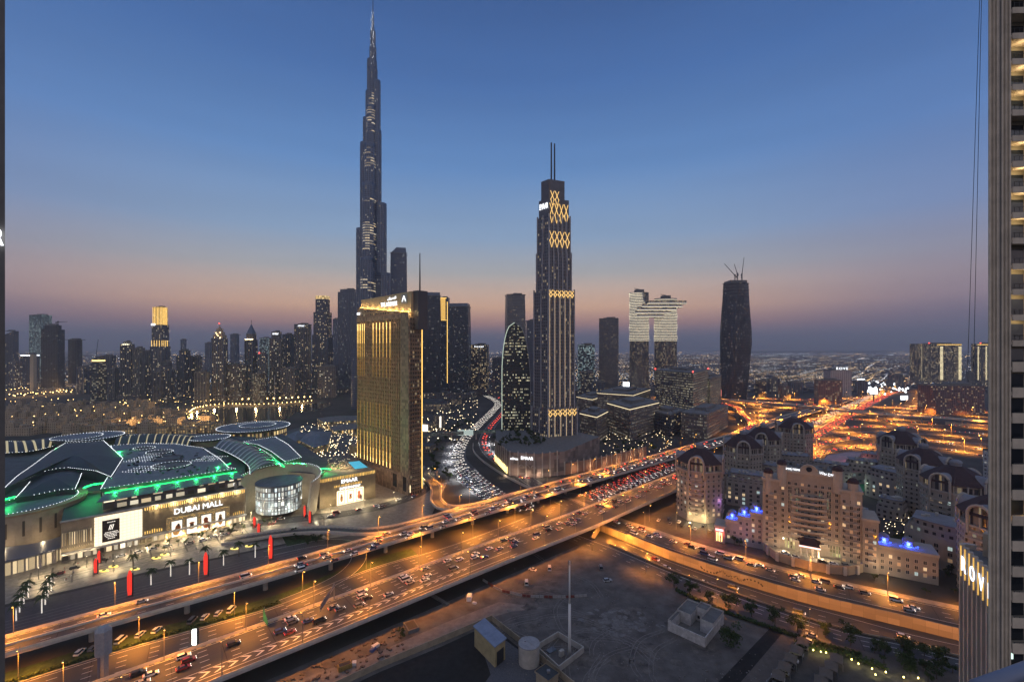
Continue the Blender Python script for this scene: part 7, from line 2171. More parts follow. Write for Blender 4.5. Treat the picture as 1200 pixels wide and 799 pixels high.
# hedges
def hedge(label, pts, w, h, seed=1):
    rr = random.Random(seed); P = Path([(*p[:2], 0) for p in pts], 2, True); mb = MB(); s = 0
    while s < P.len:
        for k in range(5):
            p = P.at(s, rr.uniform(-w / 2, w / 2)); leaf_pt = (p.x, p.y, rr.uniform(.2, h))
            a = Vector((rr.gauss(0, 1), rr.gauss(0, 1), rr.gauss(0, .5))).normalized() * .45; b = a.cross(Vector((0, rr.gauss(0, 1), 1))).normalized() * .3; c = Vector(leaf_pt)
            mb.face([c - a - b, c + a - b, c + a + b, c - a + b])
        s += .35
    return tag(mb.build('hedge', M_leaf), label, 'hedge')
hedge('clipped hedge on the edge of the sandy lot below the tree row', [G(*p) for p in [(792, 692), (845, 716), (905, 737), (960, 755), (1010, 768)]], 2.0, 1.3, 2)
hedge('hedge along the green strip between the two flyovers', [tuple(B.at(s, 15)) for s in (20, 100, 180, 250)], 1.6, 1.0, 3)
hedge('hedge beside the lit park at the bottom near the car shelters', [G(*p) for p in [(932, 757), (985, 768), (1040, 785)]], 3.0, 2.2, 4)

# ================================================================ red banner pylons on the plaza
E_redb = glow('red_banner_light', (1, .05, .03), .55)
for i, (x, y, yt, w) in enumerate([(152, 698, 668, 2.0), (241, 674, 647, 2.0), (317, 655, 627, 2.0), (112, 672, 654, 1.5), (116, 660, 645, 1.4), (298, 618, 605, 1.5), (303, 627, 613, 1.5), (357, 606, 592, 1.4), (363, 613, 598, 1.4)]):
    p = G(x, y); h = z_at(yt, p.y)
    root = thing('banner_pylon', ['tall red pylon on the dark apron in front of the lit billboard', 'tall red pylon on the dark apron in front of the posters', 'tall red pylon on the dark apron nearest the planted bed', 'red pylon just below the lit billboard corner', 'short red pylon behind the one at the billboard corner',
        'red pylon close to the glass rotunda on its west side', 'red pylon one step in front of the rotunda pylon', 'red pylon right of the portal wall, farther one', 'red pylon right of the portal wall, closer one'][i], 'pylon', (p.x, p.y, 0), group='red banner pylons')
    mb = MB(); q = rect(p.x, p.y, w, .7, .6); mb.prism(ccw(rect(p.x, p.y, w * .7, .6, .6)), .6, h * .3, 0, top=ccw(q), cap=False); mb.prism(ccw(q), h * .3, h * .8, 0, cap=False); mb.prism(ccw(q), h * .8, h, 0, top=ccw(rect(p.x, p.y, w * .35, .5, .6))); mb.build('banner', E_redb, root)
    mb = MB(); mb.box((p.x + w * .62, p.y + .3, 0), (.5, .9, h * .9), .6); mb.build('back_panel', M_dark, root)
    mb = MB(); mb.box((p.x, p.y, 0), (w * 1.1, 1.2, .6), .6); mb.build('base', M_concd, root)
# ================================================================ pylon, signs, gantry near the flyovers
p = G(121, 806); zt = z_at(735, p.y)
py = thing('sign_pylon', 'tall grey hexagonal sign pylon seen from behind, standing between the two flyovers', 'sign pylon', (p.x, p.y, 0))
mb = MB(); mb.prism(ngon(p.x, p.y, 1.7, 6, .3), 0, zt - 9, 0); mb.build('shaft', mat('pylon_grey', (.3, .3, .32), .5, (1, .15)), py)
mb = MB(); mb.prism(ngon(p.x, p.y, 2.7, 6, .3), zt - 9.5, zt - .8, 0, bottom=True); mb.prism(ccw(ngon(p.x, p.y, 2.7, 6, .3)), zt - .8, zt + .4, 0, top=ccw(ngon(p.x, p.y, 1.6, 6, .3))); mb.build('sign_head', MATS['pylon_grey'], py)
mb = MB(); mb.box((p.x - .2, p.y - 1.62, 1), (.9, .2, zt - 11)); mb.build('blue_inset_panel', mat('pylon_blue', (.07, .1, .2), .4), py)
s_ = G(228, 758); ls = thing('light_box_sign', 'glaring white light box sign beside the street between the flyovers', 'sign', tuple(s_))
mb = MB(); mb.box((s_.x, s_.y, 1.2), (1.6, .7, 6.2), .1); mb.build('light_box', glow('white_light_box', (.95, 1, .95), 5, True), ls)
mb = MB(); mb.box((s_.x, s_.y, 0), (.8, .5, 1.2), .1); mb.box((s_.x + 1.3, s_.y, 1.0), (.4, 1.0, 6.8), .1); mb.build('post', M_dark, ls)
s_ = C.at(214, 13.4); gs_ = thing('road_sign', 'green triangular-looking road sign on the far parapet of the near flyover', 'road sign', tuple(s_))
mb = MB(); mb.tube([(s_.x, s_.y, 7), (s_.x, s_.y, 15)], .16, 6); mb.build('post', M_grey, gs_)
mb = MB(); mb.wall((s_.x - .2, s_.y - .4), (s_.x + 3.4, s_.y - 3.6), .15, 9.6, 14.6, 0, None, 9.2, 11); mb.build('sign_panel', mat('green_sign', (.03, .22, .14), .5), gs_)
a, b = C.at(243, 12.2), C.at(232, -2); gy = thing('sign_gantry', 'dark cantilever sign gantry leaning over the lanes of the near flyover', 'gantry', tuple(a))
mb = MB()
for dz in (0, 1.3): mb.tube([a + Vector((0, 0, 6 + dz)), b + Vector((0, 0, 5.2 + dz))], .2, 5)
for k in range(10):
    q, r_ = a.lerp(b, k / 10), a.lerp(b, (k + 1) / 10); mb.tube([q + Vector((0, 0, 6)), r_ + Vector((0, 0, 7))], .1, 4)
mb.tube([a, a + Vector((0, 0, 7.5))], .3, 6); mb.build('truss_lattice', M_grey, gy)
mb = MB(); c = a.lerp(b, .6); mb.wall(a.lerp(b, .35) + Vector((0, 0, 0)), a.lerp(b, .95), .3, 13.0, 15.6); mb.build('sign_back', mat('sign_back_grey', (.16, .16, .18), .5), gy)

# ================================================================ walled compound on the sandy lot
def wall_line(name, label, px, h, t, m, zpx=0):
    pts = [G(x, y) for x, y in px]; mb = MB()
    for a, b in zip(pts, pts[1:]):
        mb.wall(a, b, t, 0, h)
        n = max(1, int((b - a).length / 6))
        for k in range(n + 1): q = a.lerp(b, k / n); mb.box((q.x, q.y, 0), (.6, .6, h + .15), math.atan2(b.y - a.y, b.x - a.x))
    return tag(mb.build(name, m), label, 'wall')
M_cwall = mat('compound_wall', (.34, .28, .2), .85, (.3, .25))
wall_line('compound_wall', 'long sand-coloured compound wall bending round the dark yard on the lot', [(380, 812), (445, 782), (520, 751), (576, 727), (610, 754), (640, 779), (672, 806)], 2.6, .35, M_cwall)
yard = [tuple(G(*p)[:2]) for p in [(392, 812), (445, 787), (520, 756), (574, 731), (600, 752), (640, 783), (668, 810)]]
setting('yard', yard, .05, M_soil)
setting('yard_gravel', [tuple(G(*p)[:2]) for p in [(560, 745), (590, 748), (640, 785), (664, 810), (560, 812), (575, 790)]], .07, mat('grey_gravel', (.1, .1, .11), .9, (2, .4)))
setting('dirt_track', [tuple(G(*p)[:2]) for p in [(320, 806), (440, 765), (520, 730), (585, 705), (640, 712), (600, 716), (560, 728), (470, 768), (390, 806)]], .04, mat('pale_dirt', (.21, .185, .165), .95, (.3, .3)))
rr = random.Random(9)
def lot_spot(x0, x1, y0, y1):
    while True:
        x, y = rr.uniform(x0, x1), rr.uniform(y0, y1)
        if x < 650 or y > 684 + (x - 700) * .42: return G(x, y)
stain = MB()
for k in range(34):
    p = lot_spot(600, 860, 665, 790); n = 9; r0 = rr.uniform(2, 9)
    stain.sheet([(p.x + r0 * rr.uniform(.5, 1.2) * math.cos(2 * math.pi * j / n), p.y + r0 * .7 * rr.uniform(.5, 1.2) * math.sin(2 * math.pi * j / n)) for j in range(n)], .03 + .0004 * k)
o = stain.build('sand_stain', mat('lot_stain', (.1, .088, .08), .95, (.2, .6), col2=(.2, .175, .155))); o['kind'] = 'stuff'
crust = MB()
for k in range(70):
    c = G(726, 729); p = c + Vector((rr.gauss(0, 6.5), rr.gauss(0, 5), 0)); r0 = rr.uniform(.4, 2.4); n = 8
    crust.sheet([(p.x + r0 * rr.uniform(.5, 1.3) * math.cos(2 * math.pi * j / n), p.y + r0 * rr.uniform(.4, 1.1) * math.sin(2 * math.pi * j / n)) for j in range(n)], .05 + .0003 * k)
o = crust.build('salt_crust', mat('pale_salt_crust', (.2, .185, .17), .95, (.5, .55), col2=(.26, .245, .235))); o['kind'] = 'stuff'
# shed
sh0, sh1, sh2 = G(556, 757), G(580, 782), G(592, 772)
sd_ = thing('storage_shed', 'tall yellow-walled shed with a blue-grey roof in the walled yard', 'shed', tuple((sh0 + sh2) / 2))
q = ccw([tuple(sh0[:2]), tuple(sh1[:2]), tuple(sh2[:2]), (sh0.x + sh2.x - sh1.x, sh0.y + sh2.y - sh1.y)])
mb = MB(); mb.prism(q, 0, 8.2, 0, 1); mb.build('wall', [mat('ochre_sheet', (.4, .32, .17), .7, (.4, .2)), M_roofb], sd_)
mb = MB(); mb.prism(offset(q, .5), 8.2, 8.6, 0, 0, bottom=True); mb.build('roof', mat('shed_roof', (.2, .24, .34), .5, (.3, .2)), sd_)
mb = MB(); mb.wall(sh1.lerp(sh2, .18) + Vector((.02, -.05, 0)), sh1.lerp(sh2, .82) + Vector((.02, -.05, 0)), .2, 0, 5.5); mb.build('door_opening', M_dark, sd_)
# tank
c = G(620, 776); tk = thing('water_tank', 'round pale concrete water tank between shed and mast compound', 'tank', tuple(c))
mb = MB(); mb.prism(ngon(c.x, c.y, 4.1, 36), 0, 7.6, 0, 0); mb.build('tank_wall', mat('tank_concrete', (.42, .39, .34), .8, (.4, .2)), tk)
mb = MB(); mb.prism(ngon(c.x, c.y, 4.25, 36), 7.5, 7.9, 0, 0, bottom=True); mb.box((c.x + .5, c.y, 7.9), (.5, 7.2, .12), .7); mb.box((c.x - 1.5, c.y + 1, 7.9), (.9, .9, .35)); mb.build('roof', mat('tank_roof', (.3, .3, .32), .7, (.4, .2)), tk)
mb = MB(); 
for dx in (-.25, .25): mb.tube([(c.x - 4.2, c.y + dx, 0), (c.x - 4.2, c.y + dx, 8.4)], .05, 4)
mb.build('ladder', M_grey, tk)
# kiosk
c = G(641, 800); ki = thing('pump_house', 'small square pump house with dark roof at the bottom beside the tank', 'hut', tuple(c))
q = ccw(rect(c.x, c.y, 5.4, 6.2, .75)); mb = MB(); mb.prism(q, 0, 3.6, 0, 1); mb.build('wall', [M_cwall, M_concd], ki)
mb = MB(); mb.prism(offset(q, .4), 3.6, 4.0, 0, 1, bottom=True); mb.prism(offset(q, .4), 4.0, 4.4, 0, cap=False); mb.build('roof', [M_cwall, M_roofd], ki)
mb = MB(); mb.box((c.x + .6, c.y, 4.0), (1.2, 1.2, .9)); mb.build('roof_unit', M_grey, ki)
# mast compound
mb = MB(); cq = [G(*p) for p in [(628, 762), (654, 746), (684, 764), (655, 787)]]
for a, b in zip(cq, cq[1:] + cq[:1]): mb.wall(a, b, .4, 0, 2.4)
tag(mb.build('mast_enclosure_wall', M_conc), 'low square enclosure wall around the foot of the tall white mast', 'wall')
b0 = G(667.5, 768); mast = thing('telecom_mast', 'tall slender pale telecom mast rising from the square enclosure', 'mast', tuple(b0))
zt = z_at(657, b0.y); mb = MB(); mb.tube([b0, (b0.x, b0.y, zt * .55)], .62, 12, 0, .5); mb.tube([(b0.x, b0.y, zt * .55), (b0.x, b0.y, zt)], .4, 12, 0, .26); mb.build('pole', M_white, mast, smooth=True)
mb = MB()
for a in (0, 2.1, 4.2): mb.box((b0.x + .5 * math.cos(a), b0.y + .5 * math.sin(a), zt - 1.5), (.25, .3, 1.7), a)
mb.build('antenna', M_grey, mast)
c = G(658, 768); mb = MB(); mb.box((c.x, c.y, 0), (2, 1.3, 2.3), .7); tag(mb.build('equipment_cabinet', M_conc), 'small pale equipment cabinet standing at the foot of the telecom mast', 'cabinet')
c = G(646, 762); mb = MB(); mb.box((c.x, c.y, 0), (4, 2.4, .5), .7); tag(mb.build('cable_slab', M_roofb), 'flat blue-grey slab inside the mast enclosure', 'slab')
M_whouse = mat('weathered_white_wall', (.5, .47, .45), .8, (.6, .3))
# white walled house
hc = [G(*p) for p in [(783, 738), (826, 758), (848, 730), (806, 714)]]
wh = thing('walled_house', 'small white flat-roofed house with a walled court on the sandy lot', 'house', tuple(sum(hc, Vector()) / 4))
mb = MB()
for a, b in zip(hc, hc[1:] + hc[:1]): mb.wall(a, b, .4, 0, 4.0)
mb.build('court_wall', M_whouse, wh)
mb = MB(); mb.sheet([tuple(p[:2]) for p in hc], .1); mb.build('court_floor', M_concd, wh)
def sub(u0, u1, v0, v1): return ccw([tuple((hc[0].lerp(hc[1], u).lerp(hc[3].lerp(hc[2], u), v))[:2]) for u, v in ((u0, v0), (u1, v0), (u1, v1), (u0, v1))])
for u0, u1, v0, v1, z in ((.0, .38, .45, 1, 4.6), (.66, 1, .42, 1, 5.0), (.38, .66, .74, 1, 5.6), (0, .1, 0, .45, 4.2)):
    mb = MB(); mb.prism(sub(u0, u1, v0, v1), 0, z, 0, 1); r_ = mb.build('room_block', [M_whouse, M_concd], wh)
    mb = MB(); mb.prism(offset(sub(u0, u1, v0, v1), .08), z, z + .7, 0, cap=False); mb.build('parapet', M_whouse, r_)
    e = sub(u0, u1, v0, v1)
c = hc[0].lerp(hc[1], .5); 
for k in range(2):
    a = hc[0].lerp(hc[1], .45 + .2 * k).lerp(hc[3].lerp(hc[2], .45 + .2 * k), .735); mb = MB(); mb.box((a.x, a.y, 0 if k else 1.2), (1.0, .15, 2.1 if k else 1.2), math.atan2(hc[1].y - hc[0].y, hc[1].x - hc[0].x)); mb.build('door' if k else 'window', M_darkglass, wh)
# red and white barriers curving over the lot
BP = Path([G(*p) for p in [(566, 680), (574, 685), (586, 692), (602, 696), (617, 699), (640, 700), (664, 700), (690, 698)]], 1.5)
s = 0; k = 1
while s + 2 < BP.len:
    p, q = BP.at(s), BP.at(s + 1.9); mb = MB()
    mb.wall(p, q, .75, 0, .35, 0); mb.wall(p, q, .3, .35, 1.1, 0)
    white = (k % 5) not in (3, 4)
    tag(mb.build('traffic_barrier', mat('barrier_white', (.33, .31, .3), .7) if white else mat('barrier_red', (.18, .05, .04), .7)), f'{"white" if white else "red"} plastic road barrier in the curving line on the lot, {nth(k)} from the flyover pier', 'road barrier', 'road barriers on the lot')
    s += 2.2; k += 1
# debris under the near flyover
for i, (x, y, w, d, h, m, lab) in enumerate([(404, 783, 5, 2.5, 2.0, 'y', 'rusty yellow skip lying under the near flyover'), (440, 758, 3, 1.6, 1.2, 'w', 'white crate dumped beside the dirt track'), (437, 762, 2.5, 1.5, 1.0, 'b', 'blue tarpaulin bundle near the white crate'), (550, 702, 4, 2.2, 2.2, 'w', 'small white site cabin at the edge of the lot by the flyover'),
        (415, 778, 2, 1.5, 1, 'w', 'pale block beside the rusty yellow skip'), (482, 736, 7, 5, 1.6, 'd', 'roofless dark brick pen beside the lone tree under the flyover'), (513, 702, 16, 1.6, .9, 'd', 'long grey pipe heap lying in the dirt'), (556, 707, 2, 1.2, .8, 'w', 'white tank on the ground next to the site cabin')]):
    p = G(x, y); mm = {'y': mat('rusty_yellow', (.3, .2, .06), .8, (1, .4)), 'w': M_white, 'b': mat('blue_tarp', (.06, .1, .25), .7), 'd': M_concd}[m]
    mb = MB(); mb.box((p.x, p.y, 0), (w, d, h), .6 + i * .3); 
    if i in (0, 5): mb.prism(rect(p.x, p.y, w * .85, d * .8, .6 + i * .3), h - .2, h + .02, 1, 1)
    tag(mb.build(['skip', 'crate', 'tarpaulin', 'site_cabin', 'stone_block', 'brick_pen', 'pipe_heap', 'ground_tank'][i], [mm, M_dark]), lab, ['skip', 'crate', 'tarpaulin', 'cabin', 'block', 'pen', 'pipes', 'tank'][i])
trk = MB()
for k in range(26):
    p = lot_spot(610, 800, 655, 780); a = rr.choice([-2.6, -2.2, 2.4, 2.0, 3.4]) + rr.uniform(-.25, .25); P_ = Path([(p.x, p.y), (p.x + 14 * math.cos(a), p.y + 14 * math.sin(a)), (p.x + 28 * math.cos(a + .3), p.y + 28 * math.sin(a + .3)), (p.x + 34 * math.cos(a + .5), p.y + 34 * math.sin(a + .5))], 3)
    for of in (-.8, .8): trk.strip(P_.row(of - .14, .036 + .0003 * k), P_.row(of + .14, .036 + .0003 * k))
o = trk.build('tyre_track', mat('track_dust', (.2, .18, .165), .95, (1, .4))); o['kind'] = 'stuff'
bit = MB()
for k in range(500):
    p = lot_spot(590, 900, 660, 799); q = rr.uniform(.08, .3); bit.box((p.x, p.y, 0), (q * 2, q * 1.5, q), rr.random() * 3)
o = bit.build('gravel', mat('lot_stone', (.2, .18, .165), .95, (1, .5))); o['kind'] = 'stuff'
rub = MB()
for k in range(420):
    t = rr.random(); p = C.at(90 + 170 * t, -14 - rr.uniform(0, 16)); r_ = rr.uniform(.2, .8)
    rub.box((p.x, p.y, -.1), (r_ * 2, r_ * 1.4, r_), rr.random() * 3)
o = rub.build('rubble', mat('brown_rubble', (.13, .1, .08), .95, (1, .5))); o['kind'] = 'stuff'
# sunken dark channel and shelters at the bottom right
setting('dark_channel', [tuple(G(*p)[:2]) for p in [(835, 806), (905, 733), (920, 738), (862, 806)]], .06, M_soil)
setting('concrete_apron', [tuple(G(*p)[:2]) for p in [(862, 806), (920, 738), (941, 745), (897, 806)]], .06, mat('brown_apron', (.12, .1, .085), .9, (.4, .25)))
setting('car_park', [tuple(G(*p)[:2]) for p in [(905, 806), (940, 752), (1000, 768), (1060, 806)]], .07, M_asphalt)
mb = MB(); mb.wall(G(897, 806), G(942, 746), .4, 0, 1.8); tag(mb.build('boundary_wall', M_concd), 'dark boundary wall between the dirt apron and the sheltered car park', 'wall')
def shelter(label, p, w, d, rz, i):
    root = thing('car_shelter', label, 'car shelter', (p.x, p.y, 0), group='fabric car shelters')
    ca, sa = math.cos(rz), math.sin(rz); mb = MB(); nx, ny = 6, 4; row = []
    for a in range(nx + 1):
        col = []
        for b in range(ny + 1):
            x, y = -w / 2 + w * a / nx, -d / 2 + d * b / ny; z = 2.6 + .5 * math.sin(math.pi * b / ny) - .35 * math.sin(math.pi * a / nx) ** 2
            col.append((p.x + ca * x - sa * y, p.y + sa * x + ca * y, z))
        row.append(col)
    for a in range(nx):
        for b in range(ny): mb.face([row[a][b], row[a + 1][b], row[a + 1][b + 1], row[a][b + 1]])
    mb.build('fabric_roof', mat('beige_shade_fabric', (.15, .12, .095), .9, (1, .15)), root, smooth=True)
    for x, y in ((-w / 2, -d / 2), (w / 2, -d / 2), (w / 2, d / 2), (-w / 2, d / 2)):
        mb = MB(); X, Y = p.x + ca * x - sa * y, p.y + sa * x + ca * y; mb.tube([(X, Y, 0), (X, Y, 2.7)], .07, 5); mb.build('post', M_grey, root)
for i in range(5): shelter(f'beige shade shelter of the row along the boundary wall, {nth(i + 1)} from the bottom', G(912 + i * 7.2, 799 - i * 10), 6, 4.2, .95, i)
for i in range(4): shelter(f'beige shade shelter of the row beside the lit park, {nth(i + 1)} from the bottom', G(962 + i * 6, 806 - i * 9), 6, 4.2, .95, i)
bol = MB()
bollards = [(930, 764), (924, 773), (918, 781), (910, 790), (953, 764), (962, 766), (968, 767), (974, 770), (998, 775), (1006, 780), (1022, 786), (1038, 790), (1059, 796), (1026, 793), (1076, 797)]
def make_bollard():
    root = thing('garden_light', 'garden light', 'garden light'); mb = MB(); mb.tube([(0, 0, 0), (0, 0, .8)], .08, 6); mb.build('post', M_dark, root)
    mb = MB(); mb.prism(ngon(0, 0, .22, 8), .8, 1.2, 0); mb.build('lamp', glow('garden_lamp', (1, .85, .25), 5), root); point_light('garden_glow', (0, 0, 1.6), 70, (1, .82, .3), root, .2)
    root.location = (0, 0, -500); return remember(root)
bo = make_bollard(); protos.append(bo)
for i, (x, y) in enumerate(bollards): dup(bo, G(x, y), 0, f'yellow garden light around the car shelters and lit park, {nth(i + 1)} from the boundary wall', 'yellow garden lights')

# ================================================================ vehicles
PAINTS = {'white': (.7, .7, .68), 'silver': (.42, .43, .44), 'black': (.02, .02, .022), 'grey': (.16, .165, .17), 'red': (.2, .025, .025), 'blue': (.04, .07, .2), 'beige': (.45, .4, .32)}
def car_shapes(kind):
    """side outline (x along, z up) of the lower body and of the cabin, width, wheel radius"""
    if kind == 'saloon': return [(-2.25, .35), (-2.3, .75), (-1.6, .95), (1.0, .92), (2.1, .78), (2.28, .5), (2.2, .32)], [(-1.75, .93), (-1.15, 1.42), (.35, 1.44), (1.15, .92)], 1.78, .33
    if kind == 'suv': return [(-2.3, .4), (-2.35, 1.0), (-1.9, 1.08), (1.0, 1.08), (2.1, .98), (2.32, .6), (2.25, .38)], [(-2.2, 1.06), (-1.95, 1.72), (.35, 1.76), (1.15, 1.07)], 1.9, .38
    if kind == 'van': return [(-2.6, .4), (-2.65, 1.15), (1.7, 1.15), (2.5, 1.0), (2.62, .6), (2.55, .38)], [(-2.6, 1.14), (-2.52, 2.2), (1.2, 2.2), (1.95, 1.13)], 1.95, .36
    return [(-5.5, .45), (-5.6, 1.4), (5.4, 1.4), (5.5, .5)], [(-5.55, 1.39), (-5.5, 3.0), (5.2, 3.0), (5.4, 1.39)], 2.5, .48
def side_prism(mb, prof, w, w2=None, m=0):
    w2 = w if w2 is None else w2
    n = len(prof); zs = [p[1] for p in prof]; z0, z1 = min(zs), max(zs)
    def wd(z): return (w + (w2 - w) * (z - z0) / max(z1 - z0, .01)) / 2
    A_ = [(x, -wd(z), z) for x, z in prof]; B_ = [(x, wd(z), z) for x, z in prof]
    mb.face(A_, m); mb.face(B_[::-1], m)
    for i in range(n): j = (i + 1) % n; mb.face([A_[j], A_[i], B_[i], B_[j]], m)
CARM = {}
def car_meshes(kind, paint):
    if (kind, paint) in CARM: return CARM[(kind, paint)]
    body, cab, w, wr = car_shapes(kind); pm = mat('car_paint_' + paint, PAINTS[paint], .3, spec=.6)
    d = {}
    mb = MB(); side_prism(mb, body, w, w * .97)
    top = [(x * .94 - .02, z + .015) for x, z in cab[1:-1]]
    roof = [(cab[1][0], cab[1][1] - .03), (cab[1][0] + .1, cab[1][1] + .03), (cab[-2][0] - .1, cab[-2][1] + .03), (cab[-2][0], cab[-2][1] - .03)]
    side_prism(mb, roof, w * .78, w * .74); d['body'] = mb.mesh('body', pm)
    mb = MB(); side_prism(mb, cab, w * .93, w * .76); d['window_glass'] = mb.mesh('window_glass', M_darkglass)
    mb = MB(); mb.prism(ngon(0, 0, wr, 12), -.11, .11, 0, 0, bottom=True); d['wheel'] = mb.mesh('wheel', mat('tyre_rubber', (.02, .02, .02), .8))
    mb = MB(); mb.box((0, 0, -.09), (.1, .34, .2)); d['headlight'] = mb.mesh('headlight', E_head); d['tail_light'] = mb.mesh('tail_light', E_tail)
    d['off'] = mb.mesh('headlight', mat('lamp_glass', (.5, .5, .5), .2))
    d['offr'] = mb.mesh('tail_light', mat('lamp_red_glass', (.3, .03, .03), .2))
    fx, bx = max(p[0] for p in body), min(p[0] for p in body); hz_ = sum(p[1] for p in body) / len(body)
    d['geo'] = (fx, bx, w, wr, body[1][1] * .85, kind)
    CARM[(kind, paint)] = d
    return d
def car(kind, paint, loc, rz, label, group, lights=True, detail=True, name=None):
    d = car_meshes(kind, paint); fx, bx, w, wr, hl, _ = d['geo']
    if not detail:
        key = ('far', kind, paint, lights)
        if key not in CARM:
            body, cab, w, wr = car_shapes(kind); mb = MB()
            side_prism(mb, body, w, w * .97, 0); side_prism(mb, cab, w * .93, w * .76, 1)
            mb.prism(rect((cab[1][0] + cab[-2][0]) / 2, 0, abs(cab[-2][0] - cab[1][0]) * .9, w * .74), cab[1][1], cab[1][1] + .05, 0)
            for sx in (-1, 1):
                for x in (bx * .62, fx * .62): mb.box((x, sx * w * .46, 0), (wr * 2, .2, wr * 2), 0, 4)
                mb.box((fx - .05, sx * w * .34, hl - .1), (.14, .3, .2), 0, 2); mb.box((bx + .05, sx * w * .36, hl - .05), (.14, .4, .24), 0, 3)
            CARM[key] = mb.mesh('car', [MATS['car_paint_' + paint], M_darkglass, E_head if lights else MATS['lamp_glass'], E_tail if lights else MATS['lamp_red_glass'], MATS['tyre_rubber']])
        o = bpy.data.objects.new(name or 'queuing_car', CARM[key]); COL.objects.link(o); o.location = loc; o.rotation_euler = (0, 0, rz)
        return tag(o, label, 'van' if kind == 'van' else 'bus' if kind == 'bus' else 'car', group)
    root = thing(name or 'car', label, 'van' if kind == 'van' else 'bus' if kind == 'bus' else 'car', loc, rz, group)
    def add(nm, me, l, r=(0, 0, 0)):
        o = bpy.data.objects.new(nm, me); COL.objects.link(o); o.parent = root; o.location = l; o.rotation_euler = r
    add('body', d['body'], (0, 0, 0)); add('window_glass', d['window_glass'], (0, 0, 0))
    for sx in (-1, 1):
        for x in (bx * .62, fx * .62): add('wheel', d['wheel'], (x, sx * w * .45, wr), (R(90), 0, 0))
        add('headlight', d['headlight'] if lights else d['off'], (fx - .06, sx * w * .34, hl)); add('tail_light', d['tail_light'] if lights else d['offr'], (bx + .06, sx * w * .36, hl + .05))
    return root
KI = ['saloon', 'suv', 'saloon', 'suv', 'saloon', 'van']
def pick(r): return r.choice(KI), r.choice(['white', 'white', 'white', 'silver', 'black', 'grey', 'grey', 'silver', 'red', 'beige', 'blue', 'black'])
def queue(path, lanes, s0, s1, gap, towards, where, group, dz, detail=False, jit=1.6, prob=1.0, seed=1, first=1, name='queuing_car'):
    r = random.Random(seed)
    for li, off in enumerate(lanes):
        s = s0 + r.uniform(0, gap); k = 1
        tw_ = towards[li] if isinstance(towards, (list, tuple)) else towards
        while s < s1:
            if r.random() < prob:
                kind, col = pick(r); p = path.at(s, off + r.uniform(-.25, .25), dz); h = path.head(s) + (math.pi if tw_ else 0)
                car(kind, col, p, h, f'{col} {kind} {where}, {nth(li + first)} lane, {nth(k)} in line', group, True, detail, name); k += 1
            s += gap + r.uniform(-jit, jit)
queue(E1, [-10.5, -7, -3.5, 0, 3.5, 7, 10.5], 46, 178, 8.6, True, 'in the boulevard jam before the walled podium', 'cars jammed on the boulevard', .14, seed=2)
queue(E2, [-1.5, 1.5, 4.5], 90, 165, 10.5, False, 'braking on the boulevard lane leading away', 'cars leaving on the boulevard', .16, seed=3)
queue(B, [-7.2, -4, -.8, 2.4, 5.6, 8.8, 12], 486, 640, 8.2, [1, 1, 1, 0, 0, 0, 0], 'stuck in the jam below the two flyovers', 'cars jammed below the flyovers', .1, seed=4)
queue(D2, [3.0, 5.6], 30, 215, 11, [0, 1], 'queuing before the beige hotel', 'cars queuing before the hotel', .12, True, seed=5, name='car', prob=.8)
queue(D2, [-4.6, -1], 40, 250, 40, 0, 'driving above the underpass wall', 'cars above the underpass', .12, True, seed=15, name='car', jit=12)
queue(C, [-1.2, 2, 5.4, 9], 130, 535, 16, [0, 0, 0, 0], 'driving away on the near flyover', 'cars on the near flyover', .01, True, 7, .75, seed=6, name='car')
queue(A, [-8.2, -4.6, -1.6], 300, 560, 17, 1, 'coming on the far flyover', 'cars on the far flyover', .01, False, 7, .8, seed=7, name='car')
queue(A, [2.4, 5.6], 190, 520, 40, 0, 'leaving on the far flyover', 'cars on the far flyover', .01, False, 14, .8, seed=8, name='car', first=4)
queue(TC, [-2, 2.4], 20, 150, 34, 0, 'in the sunken underpass', 'cars in the underpass', .02, True, 12, .8, seed=9, name='car')
queue(P1, [-2.5, 2.5], 20, 150, 17, [1, 0], 'moving on the forecourt road before the brown hotel', 'cars on the forecourt', .18, False, 5, .8, seed=10, name='car')
r = random.Random(12)
for i, s in enumerate([78, 83, 128, 133, 138, 146, 151, 178, 182, 190, 196, 201, 214, 219, 224, 229]):
    kind = 'suv' if i % 3 else 'van'; col = 'white' if i % 4 else 'grey'
    p = B.at(s, 21, .06); car(kind, col, p, B.head(s) + R(60), f'{col} {kind} parked on the green strip under the far flyover, {nth(i + 1)} from the near end', 'parked under the flyover', False, True, 'parked_car')
mall_cars = [(58, 15.5, 'white', 'saloon'), (4, 11, 'black', 'suv'), (12, 11, 'silver', 'saloon'), (20, 12, 'white', 'suv'), (27, 12, 'silver', 'saloon'), (34, 13, 'grey', 'suv'), (45, 17, 'beige', 'saloon'), (52, 18, 'white', 'suv'), (64, 17, 'silver', 'saloon'), (-8, 13, 'black', 'suv'), (-14, 16, 'red', 'saloon'), (70, 14, 'black', 'saloon'), (84, 14, 'red', 'saloon'), (92, 18, 'red', 'suv')]
for i, (s, o_, col, kind) in enumerate(mall_cars): car(kind, col, FP(s, o_, .07), math.atan2(.675, .738) + (0 if i % 2 else math.pi), f'{col} {kind} in the drop-off lane before the mall front, {nth(i + 1)} noted from the billboard', 'cars at the mall drop-off', i % 2 == 0, True, 'car')
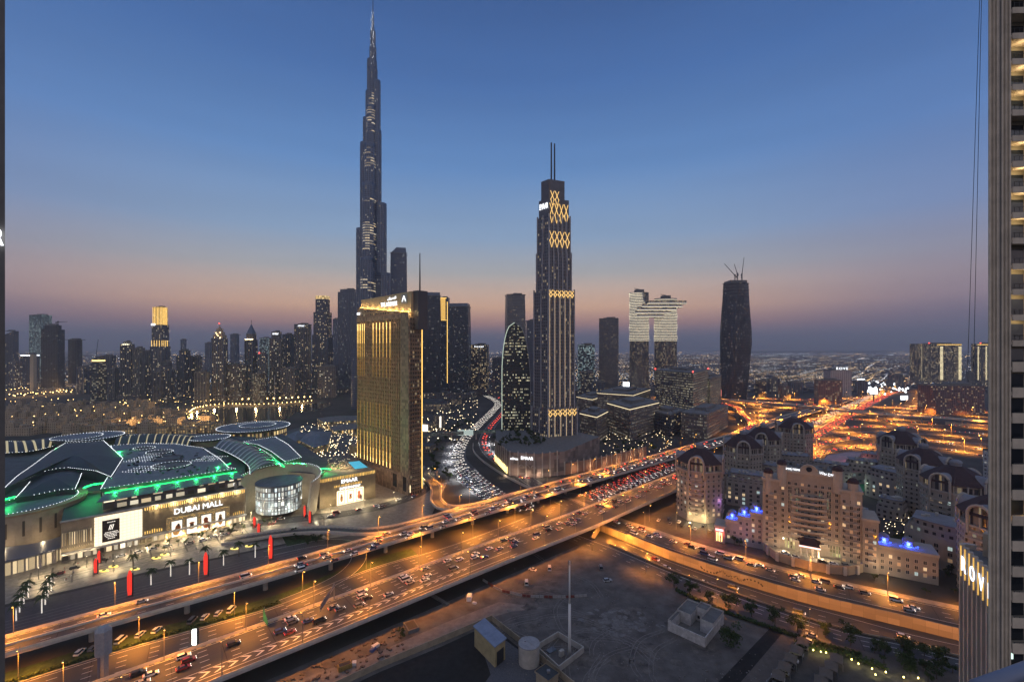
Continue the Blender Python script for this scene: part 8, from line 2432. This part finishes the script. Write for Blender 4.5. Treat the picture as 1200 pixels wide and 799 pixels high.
for x, y, kind, col, a, lab in [(624, 668, 'saloon', 'white', 2.6, 'white saloon parked near the flyover pier on the sandy lot'), (644, 667, 'van', 'white', 1.5, 'white van with red tail parked beside the saloon on the lot'), (617, 684, 'van', 'white', 1.55, 'white minivan parked alone on the lot nearest the barriers'), (704, 666, 'van', 'grey', 1.5, 'grey van parked alone in the middle of the lot'), (712, 681, 'suv', 'silver', .2, 'silver off-roader parked across the lot near the street')]:
    car(kind, col, G(x, y) + Vector((0, 0, .03)), a, lab, None, False, True, 'parked_car')
for i in range(9):
    p = TS.at(8 + 4.6 * i, 6 + (i % 2) * 7); car(['saloon', 'suv'][i % 2], ['white', 'black', 'grey'][i % 3], p + Vector((0, 0, .06)), 1.0, f'{["white", "black", "grey"][i % 3]} car parked before the single domed tower, {nth(i + 1)} from the flyover', 'cars before the domed tower', False, True, 'parked_car')
for i, (s, o_) in enumerate([(3, 11), (8, 12.5), (21, 12), (26, 11.5), (32, 10)]): p = RP_(s, o_); car('saloon' if i % 2 else 'suv', ['white', 'silver', 'black', 'white', 'grey'][i], (p[0], p[1], 4.02), math.atan2(UR.y, UR.x) + .2, f'{["white", "silver", "black", "white", "grey"][i]} car on the terrace drive at the hotel portico, {nth(i + 1)} along', 'cars at the portico', False, True, 'parked_car')
for i in range(9): p = G(906 + i * 5.6, 803 - i * 7.2); car(['saloon', 'suv'][i % 2], ['grey', 'white', 'silver'][i % 3], p + Vector((0, 0, .08)), 2.5, f'{["grey", "white", "silver"][i % 3]} car half under the shade shelters by the boundary wall, {nth(i + 1)} from the bottom', 'cars under the shade shelters', False, True, 'parked_car')
# people walking on the plaza
def make_person(pose, top, legs):
    me = bpy.data.meshes.new('person')
    J = [(0, 0, .95), (0, 0, 1.18), (0, 0, 1.42), (0, 0, 1.54), (0, 0, 1.68), (.1, 0, .9), (.1, pose * .16, .5), (.1, pose * .2 - .03, .06), (-.1, 0, .9), (-.1, -pose * .16, .5), (-.1, -pose * .3 - .03, .08), (.2, 0, 1.4), (.25, -pose * .1, 1.13), (.24, -pose * .2 + .06, .88), (-.2, 0, 1.4), (-.25, pose * .1, 1.13), (-.24, pose * .2 + .06, .88)]
    E = [(0, 1), (1, 2), (2, 3), (3, 4), (0, 5), (5, 6), (6, 7), (0, 8), (8, 9), (9, 10), (2, 11), (11, 12), (12, 13), (2, 14), (14, 15), (15, 16)]
    Rr = [.14, .13, .15, .06, .11, .1, .07, .05, .1, .07, .05, .07, .05, .04, .07, .05, .04]
    me.from_pydata(J, E, []); o = bpy.data.objects.new('person', me); COL.objects.link(o)
    o.modifiers.new('skin', 'SKIN')
    if not me.skin_vertices: me.skin_vertices.new()
    for i, r_ in enumerate(Rr): me.skin_vertices[0].data[i].radius = (r_, r_ * .8)
    me.skin_vertices[0].data[0].use_root = True
    o.modifiers.new('smooth', 'SUBSURF').levels = 1
    bpy.context.view_layer.update()
    m2 = bpy.data.meshes.new_from_object(o.evaluated_get(bpy.context.evaluated_depsgraph_get())); bpy.data.objects.remove(o)
    m2.materials.clear()
    for q in (legs, top, mat('skin_tone', (.3, .18, .12), .6)): m2.materials.append(q)
    for p in m2.polygons: z = p.center.z; p.material_index = 2 if z > 1.5 else 1 if z > .9 else 0
    return m2
cl = {'white robe': (M_white, M_white), 'black robe': (M_dark, M_dark), 'blue shirt': (mat('blue_cloth', (.06, .1, .25)), M_dark), 'red top': (mat('red_cloth', (.3, .04, .03)), mat('denim', (.04, .05, .09)))}
PM = [(k, make_person(s_, *v)) for k, v in cl.items() for s_ in (.6, 1)]
r = random.Random(44); cnt = {}
for i in range(34):
    nm_, me = PM[r.randrange(len(PM))]; k = cnt[nm_] = cnt.get(nm_, 0) + 1
    p = FP(r.uniform(-20, 88), r.uniform(4, 31), .07)
    o = bpy.data.objects.new('person', me); COL.objects.link(o); o.location = p; o.rotation_euler = (0, 0, r.uniform(0, 6.28))
    tag(o, f'person in {nm_} walking on the mall plaza, {nth(k)} of those so dressed', 'person', 'people on the mall plaza')
# traffic too far off to count
mb = MB(); r = random.Random(33)
def far_traffic(path, lanes, s0, s1, gap, toward):
    for li, off in enumerate(lanes):
        s = s0 + r.random() * gap
        while s < min(s1, path.len):
            p = path.at(s, off, .2); h = path.head(s); a = (math.cos(h), math.sin(h)); tw_ = toward[li]
            mb.box((p.x, p.y, p.z), (4.3, 1.8, 1.3), h, 0)
            f, b_ = (-1, 1) if tw_ else (1, -1)
            for sd in (-.6, .6):
                mb.box((p.x + a[0] * 2.2 * f - a[1] * sd, p.y + a[1] * 2.2 * f + a[0] * sd, p.z + .5), (.25, .36, .3), h, 1); mb.box((p.x + a[0] * 2.2 * b_ - a[1] * sd, p.y + a[1] * 2.2 * b_ + a[0] * sd, p.z + .5), (.25, .5, .4), h, 2)
            s += gap * r.uniform(.6, 1.5)
far_traffic(E1, [-6, -3, 0, 3, 6], 180, 900, 12, [1] * 5); far_traffic(E2, [-2, 2], 170, 800, 16, [0, 0])
far_traffic(SZ, [-18, -14, -10, -6], 60, 2600, 17, [0] * 4); far_traffic(SZ, [6, 10, 14, 18], 60, 2600, 19, [1] * 4)
far_traffic(C, [-2, 2, 6, 9], 540, 700, 12, [0] * 4); far_traffic(A, [-7, -3], 560, 800, 14, [1, 1]); far_traffic(A, [3, 7], 520, 800, 26, [0, 0]); far_traffic(WR, [-2, 2], 0, 500, 12, [1, 1])
for P, hw in RP[1:7]: far_traffic(P, [-2, 2], 0, 900, 22, [0, 0])
far_traffic(FL, [-3, 3], 0, 900, 40, [1, 0])
o = mb.build('distant_traffic', [mat('far_car_paint', (.12, .12, .13), .4), glow('far_headlight', (1, .93, .8), 4), glow('far_tail_light', (1, .07, .03), 5)]); o['kind'] = 'stuff'

# ================================================================ the old-town quarter and lake promenade
r = random.Random(5)
rows = [(492, 508, 0.0), (484, 500, .5), (477, 493, .2), (471, 486, .7), (466, 480, .4)]
ko = 0
FOT = facade('old_town_walls', (.42, .33, .23), (.05, .035, .025), 3.4, 3.6, (.4, .5), .1, ((1, .6, .22), (1, .75, .4)), 1.1, groups=.9)
FOT2 = facade('old_town_lit_walls', (.36, .27, .17), (.08, .05, .03), 3.4, 3.8, (.5, .6), .65, ((1, .58, .2), (1, .72, .35)), 1.0, groups=.6)
for ri, (yt, yb, ph) in enumerate(rows):
    x = 6 + ph * 10; k = 1
    xe = [272, 245, 205, 190, 170][ri]
    while x < xe:
        wpx = r.uniform(10, 19) * (1 - ri * .1); y = depth_of(yb + r.uniform(-2, 3)); cx = x_at(x + wpx / 2, y); w = wpx * y / F * .92; d = w * r.uniform(.6, .9); h = r.uniform(10, 17)
        if ri == 0 and x > 205: h *= .8
        lit = ri == 0 and (x > 130 and r.random() < .7)
        root = thing('old_town_block', f'sand-coloured {"floodlit" if lit else "dim"} block, {nth(ri + 1)} row of the old quarter behind the mall, {nth(k)} towards the lake', 'low building', (cx, y, 0), group='old quarter blocks')
        rz = r.uniform(-.25, .25); mb = MB(); mb.prism(rect(cx, y, w, d, rz), 0, h, 0, 1); fx_ = FOT2 if lit else FOT
        mb.build('wall', [fx_, M_sandstone], root)
        mb = MB(); mb.prism(rect(cx, y, w + .4, d + .4, rz), h - .4, h + 1.0, 0, cap=False); mb.build('parapet', M_sandstone, root)
        mb = MB(); tx = cx + r.uniform(-.3, .3) * w; mb.prism(rect(tx, y - d * .2, w * .28, w * .28, rz), 0, h + r.uniform(2.5, 6), 0, 1); mb.build('stair_tower', [fx_, M_sandstone], root)
        mb = MB(); mb.prism(rect(cx - w * .2, y + d * .1, w * .3, d * .4, rz), h, h + 3, 0, 1); mb.build('roof_room', [fx_, M_sandstone], root)
        x += wpx + r.uniform(1, 4); k += 1
# promenade: lamps and low arcades round the lake
pb = MB(); r = random.Random(77)
PR = Path([G(*p) for p in [(222, 484), (232, 478.5), (262, 474.5), (300, 475), (336, 473), (366, 470.5)]], 5)
PR2 = Path([G(*p) for p in [(284, 471), (320, 470), (366, 468)]], 5)
for P, st_, z in ((PR, 9, 3), (PR2, 13, 7)):
    s = 0
    while s < P.len: p = P.at(s); pb.ball((p.x, p.y, z), .9 if z == 3 else 1.5, 0, 5); s += st_
PR3 = [Path([G(*p) for p in q], 5) for q in ([(8, 459), (40, 457), (68, 455)], [(10, 466), (45, 463), (82, 460)], [(70, 461.5), (86, 460)], [(92, 453), (106, 452)], [(142, 476), (168, 473), (180, 478)], [(200, 505), (232, 501), (222, 508)], [(195, 500), (225, 495)], [(100, 508), (112, 504)])]
for P in PR3:
    s = 0
    while s < P.len: p = P.at(s, r.uniform(-4, 4)); pb.ball((p.x, p.y, r.uniform(3, 9)), r.uniform(.6, 1.2), 0, 5); s += r.uniform(4, 9)
for k in range(170):
    p = G(r.uniform(6, 270), r.uniform(468, 506)); pb.ball((p.x, p.y, r.uniform(3, 15)), r.uniform(.35, .7), 0, 5)
o = pb.build('promenade_lights', glow('promenade_lamp', (1, .62, .2), 7)); o['kind'] = 'stuff'
for k in range(7): p = PR.at(PR.len * (k + .5) / 7); point_light('promenade_glow', (p.x, p.y, 9), 16000, (1, .62, .25), None, 1.5)
for k in range(6):
    p = G(146 + 20 * k, 500); point_light('old_quarter_glow', (p.x, p.y - 6, 12), 9000, (1, .58, .22), None, 1.5)
for P in PR3[:2]:
    for k in range(3): p = P.at(P.len * (k + .5) / 3); point_light('old_quarter_glow', (p.x, p.y, 16), 16000, (1, .58, .22), None, 1.5)
mb = MB(); p = G(322, 474); mb.tube([(p.x, p.y, 0), (p.x, p.y, z_at(440, p.y))], .5, 6, 0, .3)
tag(mb.build('flag_pole', M_white), 'tall thin pole with a red top light on the lake promenade', 'pole')
# terraces and garage roofs right of the mall roofs with their many lamps
tb = MB(); r = random.Random(8)
for k in range(230):
    p = G(r.uniform(352, 424), r.uniform(496, 537), 17); tb.ball((p.x, p.y, 17 + r.uniform(.5, 3)), r.uniform(.22, .45), 0, 5)
for k in range(130):
    p = G(r.uniform(490, 560), r.uniform(472, 520)); tb.ball((p.x, p.y, r.uniform(3, 8)), r.uniform(.3, .7), 0, 5)
for k in range(150):
    p = G(r.uniform(655, 790), r.uniform(508, 536)); tb.ball((p.x, p.y, r.uniform(2, 6)), r.uniform(.2, .42), 0, 5)
for k in range(60):
    p = G(r.uniform(1035, 1070), r.uniform(590, 630)); tb.ball((p.x, p.y, r.uniform(1, 4)), r.uniform(.12, .25), 0, 5)
o = tb.build('terrace_lights', glow('terrace_lamp', (1, .78, .45), 4.5)); o['kind'] = 'stuff'
for i, (px, z, lab) in enumerate((([(352, 516), (364, 505), (388, 506), (384, 520), (368, 524)], 24, 'dark hip-roofed pavilion with lit windows among the mall terraces'), ([(330, 512), (350, 505), (362, 509), (346, 517)], 22, 'flat grey pavilion between the round roof and the mall terraces'), ([(386, 500), (420, 497), (420, 502), (392, 505)], 20, 'long pale-green lit terrace roof near the brown hotel'), ([(372, 490), (418, 487), (420, 492), (380, 495)], 18, 'dark low hall between the lake and the brown hotel'))):
    q = [tuple(G(x, y, z)[:2]) for x, y in px]; root = thing('pavilion', lab, 'pavilion', (*centroid(q), 0))
    mb = MB(); mb.prism(q, 0, z, 0, 1); mb.build('wall', [arc, M_roofb], root)
    mb = MB(); c = centroid(q); q2 = offset(ccw(q), 1.0); mb.prism(q2, z, z + 4, 0, top=[((p[0] - c[0]) * .25 + c[0], (p[1] - c[1]) * .25 + c[1]) for p in q2], bottom=True); mb.build('roof', M_roofb if i < 2 else M_concd, root)
for i, (x, y, w, h, lab) in enumerate(((497, 507, 20, 14, 'low lit pavilion with glowing white front beside the footbridge'), (514, 503, 14, 22, 'small block with vertical white sign strips by the footbridge'), (502, 480, 34, 18, 'low rounded dark hall behind the brown hotel'), (534, 474, 20, 12, 'low dark block on the mall side of the boulevard'), (498, 530, 18, 8, 'low service building at the foot of the brown hotel'))):
    p = G(x, y); root = thing('low_block', lab, 'low building', (p.x, p.y, 0)); mb = MB()
    if i == 2: mb.prism(ngon(p.x, p.y + 20, w * 1.2, 30, 0, w), 0, h * .7, 0, 1); mb.dome((p.x, p.y + 20, h * .7), w, h * .4, 24, 4, 1)
    else: mb.prism(rect(p.x, p.y + 8, w, 16, -.3), 0, h, 0, 1)
    mb.build('wall', [facade('low_block_wall', (.22, .19, .16), (.05, .05, .05), 3, 4, (.7, .5), .3, WARM, .9), M_roofd], root)
    if i in (0, 1):
        mb = MB(); mb.box((p.x + (0 if i == 0 else 3), p.y - 1.5, 3), (w * .6 if i == 0 else 2.2, .5, h - 5), -.3); mb.build('lit_front', glow('lit_front_white', (1, .93, .8), 1.6), root)
# covered footbridge over the boulevard
fa_, fb_ = G(488, 511, 9), G(592, 505, 9)
fbx = thing('footbridge', 'covered pale-green footbridge spanning the jammed boulevard with a big traffic sign', 'footbridge', tuple(G(540, 515)))
mb = MB(); mb.wall(fa_, fb_, 5, 8, 12.5, 0, 1); mb.build('covered_deck', [facade('footbridge_glazing', (.2, .23, .21), (.09, .12, .11), 2.4, 2.25, (.8, .7), .35, ((.7, .9, .7), (.8, .9, .8)), .4), M_roofd], fbx)
for t in (.12, .38, .66, .9): q = fa_.lerp(fb_, t); mb = MB(); mb.prism(ngon(q.x, q.y, 1.1, 10), 0, 8, 0); mb.build('pier', M_conc, fbx)
q = fa_.lerp(fb_, .54); mb = MB(); mb.box((q.x, q.y - 3.2, 7), (21, .5, 7.5), -.03); mb.build('traffic_sign_panel', glow('pale_sign', (.6, .75, .68), .35), fbx)

# ================================================================ the far city
mb = MB(); lb = [MB(), MB(), MB()]; r = random.Random(101)
def infield(x, y): return True
for k in range(5200):
    t = r.random(); py_ = 414 + 46 * t ** 1.5; px_ = r.uniform(-40, 1200)
    if px_ < 420 and py_ > 446: continue
    if 560 < px_ < 845 and py_ > 452: continue
    y = depth_of(py_); x = x_at(px_, y)
    if px_ > 860 and abs(x - y * .955) < 60 + y * .02: continue
    w = r.uniform(9, 26) * (1 + y / 9000); h = r.uniform(4, 11) * (1.8 if r.random() < .08 else 1)
    if px_ < 600: h *= r.uniform(1, 2.2)
    mb.box((x, y, -.5), (w, w * r.uniform(.5, 1), h), r.uniform(0, 3), 0 if r.random() < .7 else 1)
for k in range(3600):
    t = r.random(); py_ = 412.6 + 45 * t ** 1.35; px_ = r.uniform(-40, 1200)
    y = depth_of(py_)
    if px_ > 860 and y < 1250 and py_ > 456: continue
    if k % 3 == 0:
        n_ = r.randint(8, 26); a_ = (.785 if r.random() < .55 else 2.356) + r.uniform(-.08, .08); j = 0 if r.random() < .35 else 1; g_ = r.uniform(22, 34)
        for s_ in range(n_):
            X, Y = x_at(px_, y) + math.cos(a_) * s_ * g_, y + math.sin(a_) * s_ * g_
            if Y > 1150: lb[j].tet((X, Y, 9), .5 * (Y / 1500) ** .75)
        continue
    if r.random() < .45: continue
    q = r.random(); i = 0 if q < .5 else 1 if q < .85 else 2
    lb[i].tet((x_at(px_, y), y, r.uniform(4, 14)), r.uniform(.35, .85) * (y / 1500) ** .75)
for k in range(46):
    p = G(1012 + 52 * r.random(), 466 - 16 * r.random()); lb[0].tet((p.x, p.y, r.uniform(6, 18)), r.uniform(1.6, 3.4))
o = mb.build('far_low_city', [FAC['dim'], FAC['resi']]); o['kind'] = 'stuff'
for b_, m_, nm in ((lb[0], glow('far_white_light', (.9, .95, 1), 4.5), 'far_white_lights'), (lb[1], glow('far_amber_light', (1, .62, .25), 5), 'far_amber_lights'), (lb[2], glow('far_blue_light', (.35, .55, 1), 4), 'far_blue_lights')):
    o = b_.build(nm, m_); o['kind'] = 'stuff'
# low dark land beyond the sea on the horizon
mb = MB(); q = [(5200, 10500), (12500, 10500), (15000, 14500), (6000, 14500)]
mb.prism(q, 0, 16, 0); o = mb.build('far_island', mat('far_land', (.05, .055, .06), .9)); o['kind'] = 'structure'
# trees among the far low city
# ---------------------------------------------------------------- remove the models the copies came from
def kill(o):
    for c in list(o.children): kill(c)
    bpy.data.objects.remove(o)
for p_ in protos: kill(p_)
bpy.context.view_layer.update()
